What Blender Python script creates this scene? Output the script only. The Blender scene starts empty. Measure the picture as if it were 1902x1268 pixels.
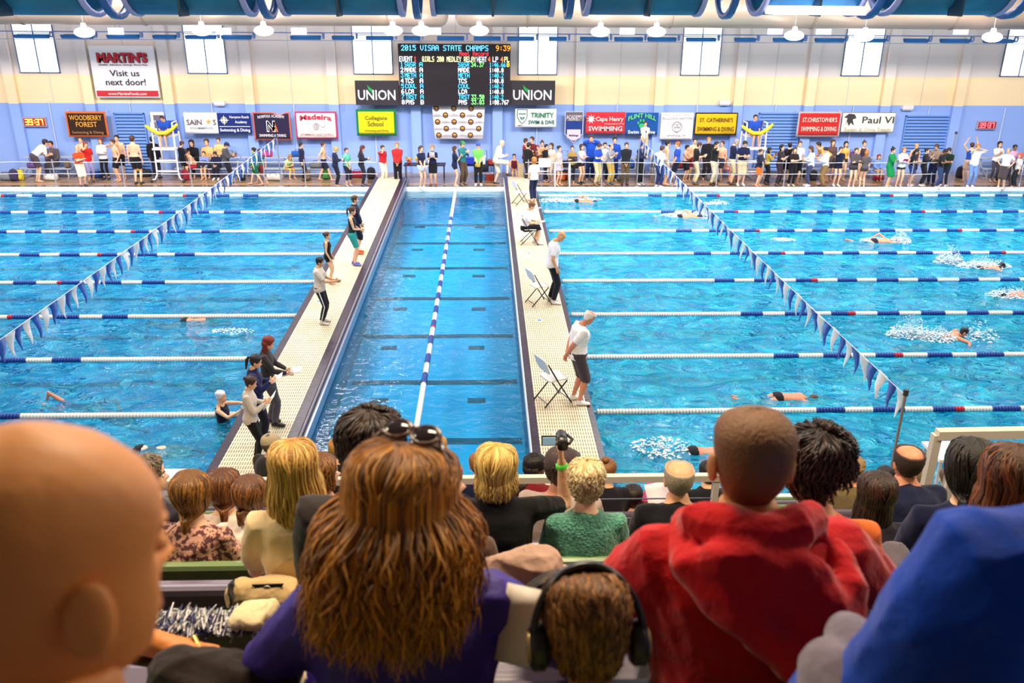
import bpy, math, random
import numpy as np
from mathutils import Vector, Matrix, Quaternion

random.seed(7)
PI = math.pi
SC = bpy.context.scene
COL = SC.collection

# ------------------------------------------------------------ camera
FPX, PITCH, YAW, ROLL, EYE = 1617.26, .3861, .0321, .0068, 7.3505
_c, _s = math.cos(YAW), math.sin(YAW)
_R = Vector((_c, -_s, 0)); _F0 = Vector((_s, _c, 0)); _Z = Vector((0, 0, 1))
_F = _F0 * math.cos(PITCH) - _Z * math.sin(PITCH)
_D = -_F0 * math.sin(PITCH) - _Z * math.cos(PITCH)
_cr, _sr = math.cos(ROLL), math.sin(ROLL)
_R2 = _R * _cr - _D * _sr
_D2 = _R * _sr + _D * _cr
cam_data = bpy.data.cameras.new('camera')
cam = bpy.data.objects.new('camera', cam_data); COL.objects.link(cam)
cam_data.sensor_width = 36; cam_data.lens = FPX / 1902 * 36
cam_data.clip_start = .05; cam_data.clip_end = 300
cam_data.dof.use_dof = True; cam_data.dof.focus_distance = 12.0; cam_data.dof.aperture_fstop = 4.0
m = Matrix.Identity(4)
for i in range(3):
    m[i][0] = _R2[i]; m[i][1] = -_D2[i]; m[i][2] = -_F[i]
m[2][3] = EYE
cam.matrix_world = m
SC.camera = cam

def at(u, v, y=None, z=None):
    """world point on the plane y=.. or z=.. that the photograph shows at pixel u, v"""
    d = _F + _R2 * ((u - 951) / FPX) + _D2 * ((v - 634) / FPX)
    t = y / d.y if y is not None else (z - EYE) / d.z
    return Vector((0, 0, EYE)) + d * t

# ------------------------------------------------------------ world, exposure, big lights
w = bpy.data.worlds.new('world'); SC.world = w; w.use_nodes = True
w.node_tree.nodes['Background'].inputs[0].default_value = (.80, .88, 1, 1)
w.node_tree.nodes['Background'].inputs[1].default_value = 1.0
SC.view_settings.view_transform = 'Standard'; SC.view_settings.look = 'None'
SC.view_settings.gamma = 1; SC.view_settings.use_curve_mapping = False
SC.view_settings.exposure = 0.0
cy = SC.cycles
cy.max_bounces = 6; cy.diffuse_bounces = 3; cy.glossy_bounces = 3; cy.transmission_bounces = 4
cy.transparent_max_bounces = 8; cy.caustics_reflective = False; cy.caustics_refractive = False
cy.sample_clamp_indirect = 6; cy.use_denoising = True
def area(name, loc, sx, sy, power, color, rot=(0, 0, 0)):
    l = bpy.data.lights.new(name, 'AREA'); l.shape = 'RECTANGLE'; l.size = sx; l.size_y = sy
    l.energy = power; l.color = color
    o = bpy.data.objects.new(name, l); o.location = loc; o.rotation_euler = rot; COL.objects.link(o); return o
# rows of hall lights over the pool, added unseen row that brightens the far wall, warm lights above the stands
for x in (-16, -5.5, 5.5, 16):
    for y in (15, 22, 29):
        area('hall_light', (x, y, 9.3), 3.2, 1.6, 540, (1, .97, .95))
for x in (-17, -6, 6, 17):
    area('added_wall_fill', (x, 25.5, 9.0), 4, 1.0, 1080, (1, .93, .91), (math.radians(60), 0, 0))
for x in (-5, 0, 5):
    area('stand_light', (x, 4.3, 9.6), 1.6, 1.0, 380, (1, .80, .55), (math.radians(10), 0, 0))

# ------------------------------------------------------------ materials
_mats = {}
def lin(h):
    h = h.lstrip('#'); r = []
    for i in (0, 2, 4):
        c = int(h[i:i+2], 16) / 255
        r.append(c / 12.92 if c <= .04045 else ((c + .055) / 1.055) ** 2.4)
    return tuple(r) + (1,)
def mat(name, hexc='#888888', rough=.6, metal=0, bump=None, var=None, emit=None, sheen=0, coat=0, stripes=None, spec=None, sss=0):
    key = (name, hexc, rough, metal, str(bump), str(var), emit)
    if key in _mats: return _mats[key]
    m = bpy.data.materials.new(name); m.use_nodes = True; nt = m.node_tree
    b = nt.nodes['Principled BSDF']
    b.inputs['Base Color'].default_value = lin(hexc)
    b.inputs['Roughness'].default_value = rough; b.inputs['Metallic'].default_value = metal
    if spec is not None: b.inputs['Specular IOR Level'].default_value = spec
    if sheen: b.inputs['Sheen Weight'].default_value = sheen
    if coat: b.inputs['Coat Weight'].default_value = coat
    if sss:
        b.inputs['Subsurface Weight'].default_value = sss; b.inputs['Subsurface Scale'].default_value = .02
        b.inputs['Subsurface Radius'].default_value = (1, .35, .2)
    if emit:
        b.inputs['Emission Color'].default_value = lin(hexc); b.inputs['Emission Strength'].default_value = emit
    if bump or var:
        tc = nt.nodes.new('ShaderNodeTexCoord')
    if var:      # (hex2, scale[, stretch]) noise mix between the two colours
        n = nt.nodes.new('ShaderNodeTexNoise'); n.inputs['Scale'].default_value = var[1]; n.inputs['Detail'].default_value = 5
        src = tc.outputs['Object']
        if len(var) > 2:
            mp = nt.nodes.new('ShaderNodeMapping'); mp.inputs['Scale'].default_value = var[2]
            nt.links.new(src, mp.inputs['Vector']); src = mp.outputs['Vector']
        nt.links.new(src, n.inputs['Vector'])
        cr = nt.nodes.new('ShaderNodeValToRGB')
        lo, hi = (.35, .65) if len(var) < 4 else var[3]
        cr.color_ramp.elements[0].position = lo; cr.color_ramp.elements[0].color = lin(hexc)
        cr.color_ramp.elements[1].position = hi; cr.color_ramp.elements[1].color = lin(var[0])
        nt.links.new(n.outputs['Fac'], cr.inputs['Fac']); nt.links.new(cr.outputs['Color'], b.inputs['Base Color'])
    if bump:     # (scale, strength[, stretch])
        n2 = nt.nodes.new('ShaderNodeTexNoise'); n2.inputs['Scale'].default_value = bump[0]; n2.inputs['Detail'].default_value = 3
        src = tc.outputs['Object']
        if len(bump) > 2:
            mp = nt.nodes.new('ShaderNodeMapping'); mp.inputs['Scale'].default_value = bump[2]
            nt.links.new(src, mp.inputs['Vector']); src = mp.outputs['Vector']
        nt.links.new(src, n2.inputs['Vector'])
        bp = nt.nodes.new('ShaderNodeBump'); bp.inputs['Strength'].default_value = bump[1]; bp.inputs['Distance'].default_value = .02
        nt.links.new(n2.outputs['Fac'], bp.inputs['Height']); nt.links.new(bp.outputs['Normal'], b.inputs['Normal'])
    _mats[key] = m; return m
def cloth(h, kind=0):
    return mat('cloth', h, .92, bump=((14, .35) if kind == 0 else (9, .9)), sheen=.15, spec=.2)
def plain(h, r=.5): return mat('paint', h, r)
def skin(h): return mat('skin', h, .52, bump=(60, .08), sss=.08)
def glow(h, s): return mat('glow', h, .5, emit=s)
def hairmat(h, h2):
    key = ('hair', h, h2)
    if key in _mats: return _mats[key]
    m = bpy.data.materials.new('hair'); m.use_nodes = True; nt = m.node_tree; b = nt.nodes['Principled BSDF']
    g = nt.nodes.new('ShaderNodeNewGeometry'); cr = nt.nodes.new('ShaderNodeValToRGB')
    cr.color_ramp.elements[0].color = lin(h); cr.color_ramp.elements[1].color = lin(h2)
    nt.links.new(g.outputs['Random Per Island'], cr.inputs['Fac'])
    nt.links.new(cr.outputs['Color'], b.inputs['Base Color'])
    b.inputs['Roughness'].default_value = .42; b.inputs['Specular IOR Level'].default_value = .45
    _mats[key] = m; return m

# ------------------------------------------------------------ mesh building
class MB:
    def __init__(s): s.v = []; s.f = []; s.m = []; s.cur = 0
    def add(s, vs, fs, m=None):
        o = len(s.v); s.v.extend([tuple(p) for p in vs]); s.f.extend([tuple(i + o for i in f) for f in fs])
        s.m.extend([s.cur if m is None else m] * len(fs)); return s
    def box(s, a, b, m=None):
        x0, y0, z0 = a; x1, y1, z1 = b
        vs = [(x0,y0,z0),(x1,y0,z0),(x1,y1,z0),(x0,y1,z0),(x0,y0,z1),(x1,y0,z1),(x1,y1,z1),(x0,y1,z1)]
        return s.add(vs, [(0,3,2,1),(4,5,6,7),(0,1,5,4),(1,2,6,5),(2,3,7,6),(3,0,4,7)], m)
    def cbox(s, c, d, m=None):
        return s.box([c[i] - d[i] / 2 for i in range(3)], [c[i] + d[i] / 2 for i in range(3)], m)
    def bar(s, a, b, wx, wz=None, m=None):      # square bar from a to b
        return s.tube([a, b], [wx * .7071, wx * .7071], 4, m, flat=(wz / wx if wz else 1))
    def loft(s, rings, n=12, m=None, cap=True, p=1.0):
        """rings: (centre, X axis vector incl. radius, Y axis vector incl. radius)"""
        vs = []; fs = []
        for c, ax, ay in rings:
            c = Vector(c); ax = Vector(ax); ay = Vector(ay)
            for k in range(n):
                a = 2 * PI * (k + .5) / n; ca, sa = math.cos(a), math.sin(a)
                if p != 1: ca = math.copysign(abs(ca) ** p, ca); sa = math.copysign(abs(sa) ** p, sa)
                vs.append(c + ax * ca + ay * sa)
        R = len(rings)
        for i in range(R - 1):
            for k in range(n):
                k2 = (k + 1) % n
                fs.append((i * n + k, i * n + k2, (i + 1) * n + k2, (i + 1) * n + k))
        if cap:
            fs.append(tuple(range(n - 1, -1, -1))); fs.append(tuple((R - 1) * n + k for k in range(n)))
        return s.add(vs, fs, m)
    def tube(s, pts, rad, n=8, m=None, flat=1, cap=True):
        pts = [Vector(p) for p in pts]; rings = []; prev = None
        if not hasattr(rad, '__len__'): rad = [rad] * len(pts)
        for i, p in enumerate(pts):
            t = (pts[min(i + 1, len(pts) - 1)] - pts[max(i - 1, 0)]).normalized()
            if prev is None:
                u = t.cross(Vector((0, 0, 1)));
                if u.length < .1: u = t.cross(Vector((0, 1, 0)))
            else: u = prev - t * prev.dot(t)
            u.normalize(); prev = u; w_ = t.cross(u)
            rings.append((p, u * rad[i], w_ * rad[i] * flat))
        return s.loft(rings, n, m, cap)
    def limb(s, pts, rad, n=10, m=None):        # round-ended tube
        pts = [Vector(p) for p in pts]
        a = (pts[0] - pts[1]).normalized(); b = (pts[-1] - pts[-2]).normalized()
        pts = [pts[0] + a * rad[0] * .8, pts[0] + a * rad[0] * .45] + pts + [pts[-1] + b * rad[-1] * .45, pts[-1] + b * rad[-1] * .8]
        rad = [rad[0] * .35, rad[0] * .8] + list(rad) + [rad[-1] * .8, rad[-1] * .35]
        return s.tube(pts, rad, n, m)
    def ell(s, c, r, n=12, k=8, m=None, rot=None):
        vs = []; fs = []; c = Vector(c)
        for i in range(1, k):
            th = PI * i / k
            for j in range(n):
                a = 2 * PI * j / n
                p = Vector((r[0] * math.sin(th) * math.cos(a), r[1] * math.sin(th) * math.sin(a), r[2] * math.cos(th)))
                if rot is not None: p = rot @ p
                vs.append(c + p)
        top = Vector((0, 0, r[2])); bot = Vector((0, 0, -r[2]))
        if rot is not None: top = rot @ top; bot = rot @ bot
        vs += [c + top, c + bot]; T = len(vs) - 2
        for i in range(k - 2):
            for j in range(n):
                j2 = (j + 1) % n; fs.append((i * n + j, (i + 1) * n + j, (i + 1) * n + j2, i * n + j2))
        for j in range(n):
            j2 = (j + 1) % n; fs.append((T, j, j2)); fs.append((T + 1, (k - 2) * n + j2, (k - 2) * n + j))
        return s.add(vs, fs, m)
    def cyl(s, a, b, r, n=12, m=None): return s.tube([a, b], [r, r], n, m)
    def join(s, o, M=None, m=None):
        vs = [M @ Vector(p) for p in o.v] if M is not None else o.v
        b = len(s.v); s.v.extend([tuple(p) for p in vs]); s.f.extend([tuple(i + b for i in f) for f in o.f])
        s.m.extend(o.m if m is None else [m] * len(o.f)); return s
    def mesh(s, name='mesh', smooth=False):
        me = bpy.data.meshes.new(name); me.from_pydata(s.v, [], s.f)
        if s.m and max(s.m) > 0: me.polygons.foreach_set('material_index', s.m)
        if smooth: me.polygons.foreach_set('use_smooth', [True] * len(s.f))
        me.update(); return me
    def build(s, name, mats=None, parent=None, smooth=False, loc=None):
        me = s.mesh(name, smooth)
        for mt in (mats if isinstance(mats, (list, tuple)) else [mats]): me.materials.append(mt)
        return link(name, me, parent, loc)
def link(name, me, parent=None, loc=None):
    o = bpy.data.objects.new(name, me); COL.objects.link(o)
    if parent is not None: o.parent = parent
    if loc is not None: o.location = loc
    return o
def thing(name, label, cat, loc=(0, 0, 0), rz=0, group=None):
    o = bpy.data.objects.new(name, None); COL.objects.link(o); o.location = loc; o.rotation_euler = (0, 0, rz)
    o.empty_display_size = .2
    return tag(o, label, cat, group)
def tag(o, label, cat, group=None, kind=None):
    if label: o['label'] = label
    if cat: o['category'] = cat
    if group: o['group'] = group
    if kind: o['kind'] = kind
    return o
def structure(o): o['kind'] = 'structure'; return o
def stuff(o): o['kind'] = 'stuff'; return o

TMP = bpy.data.scenes.new('tmp')
def evald(ob):
    TMP.collection.objects.link(ob); vl = TMP.view_layers[0]; vl.update()
    me = bpy.data.meshes.new_from_object(ob.evaluated_get(vl.depsgraph))
    TMP.collection.objects.unlink(ob); d = ob.data; bpy.data.objects.remove(ob)
    return me
def fuse(mb, vox, it=3, fold=0, fs=1.0, keep=None):
    """all closed pieces of mb melted into one continuous skin"""
    me0 = mb.mesh('tmp'); ob = bpy.data.objects.new('tmp', me0)
    md = ob.modifiers.new('r', 'REMESH'); md.mode = 'VOXEL'; md.voxel_size = vox
    if it:
        sm = ob.modifiers.new('s', 'SMOOTH'); sm.iterations = it; sm.factor = .5
    me = evald(ob)
    if fold:
        n = len(me.vertices); co = np.empty(n * 3); me.vertices.foreach_get('co', co); co = co.reshape(-1, 3)
        no = np.empty(n * 3); me.vertices.foreach_get('normal', no); no = no.reshape(-1, 3)
        rg = np.random.RandomState(int(fold * 1e4) + n % 97); h = np.zeros(n)
        for f_, a_ in ((7, 1), (13, .7), (23, .45), (41, .25)):
            for _ in range(2):
                d = rg.normal(size=3); d /= np.linalg.norm(d); d2 = rg.normal(size=3)
                wob = np.sin(co @ d2 * f_ * .5 * fs + rg.rand() * 6)
                h += a_ * (1 - 2 * np.abs(np.sin(co @ d * f_ * .5 * fs + 1.3 * wob + rg.rand() * 6)) ** .7)
        co += no * (h * fold * .35)[:, None]
        me.vertices.foreach_set('co', co.ravel()); me.update()
    me.polygons.foreach_set('use_smooth', [True] * len(me.polygons))
    return me

_txt = {}
def textmesh(s, bold=.0, ext=.02, shear=0):
    k = (s, bold, ext, shear)
    if k not in _txt:
        c = bpy.data.curves.new('t', 'FONT'); c.body = s; c.offset = bold; c.extrude = ext; c.resolution_u = 2; c.shear = shear
        ob = bpy.data.objects.new('t', c); _txt[k] = evald(ob)
    return _txt[k]
def lettering(s, w_, h_, material, parent, x, z, y=0, bold=.01, shear=0, name='lettering', th=.012, arc=0):
    """text fitted into a w x h rectangle centred on local x, z and facing -Y"""
    me = textmesh(s, bold, .02, shear).copy(); n = len(me.vertices)
    co = np.empty(n * 3); me.vertices.foreach_get('co', co); co = co.reshape(-1, 3)
    lo = co.min(0); hi = co.max(0); q = (co - lo) / np.maximum(hi - lo, 1e-6)
    o = np.empty_like(q); o[:, 0] = (q[:, 0] - .5) * w_; o[:, 2] = (q[:, 1] - .5) * h_ + arc * (1 - (2 * q[:, 0] - 1) ** 2); o[:, 1] = -q[:, 2] * th
    me.vertices.foreach_set('co', o.ravel()); me.materials.clear(); me.materials.append(material); me.update()
    ob = link(name, me, parent); ob.location = (x, y, z); return ob
# ============================================================ the hall
YW = 36.8; YE = 33.73; YN = 11.3
BL, BR = -4.40, -3.19            # left bulkhead
CL, CR = .75, 1.93               # right bulkhead
bandmat = [mat('wall_paint_blue', '#90AEEC', .6, bump=(30, .05)), mat('wall_paint_tan', '#F8DCAE', .6, bump=(30, .05)), mat('wall_paint_white', '#E8DAD4', .6, bump=(30, .05))]
def bands(mb, x0, x1, y0, y1, top=10):
    for k, (a, b) in enumerate(((.0, 2.9), (2.9, 4.04), (4.04, top))): mb.box((x0, y0, a), (x1, y1, b), k)
b = MB(); bands(b, -26, 26, YW, YW + .4); wall = structure(b.build('wall_far', bandmat))
pu = [20, 162, 310, 461, 618, 771, 924, 1077, 1226, 1374, 1507, 1650, 1786]
PX = [at(u, 165, y=YW - .2).x for u in pu]
for x in PX + [-22.5, 24.2]:
    b = MB(); bands(b, x - .2, x + .2, YW - .22, YW); b.build('pilaster', bandmat, wall)
seam = mat('wall_seam', '#CFC4BA', .7)
for i in range(len(PX) - 1):
    xm = (PX[i] + PX[i + 1]) / 2
    b = MB().box((xm - .012, YW - .012, 2.9), (xm + .012, YW + .01, 10)); b.build('joint', seam, wall)
for sx, nm in ((-1, 'wall_left'), (1, 'wall_right')):
    b = MB(); x = 26 * sx
    for k, (a, c) in enumerate(((0, 2.9), (2.9, 4.04), (4.04, 10))): b.box((min(x, x + .4 * sx), -4, a), (max(x, x + .4 * sx), YW, c), k)
    structure(b.build(nm, bandmat))
structure(MB().box((-26, -4.4, 0), (26, -4, 10)).build('wall_back', plain('#C9B79C')))
structure(MB().box((-26, -4, 10), (26, YW, 10.3)).build('ceiling', mat('ceiling_paint', '#CDBFAF', .8)))
# windows
pane_m = glow('#F4FAFF', 2.6); frame_m = plain('#5A6E8E', .4)
for i in range(7):
    xc = -17.72 + 6.62 * i; x0, x1, z0, z1 = xc - .79, xc + .79, 4.07, 6.0
    b = MB()
    for (p, q) in (((x0, z0), (x1, z0 + .035)), ((x0, z1 - .035), (x1, z1)), ((x0, z0), (x0 + .035, z1)), ((x1 - .035, z0), (x1, z1)), ((xc - .02, z0), (xc + .02, z1)), ((x0, 5.56), (x1, 5.59))):
        b.box((p[0], YW - .07, p[1]), (q[0], YW - .0, q[1]))
    wn = structure(b.build('window_%d' % (i + 1), frame_m))
    for (a, c) in ((x0 + .03, xc - .02), (xc + .02, x1 - .03)):
        for (e, f) in ((z0 + .03, 5.56), (5.59, z1 - .03)):
            MB().box((a, YW - .03, e), (c, YW - .015, f)).build('pane', pane_m, wn)
# louvres
lm = mat('louvre_paint', '#6E97DC', .5)
for li, (u0, v0, u1, v1, tx) in enumerate(((210, 210, 283, 322, 'behind the lifeguard tower on the left'), (1411, 210, 1475, 318, 'between the lifeguard in blue and the red banner'), (1684, 215, 1757, 300, 'between the white banner and the red digital clock'))):
    a = at(u0, v0, y=YW - .1); c = at(u1, v1, y=YW - .1)
    t = thing('louvre_grille', 'blue slatted wall grille ' + tx, 'grille', ((a.x + c.x) / 2, YW, c.z))
    hw = (c.x - a.x) / 2; H = a.z - c.z; n = int(H / .13)
    f = MB()
    f.box((-hw, -.1, 0), (-hw + .04, 0, H)); f.box((hw - .04, -.1, 0), (hw, 0, H)); f.box((-hw, -.1, H - .04), (hw, 0, H)); f.box((-hw, -.1, 0), (hw, 0, .04))
    f.build('frame', lm, t)
    MB().box((-hw, -.02, 0), (hw, -.004, H)).build('backing', plain('#2C4A86'), t)
    sm = None
    for k in range(n):
        z = .06 + (H - .1) * k / n; s = MB()
        s.add([(-hw + .03, -.1, z), (hw - .03, -.1, z), (hw - .03, -.03, z + .085), (-hw + .03, -.03, z + .085), (-hw + .03, -.085, z), (hw - .03, -.085, z), (hw - .03, -.015, z + .085), (-hw + .03, -.015, z + .085)],
              [(0, 1, 2, 3), (7, 6, 5, 4), (0, 4, 5, 1), (1, 5, 6, 2), (2, 6, 7, 3), (3, 7, 4, 0)])
        s.build('slat', lm, t)
# floor: far deck, near deck
dk = mat('wet_concrete', '#A98B6C', .22, var=('#8C6E50', 1.6, (1, 1, 1), (.3, .7)), bump=(25, .06))
dk2 = mat('wet_tile', '#8A6A50', .12, var=('#6E5340', 2.2), bump=(18, .06))
yl = at(850, 342, z=.1).y
b = MB(); b.cur = 0
b.box((-26, yl, -.3), (26, YW + .3, .1), 0); b.box((-26, YE, -.3), (26, yl, .098), 1); b.box((-26, 8.4, -.3), (26, YN, .1), 0)
fl = structure(b.build('floor', [dk, dk2]))
structure(MB().box((-26, yl - .04, .1), (26, yl + .03, .112)).build('trim_1', plain('#C9AE8C'), fl))
structure(MB().box((-26, YE - .16, -.25), (26, YE + .05, .13)).build('trim_2', mat('pool_edge_white', '#F2EFEA', .35)))
structure(MB().box((-26, YN - .05, -.25), (26, YN + .16, .13)).build('trim_3', mat('pool_edge_white', '#F2EFEA', .35)))
# pool basin
pb = mat('pool_plaster', '#0AB4EC', .6, var=('#20C8F6', .5))
b = MB(); b.box((-26, YN, -1.4), (26, YE, -1.2)); b.box((-26, YE, -1.4), (26, YE + .3, -.05)); b.box((-26, YN - .3, -1.4), (26, YN, -.05))
basin = structure(b.build('pool_basin', pb))
lmk = mat('lane_tile', '#0A2848', .5)
def wavy(x0, x1, y, wd, amp, mt, step=.35, z=-1.19):
    mb = MB(); n = max(2, int((x1 - x0) / step)); vs = []
    for i in range(n + 1):
        x = x0 + (x1 - x0) * i / n; o = amp * (math.sin(x * 2.1 + y) + .6 * math.sin(x * 5.3 + 2 * y))
        ww = wd * (1 + 1.2 * amp * math.sin(x * 7.7 + y * 3))
        vs += [(x, y + o - ww / 2, z), (x, y + o + ww / 2, z)]
    return mb.add(vs, [(2 * i, 2 * i + 2, 2 * i + 3, 2 * i + 1) for i in range(n)]).build('floor_stripe', mt, basin)
yk = [15.64, 18.5, 21.4, 24.4, 27.4, 30.4, 33.0]
for j, y in enumerate(yk):
    wavy(at(605 if j == 0 else 660, [803, 694, 610, 542, 487, 442, 404][j], z=-1.2).x, .72, y, .25, .012, lmk)
    xa = at([300, 388, 497, 486, 522, 551, 580][j], [803, 694, 609, 542, 488, 443, 407][j], z=-1.2).x
    if j > 0: wavy(-25, -6.0, y, .22, .06, lmk); wavy(3.6, 25, y + .1, .22, .06, lmk)
    if j > 0:
        for sx in (-6.3, 3.9): MB().box((sx - .12, y - .42, -1.2), (sx + .16, y + .42, -1.188)).build('stripe_cross', lmk, basin)
for (u, v) in ((723, 646), (885, 646), (704, 744), (885, 744), (743, 574), (889, 574), (760, 513), (889, 513), (780, 422), (891, 422), (786, 405), (891, 405), (775, 464), (890, 464)):
    p = at(u, v, z=-1.2); MB().box((p.x - .2, p.y - .12, -1.2), (p.x + .2, p.y + .12, -1.188)).build('target_tile', lmk, basin)
# water
def water(name, x0, x1, deep, scale, strength, choppy, dif):
    m = bpy.data.materials.new('water'); m.use_nodes = True; nt = m.node_tree; nt.nodes.clear(); N = nt.nodes.new; L = nt.links.new
    out = N('ShaderNodeOutputMaterial'); tc = N('ShaderNodeTexCoord')
    mp = N('ShaderNodeMapping'); mp.inputs['Scale'].default_value = (1, 1.25, 1); L(tc.outputs['Object'], mp.inputs['Vector'])
    n1 = N('ShaderNodeTexNoise'); n1.inputs['Scale'].default_value = scale; n1.inputs['Detail'].default_value = 3.5; n1.inputs['Distortion'].default_value = 1.4 if choppy else .4
    n2 = N('ShaderNodeTexNoise'); n2.inputs['Scale'].default_value = .45; n2.inputs['Detail'].default_value = 1
    L(mp.outputs[0], n1.inputs['Vector']); L(mp.outputs[0], n2.inputs['Vector'])
    mul = N('ShaderNodeMath'); mul.operation = 'MULTIPLY'; L(n1.outputs['Fac'], mul.inputs[0])
    mr = N('ShaderNodeMapRange'); mr.inputs[1].default_value = .3; mr.inputs[2].default_value = .7; mr.inputs[3].default_value = .35; mr.inputs[4].default_value = 1.3
    L(n2.outputs['Fac'], mr.inputs[0]); L(mr.outputs[0], mul.inputs[1])
    bp = N('ShaderNodeBump'); bp.inputs['Strength'].default_value = 1; bp.inputs['Distance'].default_value = strength
    L(mul.outputs[0], bp.inputs['Height'])
    fr = N('ShaderNodeFresnel'); fr.inputs['IOR'].default_value = 1.33; L(bp.outputs[0], fr.inputs['Normal'])
    gl = N('ShaderNodeBsdfGlossy'); gl.inputs['Roughness'].default_value = .04; L(bp.outputs[0], gl.inputs['Normal'])
    df = N('ShaderNodeBsdfDiffuse'); L(bp.outputs[0], df.inputs['Normal'])
    cr = N('ShaderNodeValToRGB'); cr.color_ramp.elements[0].position = .36; cr.color_ramp.elements[0].color = lin(deep[0]); cr.color_ramp.elements[1].position = .66; cr.color_ramp.elements[1].color = lin(deep[1])  # light and dark of the refracting ripples painted into the diffuse colour
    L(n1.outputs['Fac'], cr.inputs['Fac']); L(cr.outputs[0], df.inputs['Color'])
    tr = N('ShaderNodeBsdfTransparent'); tr.inputs[0].default_value = lin('#C8F2FF')
    m1 = N('ShaderNodeMixShader'); m1.inputs[0].default_value = dif; L(tr.outputs[0], m1.inputs[1]); L(df.outputs[0], m1.inputs[2])
    m2 = N('ShaderNodeMixShader'); L(fr.outputs[0], m2.inputs[0]); L(m1.outputs[0], m2.inputs[1]); L(gl.outputs[0], m2.inputs[2])
    L(m2.outputs[0], out.inputs['Surface'])
    mb = MB().add([(x0, YN - .1, 0), (x1, YN - .1, 0), (x1, YE, 0), (x0, YE, 0)], [(0, 1, 2, 3)])
    return structure(mb.build(name, m))
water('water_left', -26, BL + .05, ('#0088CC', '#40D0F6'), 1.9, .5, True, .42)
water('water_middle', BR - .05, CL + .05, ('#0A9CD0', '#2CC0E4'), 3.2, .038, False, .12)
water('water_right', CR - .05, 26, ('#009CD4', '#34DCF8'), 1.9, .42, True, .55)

# ------------------------------------------------------------ bulkheads
cream = mat('grating', '#DCCBA8', .5, var=('#E6D8BA', 1.2)); slotm = plain('#7A6A5C'); cop = mat('mosaic', '#3E2C42', .3, var=('#2C1E30', 9)); gut = mat('gutter', '#4A5575', .25)
def bulkhead(x0, x1, c0, c1, label, caps, steel):
    t = thing('bulkhead', label, 'bulkhead', ((x0 + x1) / 2, 0, 0)); ox = (x0 + x1) / 2; Y1 = 34.9; Y0 = 10.6
    x0 -= ox; x1 -= ox; c0 -= ox; c1 -= ox
    MB().box((x0 + .02, Y0, -1.15), (x1 - .02, Y1, .262)).build('body', plain('#37507E'), t)
    MB().box((c0, Y0, .262), (c1, Y1, .283)).build('slot_bed', slotm, t)
    n = 22; wv = (c1 - c0) / n; g = MB()
    for k in range(n): g.box((c0 + k * wv + .006, Y0, .283), (c0 + (k + 1) * wv - .006, Y1, .3))
    y = Y0
    while y < Y1: g.box((c0, y, .285), (c1, y + .035, .2995)); y += .13
    stuff(g.build('grating', cream, t))
    for (a, b_) in ((x0, c0), (c1, x1)):
        s = MB(); y = Y0
        while y < Y1 - .04: s.box((a + .004, y, .262), (b_ - .004, y + .046, .3)); y += .052
        stuff(s.build('edge_tiles', cop, t))
        MB().box((a, Y0, .255), (b_, Y1, .285)).build('grout', plain('#6E6070'), t)
    if steel:
        MB().box((x1, Y0, .10), (x1 + .10, Y1, .17)).build('gutter', gut, t)
        MB().box((x1 + .085, Y0, .02), (x1 + .12, Y1, .23)).build('gutter_lip', mat('steel', '#8B93A8', .3, .6), t)
        MB().box((x1 - .03, Y0, .19), (x1 + .012, Y1, .262)).build('edge_band', plain('#C4BBC4'), t)
    else:
        MB().box((x0 - .02, Y0, .05), (x0, Y1, .285)).build('edge_band', plain('#E8ECF2'), t)
    for (u, v) in caps:
        p = at(u, v, z=.3); c = MB().cyl((p.x - ox, p.y, .29), (p.x - ox, p.y, .308), .085, 20).build('inlet_cap', plain('#F4F1EA'), t)
        MB().cyl((p.x - ox, p.y, .3), (p.x - ox, p.y, .314), .05, 16).build('cap_centre', plain('#4F8FD0'), c)
    return t
bulkhead(BL, BR, -4.25, -3.36, 'cream grated walkway across the pool where seven people stand in profile, dark tiled edges', [(548, 686), (592, 560), (676, 432), (697, 391)], True)
bulkhead(CL, CR, .885, 1.825, 'cream grated walkway across the pool with folding chairs on it, dark tiled edges', [(1037, 806), (1002, 595), (982, 471), (962, 397), (1000, 386)], False)

# ------------------------------------------------------------ lane ropes
wf, bf, rf_ = mat('float_white', '#F5F3EE', .35), mat('float_blue', '#1B3F96', .35), mat('float_red', '#C21F3A', .35)
cab = plain('#C8CCD4')
R_ = .056
def fl_disc(mb, x, y, ax):
    rings = []
    for (o, r) in ((-.026, .03), (-.02, R_), (.02, R_), (.026, .03)):
        c = (x + o, y, .03) if ax == 0 else (x, y + o, .03)
        rings.append((c, (0, r, 0) if ax == 0 else (r, 0, 0), (0, 0, r)))
    mb.loft(rings, 8)
def rope(sgn, x0, y, label, blue0, near):
    t = thing('lane_rope', label, 'lane rope', (x0, y, 0)); pitch = .06 if near else .064
    L_ = 25.5 - abs(x0); n = int(L_ / pitch); segs = []
    for k in range(n):
        d = k * pitch
        if d < blue0: c = 0
        else:
            q = int((d - blue0) / .56); c = 1 if q % 2 == 0 else 0
            fr = (d - blue0) - q * .56
            if q in (4, 16) and fr > .42: c = 2
        if segs and segs[-1][0] == c: segs[-1][1].append(d)
        else: segs.append((c, [d]))
    for c, ds in segs:
        mb = MB()
        for d in ds: fl_disc(mb, sgn * (d + .03), 0, 0)
        stuff(mb.build('floats', (wf, bf, rf_)[c], t, True))
    MB().cyl((-sgn * .12, 0, .03), (sgn * L_, 0, .03), .012, 5).build('cable', cab, t)
ordn = ['nearest', 'second', 'third', 'fourth', 'fifth', 'sixth', 'seventh', 'farthest']
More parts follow.
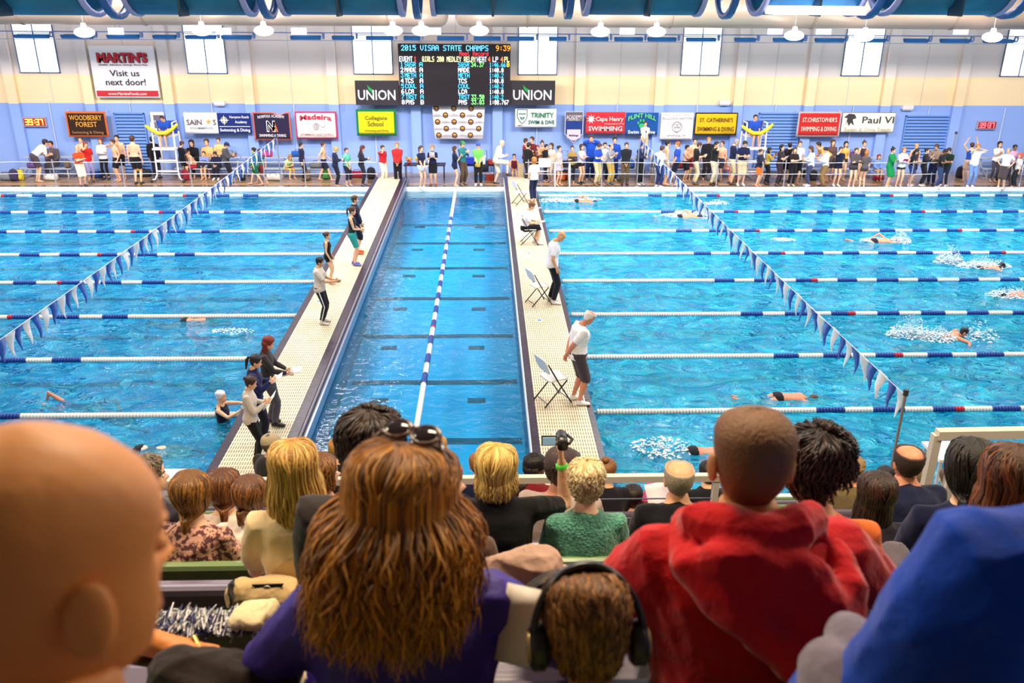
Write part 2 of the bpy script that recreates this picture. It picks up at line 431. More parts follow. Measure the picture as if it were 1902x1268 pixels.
for i in range(8):
    y = 14.497 + 2.6 * i
    rope(1, CR + .12, y, 'white and blue lane rope in the right pool, %s%s to the crowd' % (ordn[i], '' if i in (0, 7) else ' nearest') if i < 7 else 'white and blue lane rope in the right pool, closest to the far deck', 4.1, i < 4)
    rope(-1, BL - .1, y, 'white and blue lane rope in the left pool, %s%s to the crowd' % (ordn[i], '' if i in (0, 7) else ' nearest') if i < 7 else 'white and blue lane rope in the left pool, closest to the far deck', 4.0, i < 4)
t = thing('lane_rope', 'white and blue lane rope running away between the two walkways', 'lane rope', (-1.215, 0, 0))
yb = [at(772, 711, z=.05).y, at(835, 402, z=.05).y]; y = 11.4; segs = []
while y < 33.6:
    c = 0 if (y < yb[0] or y > yb[1]) else (1 if int((y - yb[0]) / .5) % 2 == 0 else 0)
    if c and abs(y - yb[0] - 3.1) < .06: c = 2
    if segs and segs[-1][0] == c: segs[-1][1].append(y)
    else: segs.append((c, [y]))
    y += .062
for c, ds in segs:
    mb = MB()
    for d in ds: fl_disc(mb, .055 * (d - 22) / 11, d, 1)
    stuff(mb.build('floats', (wf, bf, rf_)[c], t, True))
MB().cyl((-.055, 11.3, .03), (.055, 33.65, .03), .012, 5).build('cable', cab, t)

# ------------------------------------------------------------ backstroke flags
fw, fb = cloth('#F4F2F4'), cloth('#1C58B8')
def flags(X, label, ya, yb_, z0, sag):
    t = thing('flag_line', label, 'pennant line', (X, 0, z0)); n = int((yb_ - ya) / .31); pts = []
    for k in range(n + 1):
        y = ya + (yb_ - ya) * k / n; q = 2 * (y - ya) / (yb_ - ya) - 1; pts.append((0, y, -sag * (1 - q * q)))
    MB().tube(pts, .006, 4).build('cord', plain('#DADDE6'), t)
    for k in range(n):
        a, b_ = Vector(pts[k]), Vector(pts[k + 1]); sw = .03 * math.sin(k * 1.9); mb = MB()
        vs = []; rows = 4
        for r in range(rows + 1):
            f = r / rows; mid = (a + b_) / 2; hw = (b_.y - a.y) * .46 * (1 - f) + .008
            dz = -.43 * f; dx = sw * f + .02 * math.sin(f * 5 + k)
            vs += [(mid.x + dx, mid.y - hw + .03 * f * math.sin(k), mid.z + dz), (mid.x + dx + .012 * math.sin(f * 3 + k), mid.y + hw + .03 * f * math.sin(k), mid.z + dz)]
        m_ = len(vs); vs += [(x + .006, y, z) for x, y, z in vs]; fs = []
        for r in range(rows):
            i = 2 * r; fs += [(i, i + 1, i + 3, i + 2), (m_ + i + 2, m_ + i + 3, m_ + i + 1, m_ + i), (i, i + 2, m_ + i + 2, m_ + i), (i + 1, m_ + i + 1, m_ + i + 3, i + 3)]
        mb.add(vs, fs).build('pennant', (fw, fb)[k % 2], t, True)
    for y, z1 in ((ya, .1), (yb_, .1)):
        pass
flags(5.95, 'blue and white pennants strung over the right pool lanes', 11.0, 33.6, 2.02, .10)
flags(-7.92, 'blue and white pennants strung over the left pool lanes', 11.0, 33.6, 2.02, .10)
def pole(X, Y, h, label, z0=.1, r=.022):
    t = thing('flag_pole', label, 'pole', (X, Y, z0))
    MB().cyl((0, 0, 0), (0, 0, h), r, 10).build('post', mat('steel', '#A7A7AF', .3, .6), t)
    MB().cyl((0, 0, 0), (0, 0, .03), .09, 12).build('base', plain('#B8B8BC'), t)
    MB().cyl((0, 0, h - .06), (0, 0, h + .03), r * 1.7, 10).build('clamp', plain('#3A3238'), t)
pole(5.95, 11.0, 1.95, 'steel pole holding the near end of the right pennant line', .13)
pole(-7.92, 11.0, 1.95, 'steel pole holding the near end of the left pennant line', .13)
pole(5.95, 33.85, 1.95, 'steel pole at the far end of the right pennant line beside the man with papers', .1)
pole(-7.92, 33.85, 1.95, 'steel pole at the far end of the left pennant line', .1)
p = at(1757, 345, z=.1); pole(p.x, p.y, 2.1, 'tall thin pole on the far deck left of the boy in a white shirt', .1, .03)

# guard rail of posts and cords along the far pool edge
pm = mat('steel', '#B4AEB4', .35, .4)
def barrier(us, label, ends):
    t = thing('rope_barrier', label, 'barrier', (0, 33.95, .1)); xs = [at(u, 344, y=33.95).x for u in us]
    for x in xs:
        MB().cyl((x, 0, 0), (x, 0, 1.06), .022, 8).build('post', pm, t); MB().cyl((x, 0, 0), (x, 0, .02), .07, 10).build('foot', pm, t)
    xa, xb = at(ends[0], 340, y=33.95).x, at(ends[1], 340, y=33.95).x
    for z in (.95, .5):
        pts = []
        for k in range(61):
            x = xa + (xb - xa) * k / 60; pts.append((x, 0, z + .01 * math.sin(k)))
        MB().tube(pts, .011, 5).build('cord', plain('#E4E0E4'), t)
barrier([105, 232, 357, 493, 568], 'low barrier of thin posts and two white cords on the left far deck', (-60, 702))
barrier([981, 1117, 1217, 1330, 1455, 1578, 1690], 'low barrier of thin posts and two white cords on the right far deck', (975, 1760))

# ------------------------------------------------------------ things on the far wall
def plate(mb, x0, x1, z0, z1, y0=0, y1=.02, m=None): mb.box((x0, y0, z0), (x1, y1, z1), m)
def wallthing(name, label, cat, u0, v0, u1, v1, Y, group=None):
    a = at((u0 + u1) / 2, v0, y=Y); c = at((u0 + u1) / 2, v1, y=Y); l = at(u0, (v0 + v1) / 2, y=Y); r = at(u1, (v0 + v1) / 2, y=Y)
    t = thing(name, label, cat, ((l.x + r.x) / 2, Y, c.z), 0, group); return t, r.x - l.x, a.z - c.z
def wavecloth(w_, h_, seed, mt, parent, name, y=0, inset=0, amp=.02, dip=None, taper=0, pts=None):
    n, k = 20, 8; vs = []; rg = random.Random(seed); ph = rg.random() * 6
    def P(i, j, off):
        fx = i / n - .5; fz = j / k; x = fx * (w_ - 2 * inset) * (1 - taper * (1 - fz)); z = inset + fz * (h_ - 2 * inset)
        if dip: z -= dip * h_ * math.exp(-((fx - .22) / .12) ** 2) * fz
        return (x, y + off - amp * (1 + math.sin(fx * 9 + ph + fz * 2)) * .5, z)
    for off in (0, .012):
        for j in range(k + 1):
            for i in range(n + 1): vs.append(P(i, j, off))
    fs = []; S = (n + 1) * (k + 1)
    for j in range(k):
        for i in range(n):
            a = j * (n + 1) + i; fs += [(a, a + 1, a + n + 2, a + n + 1), (S + a + n + 1, S + a + n + 2, S + a + 1, S + a)]
    for i in range(n): fs += [(i, S + i, S + i + 1, i + 1), (k * (n + 1) + i, k * (n + 1) + i + 1, S + k * (n + 1) + i + 1, S + k * (n + 1) + i)]
    return MB().add(vs, fs).build(name, mt, parent, True)
YB = YW - .40
def banner(label, u0, v0, u1, v1, bg, border, texts, bw=.06, dip=None, seed=1):
    t, w_, h_ = wallthing('banner', label, 'banner', u0, v0, u1, v1, YB)
    if border:
        wavecloth(w_, h_, seed, cloth(border), t, 'border', .0, 0, .02, dip); wavecloth(w_, h_, seed, cloth(bg), t, 'sheet', -.015, bw, .02, dip)
    else: wavecloth(w_, h_, seed, cloth(bg), t, 'sheet', 0, 0, .02, dip)
    for (s, c, cx, cz, tw, th_, *k) in texts:
        k = k[0] if k else {}
        lettering(s, tw * w_, th_ * h_, mat('print', c, .8), t, cx * w_, cz * h_, -.045, th=.008, **k)
    for sx in (-1, 1): MB().cyl((sx * (w_ / 2 - .03), .0, h_ - .03), (sx * (w_ / 2 - .03), .392, h_ + .02), .012, 6).build('tie', plain('#DDDDDD'), t)
    return t, w_, h_
def ring(mb, cx, cz, r, wd, y=-.05, n=28, a0=0, a1=2 * PI, sq=1, spiral=0):
    vs = []; N = n + 1
    for k in range(N):
        a = a0 + (a1 - a0) * k / n; rr = r * (1 - spiral * k / n)
        for q in (rr - wd / 2, rr + wd / 2):
            for yy in (y, y + .008): vs.append((cx + q * math.cos(a), yy, cz + q * math.sin(a) * sq))
    fs = []
    for k in range(n):
        i = 4 * k; fs += [(i, i + 2, i + 6, i + 4), (i + 1, i + 5, i + 7, i + 3), (i, i + 4, i + 5, i + 1), (i + 2, i + 3, i + 7, i + 6)]
    mb.add(vs, fs); return mb
def poly(mb, pts, y=-.05, th=.008, m=None):
    n = len(pts); vs = [(x, y, z) for x, z in pts] + [(x, y + th, z) for x, z in pts]
    mb.add(vs, [tuple(range(n)), tuple(range(2 * n - 1, n - 1, -1))] + [(i, i + n, (i + 1) % n + n, (i + 1) % n) for i in range(n)], m); return mb
def star(n, r0, r1, cx=0, cz=0, rot=0):
    return [(cx + (r0 if i % 2 == 0 else r1) * math.sin(rot + PI * i / n), cz + (r0 if i % 2 == 0 else r1) * math.cos(rot + PI * i / n)) for i in range(2 * n)]
O = '#E8A030'
banner('black banner with orange border reading WOODBERRY FOREST', 124, 207, 199, 254, '#33201A', '#D9662A',
       [('WOODBERRY', O, 0, .76, .8, .2), ('FOREST', O, 0, .5, .52, .2), ('Swimming & Diving', '#A8764A', 0, .17, .78, .14)], .07)[0]
t, w_, h_ = banner('white banner reading SAINTS with an orange star figure', 343, 209, 404, 248, '#F1EDEA', None,
       [('SAIN', '#5A5660', -.2, .55, .46, .26), ('S', '#5A5660', .42, .55, .09, .26), ('SWIMMING', '#A9A4A6', 0, .28, .7, .1)], seed=2)
poly(MB(), star(5, .12, .05, .24 * w_, .58 * h_)).build('emblem', mat('print', '#E9A24A', .8), t)
t, w_, h_ = banner('navy banner with a white compass reading Hampton Roads Academy', 405, 210, 467, 248, '#1C2E74', None,
       [('Hampton Roads', '#E6E8F2', .16, .8, .58, .16), ('Academy', '#E6E8F2', .2, .56, .36, .17), ('Swimming & Diving', '#F0F0F6', .0, .16, .9, .2)], seed=3)
b = MB(); poly(b, star(4, .2, .06, -.3 * w_, .66 * h_)); ring(b, -.3 * w_, .66 * h_, .12, .02); plate(b, -.46 * w_, .46 * w_, .34 * h_, .37 * h_, -.05, -.04); b.build('emblem', mat('print', '#EDE6D0', .8), t)
t, w_, h_ = banner('dark banner with orange border and interlocked N and A letters', 471, 208, 540, 260, '#2B2440', '#E0684A',
       [('NORFOLK ACADEMY', '#EDE8EC', 0, .82, .72, .1, dict(arc=.05)), ('N', '#F2F2F6', -.03, .5, .23, .4, dict(bold=.06)), ('N', '#22264E', -.03, .5, .19, .36), ('A', '#F07040', .07, .48, .17, .36, dict(bold=.04)), ('SWIMMING & DIVING', '#EDE8EC', 0, .17, .72, .1)], .05, dip=.10, seed=4)
t, w_, h_ = banner('white banner with crimson border reading Madeira above a snail', 549, 207, 626, 258, '#F6EAE6', '#C42C5E',
       [('Madeira', '#C0304E', .0, .76, .76, .2, dict(bold=.03, arc=.06)), ('SWIMMING AND DIVING', '#B58C86', 0, .17, .8, .09)], .06, seed=5)
b = MB(); ring(b, 0, .45 * h_, .15, .016, a1=4.5 * PI, n=60, spiral=.85); ring(b, -.0, .40 * h_, .26, .014, a0=PI * 1.05, a1=PI * 1.8, sq=.35); ring(b, .27, .5 * h_, .07, .012, a0=PI, a1=2.2 * PI); b.build('snail_drawing', mat('print', '#6B5560', .8), t)
banner('yellow banner with green border reading Collegiate School', 662, 203, 736, 252, '#E6D31E', '#0E7A48',
       [('Collegiate', '#6E6A1E', 0, .66, .56, .19), ('School', '#6E6A1E', -.02, .46, .4, .19), ('Swimming and Diving', '#8C8420', 0, .2, .6, .1)], .09, seed=6)
t, w_, h_ = banner('white banner with a green shield reading TRINITY SWIM & DIVE', 957, 202, 1033, 236, '#EFF2F0', None,
       [('TRINITY', '#1C7A4E', .16, .66, .56, .28, dict(bold=.02)), ('SWIM & DIVE', '#1C6A58', .14, .28, .64, .22, dict(bold=.02))], seed=7)
b = MB(); sh = [(-.5, .5), (.5, .5), (.5, -.05), (.25, -.38), (0, -.55), (-.25, -.38), (-.5, -.05)]
poly(b, [(-.33 * w_ + x * .42, .6 * h_ + z * .56) for x, z in sh], m=0); poly(b, [(-.33 * w_ + x * .36, .6 * h_ + z * .49) for x, z in sh], -.056, m=1)
poly(b, [(-.33 * w_ - .12, .56 * h_), (-.33 * w_ - .01, .56 * h_), (-.33 * w_ - .01, .36 * h_)], -.062, m=0); poly(b, [(-.33 * w_ + .12, .56 * h_), (-.33 * w_ + .01, .56 * h_), (-.33 * w_ + .01, .36 * h_)], -.062, m=0); plate(b, -.33 * w_ - .15, -.33 * w_ + .15, .7 * h_, .76 * h_, -.062, -.054, 0)
b.build('shield', [mat('print', '#2E6A5A', .8), mat('print', '#EFF2F0', .8)], t)
poly(MB(), [(-.44 * w_, .14 * h_), (-.41 * w_, .07 * h_), (-.28 * w_, .15 * h_), (-.40 * w_, .115 * h_)]).build('swoosh', mat('print', '#7A3A3A', .8), t)
# pointed pennant
t, w_, h_ = wallthing('banner', 'tall pointed blue and grey pennant reading ACADEMY', 'banner', 1049, 207, 1083, 266, YB)
b = MB(); pn = [(-.5, 1), (.5, 1), (.5, .3), (0, 0), (-.5, .3)]
poly(b, [(x * w_, z * h_) for x, z in pn], 0, .015, 0); poly(b, [(x * w_ * .92, .03 * h_ + z * h_ * .95) for x, z in pn], -.01, .01, 1); b.build('sheet', [cloth('#C8C6CE'), cloth('#243C80')], t)
b = MB(); plate(b, -.45 * w_, .45 * w_, .70 * h_, .97 * h_, -.02, -.008); b.build('band', cloth('#6A6068'), t)
poly(MB(), [(x * w_ * .74, .08 * h_ + z * h_ * .36) for x, z in pn], -.025, .01).build('bulldog_patch', mat('print', '#CFC0D2', .8), t)
lettering('ACADEMY', .86 * w_, .12 * h_, mat('print', '#D8D4D8', .8), t, 0, .83 * h_, -.03); lettering('SWIMMING', .6 * w_, .05 * h_, mat('print', '#D8D4D8', .8), t, 0, .74 * h_, -.03)
lettering('Bulldogs', .5 * w_, .07 * h_, mat('print', '#2A2A50', .8), t, 0, .25 * h_, -.035)
t, w_, h_ = banner('red banner reading Cape Henry SWIMMING', 1088, 208, 1161, 248, '#C8323C', None,
       [('Cape Henry', '#F4E6E2', .1, .66, .7, .26), ('COLLEGIATE', '#EFD8D4', .22, .46, .5, .05), ('SWIMMING', '#F4E6E2', 0, .24, .86, .22)], seed=8)
poly(MB(), star(9, .2, .08, -.37 * w_, .68 * h_)).build('emblem', mat('print', '#F4E6E2', .8), t)
t, w_, h_ = banner('blue banner reading FLINT HILL over a green paw', 1162, 209, 1222, 250, '#1C4F96', None,
       [('FLINT HILL', '#5FC878', 0, .72, .86, .2, dict(bold=.03, arc=.14)), ('Swim & Dive', '#F0F2F6', .0, .13, .84, .16)], seed=9)
b = MB(); b.ell((0, -.05, .4 * h_), (.13, .01, .11), 16, 6)
for (x, z) in ((-.15, .53), (-.06, .64), (.06, .64), (.15, .53)): b.ell((x, -.05, z * h_ - .0), (.045, .01, .07), 10, 6)
b.build('paw_print', mat('print', '#2FAE62', .8), t, True)
t, w_, h_ = banner('white banner with a drawn dog head reading BULLDOG NATION', 1227, 209, 1287, 259, '#F3EEEE', None,
       [("Liberty Christian Academy", '#B8B0B8', 0, .93, .9, .06), ('BULLDOG NATION', '#A9A4AC', 0, .8, .92, .09), ('Lynchburg, VA', '#9A949C', 0, .16, .6, .09), ('home of the bulldogs', '#C4BEC6', 0, .05, .86, .03)], seed=10)
b = MB(); ring(b, 0, .48 * h_, .2, .02); ring(b, -.07, .52 * h_, .07, .014); ring(b, .08, .52 * h_, .07, .014); ring(b, 0, .42 * h_, .09, .014, sq=.5); ring(b, 0, .3 * h_, .06, .012, a0=PI, a1=2 * PI); b.build('dog_drawing', mat('print', '#6A6672', .8), t)
banner("yellow banner with black border reading ST. CATHERINE'S", 1290, 209, 1369, 251, '#E3B81C', '#2A2014',
       [("ST. CATHERINE'S", '#5A3F14', 0, .68, .78, .18), ('SWIMMING & DIVING', '#5A3F14', 0, .28, .86, .2)], .05, seed=11)
banner("red banner with grey border reading ST. CHRISTOPHER'S", 1481, 207, 1561, 254, '#C42A2A', '#B9A9AC',
       [("ST.CHRISTOPHER'S", '#EDD9C8', 0, .68, .8, .18), ('SWIMMING & DIVING', '#EDD9C8', 0, .32, .82, .18)], .07, seed=12)
t, w_, h_ = banner('white rectangular banner reading Paul VI with a black bird mark', 1563, 209, 1661, 246, '#F6EFDC', '#5A5650',
       [('Paul VI', '#3A3A3E', .18, .64, .6, .34), ('Swim & Dive Team', '#C8BE9E', .0, .17, .88, .18)], .015, seed=13)
poly(MB(), [(-.36 * w_ + x * .3, .66 * h_ + z * .3) for x, z in ((-.8, .3), (-.2, .8), (.6, .7), (.9, .2), (.4, .0), (.7, -.8), (.2, -.4), (.0, -.9), (-.3, -.2), (-.5, -.8), (-.3, .2))]).build('emblem', mat('print', '#3A3438', .8), t)
# large sign, poster, scoreboard, sponsor boards
t, w_, h_ = wallthing('wall_sign', "large white sign reading MARTIN'S Visit us next door!", 'sign', 171, 85, 291, 181, YW - .26)
MB().box((-w_ / 2, 0, 0), (w_ / 2, .06, h_)).build('board', plain('#F1EAEA'), t)
plate(b := MB(), -w_ * .48, w_ * .48, .02 * h_, .135 * h_, -.015, .0); b.build('red_band', plain('#C8242E'), t)
lettering("MARTIN'S", .78 * w_, .2 * h_, plain('#2A1016'), t, -.0 * w_ + .02, .78 * h_ - .02, -.02, bold=.07); lettering("MARTIN'S", .78 * w_, .2 * h_, plain('#C01C2E'), t, 0, .78 * h_, -.04, bold=.04)
lettering('Quality. Selection. Savings. Every Day.', .76 * w_, .035 * h_, plain('#5A3038'), t, 0, .635 * h_, -.02)
lettering('Visit us', .46 * w_, .12 * h_, plain('#2A2630'), t, 0, .475 * h_, -.02); lettering('next door!', .62 * w_, .13 * h_, plain('#2A2630'), t, 0, .305 * h_, -.02)
lettering('www.MartinsFoods.com', .6 * w_, .055 * h_, plain('#F6E6E4'), t, 0, .077 * h_, -.03)
t, w_, h_ = wallthing('poster', 'small white framed poster behind the left lifeguard', 'poster', 281, 208, 306, 245, YW - .3)
MB().box((-w_ / 2, 0, 0), (w_ / 2, .03, h_)).build('sheet', plain('#E9E2EA'), t); MB().box((-.04, .03, h_ * .4), (.04, .29, h_ * .6)).build('bracket', plain('#999999'), t); MB().box((-w_ * .3, -.01, .2 * h_), (w_ * .3, 0, .85 * h_)).build('picture', plain('#6E6470'), t)
YS = YW - .75
t, SW, SH = wallthing('scoreboard', 'large electronic scoreboard reading 2015 VISAA STATE CHAMPS', 'scoreboard', 741, 82, 948, 196, YS)
MB().box((-SW / 2, 0, 0), (SW / 2, .4, SH)).build('cabinet', mat('board_black', '#2B2228', .5), t)
MB().box((-SW / 2 + .03, -.012, .03), (SW / 2 - .03, 0, SH - .03)).build('screen', mat('screen_black', '#251C22', .35), t)
for sx in (-.4, 0, .4): MB().box((sx * SW - .05, .4, SH * .2), (sx * SW + .05, .5, SH * .9)).build('bracket', plain('#777777'), t)
FONT = dict(zip('0123456789ABCDEGHILMNOPRSTUVY:.', (
 '0E11131519110E', '040C040404040E', '0E11010204081F', '1F02040201110E', '02060A121F0202', '1F101E0101110E', '0608101E11110E', '1F010204080808', '0E11110E11110E', '0E11110F01020C',
 '0E11111F111111', '1E11111E11111E', '0E11101010110E', '1C12111111121C', '1F10101E10101F', '0E11101713110F', '1111111F111111', '0E04040404040E', '1010101010101F', '111B1515111111', '11191513111111', '0E11111111110E', '1E11111E101010',
 '1E11111E141211', '0F10100E01011E', '1F040404040404', '1111111111110E', '11111111110A04', '11110A04040404', '00040400040400', '00000000000404')))
FONT['e'] = '00000E111F100E'; FONT['t'] = '080C0808080906'; FONT['R'] = FONT['R']; FONT['c'] = '00000E1010110E'; FONT['o'] = '00000E1111110E'; FONT['r'] = '00001619101010'; FONT['d'] = '01010D1311130D'
def led(s, u0, u1, v0, v1, color, strength=2.2):
    """dot-matrix text between the pixel columns u0..u1 of the board"""
    sx = lambda u: (u - 844.5) / 207 * SW; sz = lambda v: (196 - v) / 114 * SH
    n = len(s); cw = (sx(u1) - sx(u0)) / (n * 6 - 1); ch = (sz(v0) - sz(v1)) / 7; b = MB()
    for i, c in enumerate(s):
        if c not in FONT: continue
        for r in range(7):
            bits = int(FONT[c][2 * r:2 * r + 2], 16)
            for q in range(5):
                if bits >> (4 - q) & 1:
                    x = sx(u0) + (i * 6 + q) * cw; z = sz(v0) - r * ch
                    b.box((x, -.03, z - ch * .97), (x + cw * .98, -.012, z))
    stuff(b.build('led_text', glow(color, strength), t))
CY, WH = '#39B8F0', '#EAF4FF'
led('2015 VISAA STATE CHAMPS', 747, 907, 84, 94, '#62C8F6'); led('9:39', 921, 947, 84, 94, '#FF9A2E')
led('Meet Record', 854, 907, 95, 103, '#F03A4A', 1.5)
led('EVENT', 743, 767, 104.5, 114, WH); led('1', 770, 774, 104.5, 114, '#F0502A'); led('GIRLS 200 MEDLEY RELAY', 785, 884, 104.5, 114, '#F2F0A8'); led('HEAT', 886, 904, 104.5, 114, '#E4D8FF')
led('4', 906.5, 911, 104.5, 114, '#FF6A2E'); led('LP', 915, 925, 104.5, 114, WH); led('4', 930, 934.5, 104.5, 114, '#FF7A2E'); led('PL', 936.5, 946, 104.5, 114, '#F4E890')
rows = [('1', 'SGSR', 'A', '1:46.66'), ('2', 'MADE', 'A', '1:40.0'), ('3', 'METH', 'A', '1:40.2'), ('4', 'TCS', 'A', '1:40.0'), ('5', 'COVL', 'A', '1:40.2'), ('6', 'LCA', 'A', '1:40.0'), ('7', 'TRST', 'A', '1:40.2'), ('8', 'PNS', 'B', '1:08.767')]
for i, (a, nme, c, tm) in enumerate(rows):
    v0 = 115 + 10.05 * i; v1 = v0 + 8.4; cc = CY if i % 2 == 0 else WH; wdt = 5.2
    led(a, 744.5, 749.5, v0, v1, cc); led(nme, 752, 752 + wdt * len(nme), v0, v1, cc); led(c, 779.5, 785.5, v0, v1, cc)
    led(nme, 851, 851 + wdt * len(nme), v0, v1, cc); led(tm, 909, 909 + (26 if len(tm) < 7 else 30 if len(tm) == 7 else 36), v0, v1, cc)
    if i in (0, 6, 7): led({0: '34.37', 6: '33.50', 7: '33.83'}[i], 875, 899, v0, v1, '#7CF07A')
led('8', 941, 946, 115, 123, '#F4E040')
for (u0, u1, side) in ((660, 741, 'left'), (948, 1031, 'right')):
    t2, w_, h_ = wallthing('sponsor_board', 'black board reading UNION with a green leaf, %s' % ('beside the yellow and green banner' if side == 'left' else 'above the white shield banner'), 'sign', u0, 150, u1, 195, YS + .1)
    MB().box((-w_ / 2, 0, 0), (w_ / 2, .15, h_)).build('board', mat('board_black', '#2B2228', .5), t2); MB().box((-.08, .15, h_ * .4), (.08, .64, h_ * .6)).build('bracket', plain('#777777'), t2)
    lettering('UNION', w_ * .86, h_ * .42, plain('#F6F6F8'), t2, -.01 * w_, h_ * .42, -.02, bold=.015)
    poly(MB(), [(-.22 * w_, h_ * .84), (-.17 * w_, h_ * .74), (-.08 * w_, h_ * .62), (-.08 * w_, h_ * .46), (-.2 * w_, h_ * .64)], -.03).build('leaf_mark', plain('#1E9A4C'), t2)
# step-and-repeat backdrop
t2, w_, h_ = wallthing('backdrop_banner', 'white backdrop with rows of round gold logos under the scoreboard', 'banner', 803, 196, 901, 258, YB)
wavecloth(w_, h_, 3, cloth('#F3EEF0'), t2, 'sheet', 0, 0, .02, None, .1)
for sx in (-1, 1): MB().cyl((sx * (w_ / 2 - .03), .0, h_ - .03), (sx * (w_ / 2 - .03), .392, h_ + .02), .012, 6).build('tie', plain('#DDDDDD'), t2)
lg = [mat('print', '#4A3438', .8), mat('print', '#D8983C', .8)]
for r in range(5):
    for c in range(6):
        x = -.42 * w_ + (c + .5 * 0) * w_ * .165; z = h_ * (.92 - r * .2); tp = 1 - .1 * (1 - z / h_); x *= tp
        if (c + r) % 2 == 0:
            b = MB(); b.cyl((x, -.05, z), (x, -.035, z), .115, 18, 0); b.cyl((x, -.055, z), (x, -.045, z), .07, 14, 1)
            b.box((x - .11, -.06, z - .05), (x + .11, -.05, z - .01), 0); b.build('round_logo', lg, t2)
        else:
            b = MB(); b.box((x - .17, -.05, z + .0), (x + .17, -.045, z + .022)); b.box((x - .19, -.05, z - .045), (x + .19, -.045, z - .02)); b.box((x - .06, -.05, z + .04), (x + .06, -.045, z + .055)); b.build('small_print', mat('print', '#BDB6C2', .8), t2)
# digital clocks, wall boxes, conduits
SEG = {'3': 'abgcd', '9': 'abcdfg', '7': 'abc'}
def clock(u0, v0, u1, v1, label, face, dig):
    t, w_, h_ = wallthing('digital_clock', label, 'clock', u0, v0, u1, v1, YW - .15)
    MB().box((-w_ / 2, 0, 0), (w_ / 2, .14, h_)).build('case', plain('#B8A8B0'), t); MB().box((-w_ / 2 + .03, -.01, .03), (w_ / 2 - .03, 0, h_ - .03)).build('face', plain(face), t)
    b = MB(); dw = w_ * .15; dh = h_ * .66; z0 = h_ * .17
    for i, c in enumerate('39:37'):
        x = (-.36, -.18, -.01, .1, .28)[i] * w_
        if c == ':':
            for z in (.36, .62): b.box((x, -.02, h_ * z), (x + .04, -.01, h_ * z + .04))
            continue
        S = {'a': (0, dh - .035, dw, dh), 'g': (0, dh / 2 - .018, dw, dh / 2 + .018), 'd': (0, 0, dw, .035), 'b': (dw - .035, dh / 2, dw, dh), 'c': (dw - .035, 0, dw, dh / 2), 'f': (0, dh / 2, .035, dh)}
        for q in SEG[c]:
            e = S[q]; b.box((x - .04 + e[0], -.02, z0 + e[1]), (x - .04 + e[2], -.01, z0 + e[3]))
    b.build('digits', glow(dig, 2.4), t)
clock(43, 218, 85, 235, 'digital clock glowing orange beside the WOODBERRY banner', '#B02A18', '#FFC04A')
clock(1816, 225, 1851, 240, 'digital clock glowing red on the right of the far wall', '#8C0A18', '#FF5A66')
for (u, v, tx) in ((407, 193, 'above the white SAINTS banner'), (1347, 192, 'above the yellow banner'), (1687, 201, 'right of the Paul VI banner')):
    t, w_, h_ = wallthing('wall_box', 'small white box fixture on the wall ' + tx, 'fixture', u - 10, v - 5, u + 10, v + 4, YW - .2)
    MB().box((-w_ / 2, 0, .05), (w_ / 2, .2, h_)).build('housing', plain('#E9E4E0'), t); MB().box((-w_ / 2 + .03, .03, 0), (w_ / 2 - .03, .18, .05)).build('lens', plain('#C9CCD4'), t)
for u, v0, v1 in ((90, 188, 300), (240, 192, 207), (392, 190, 210), (545, 192, 290), (695, 195, 300), (853, 200, 300), (998, 190, 300), (1147, 190, 262), (1296, 190, 210), (1442, 192, 206), (1586, 195, 290), (1727, 198, 212), (1868, 200, 290)):
    a, c = at(u, v0, y=YW - .06), at(u, v1, y=YW - .06)
    structure(MB().cyl((a.x, YW - .06, c.z), (a.x, YW - .06, a.z), .018, 6).build('conduit', plain('#D5DCE8'), wall))

# ------------------------------------------------------------ overhead ducts, baffles, lamps
bluem = mat('baffle_blue', '#1F80B4', .5, var=('#17699A', 2)); lav = plain('#A9B2F0', .4)
def halfpipe(mb, x0, x1, y, z, r, th=.02, n=14, a0=PI, a1=2 * PI, m=0):
    vs = []; N = n + 1
    for x in (x0, x1):
        for q in (r, r - th):
            for k in range(N):
                a = a0 + (a1 - a0) * k / n; vs.append((x, y + q * math.cos(a), z + q * math.sin(a)))
    fs = []
    for k in range(n):
        fs += [(k, k + 1, 2 * N + k + 1, 2 * N + k), (N + k + 1, N + k, 3 * N + k, 3 * N + k + 1), (k, N + k, N + k + 1, k + 1), (2 * N + k, 2 * N + k + 1, 3 * N + k + 1, 3 * N + k)]
    fs += [(0, 2 * N, 3 * N, N), (N - 1, 2 * N - 1, 4 * N - 1, 3 * N - 1)]
    mb.add(vs, fs, m)
Yn = 12.0; Zn = 11.25
tx_ = ['left end of the row', 'second from the left', 'third from the left', 'over the scoreboard', 'right of the scoreboard', 'with the bright light panel', 'right end of the row']
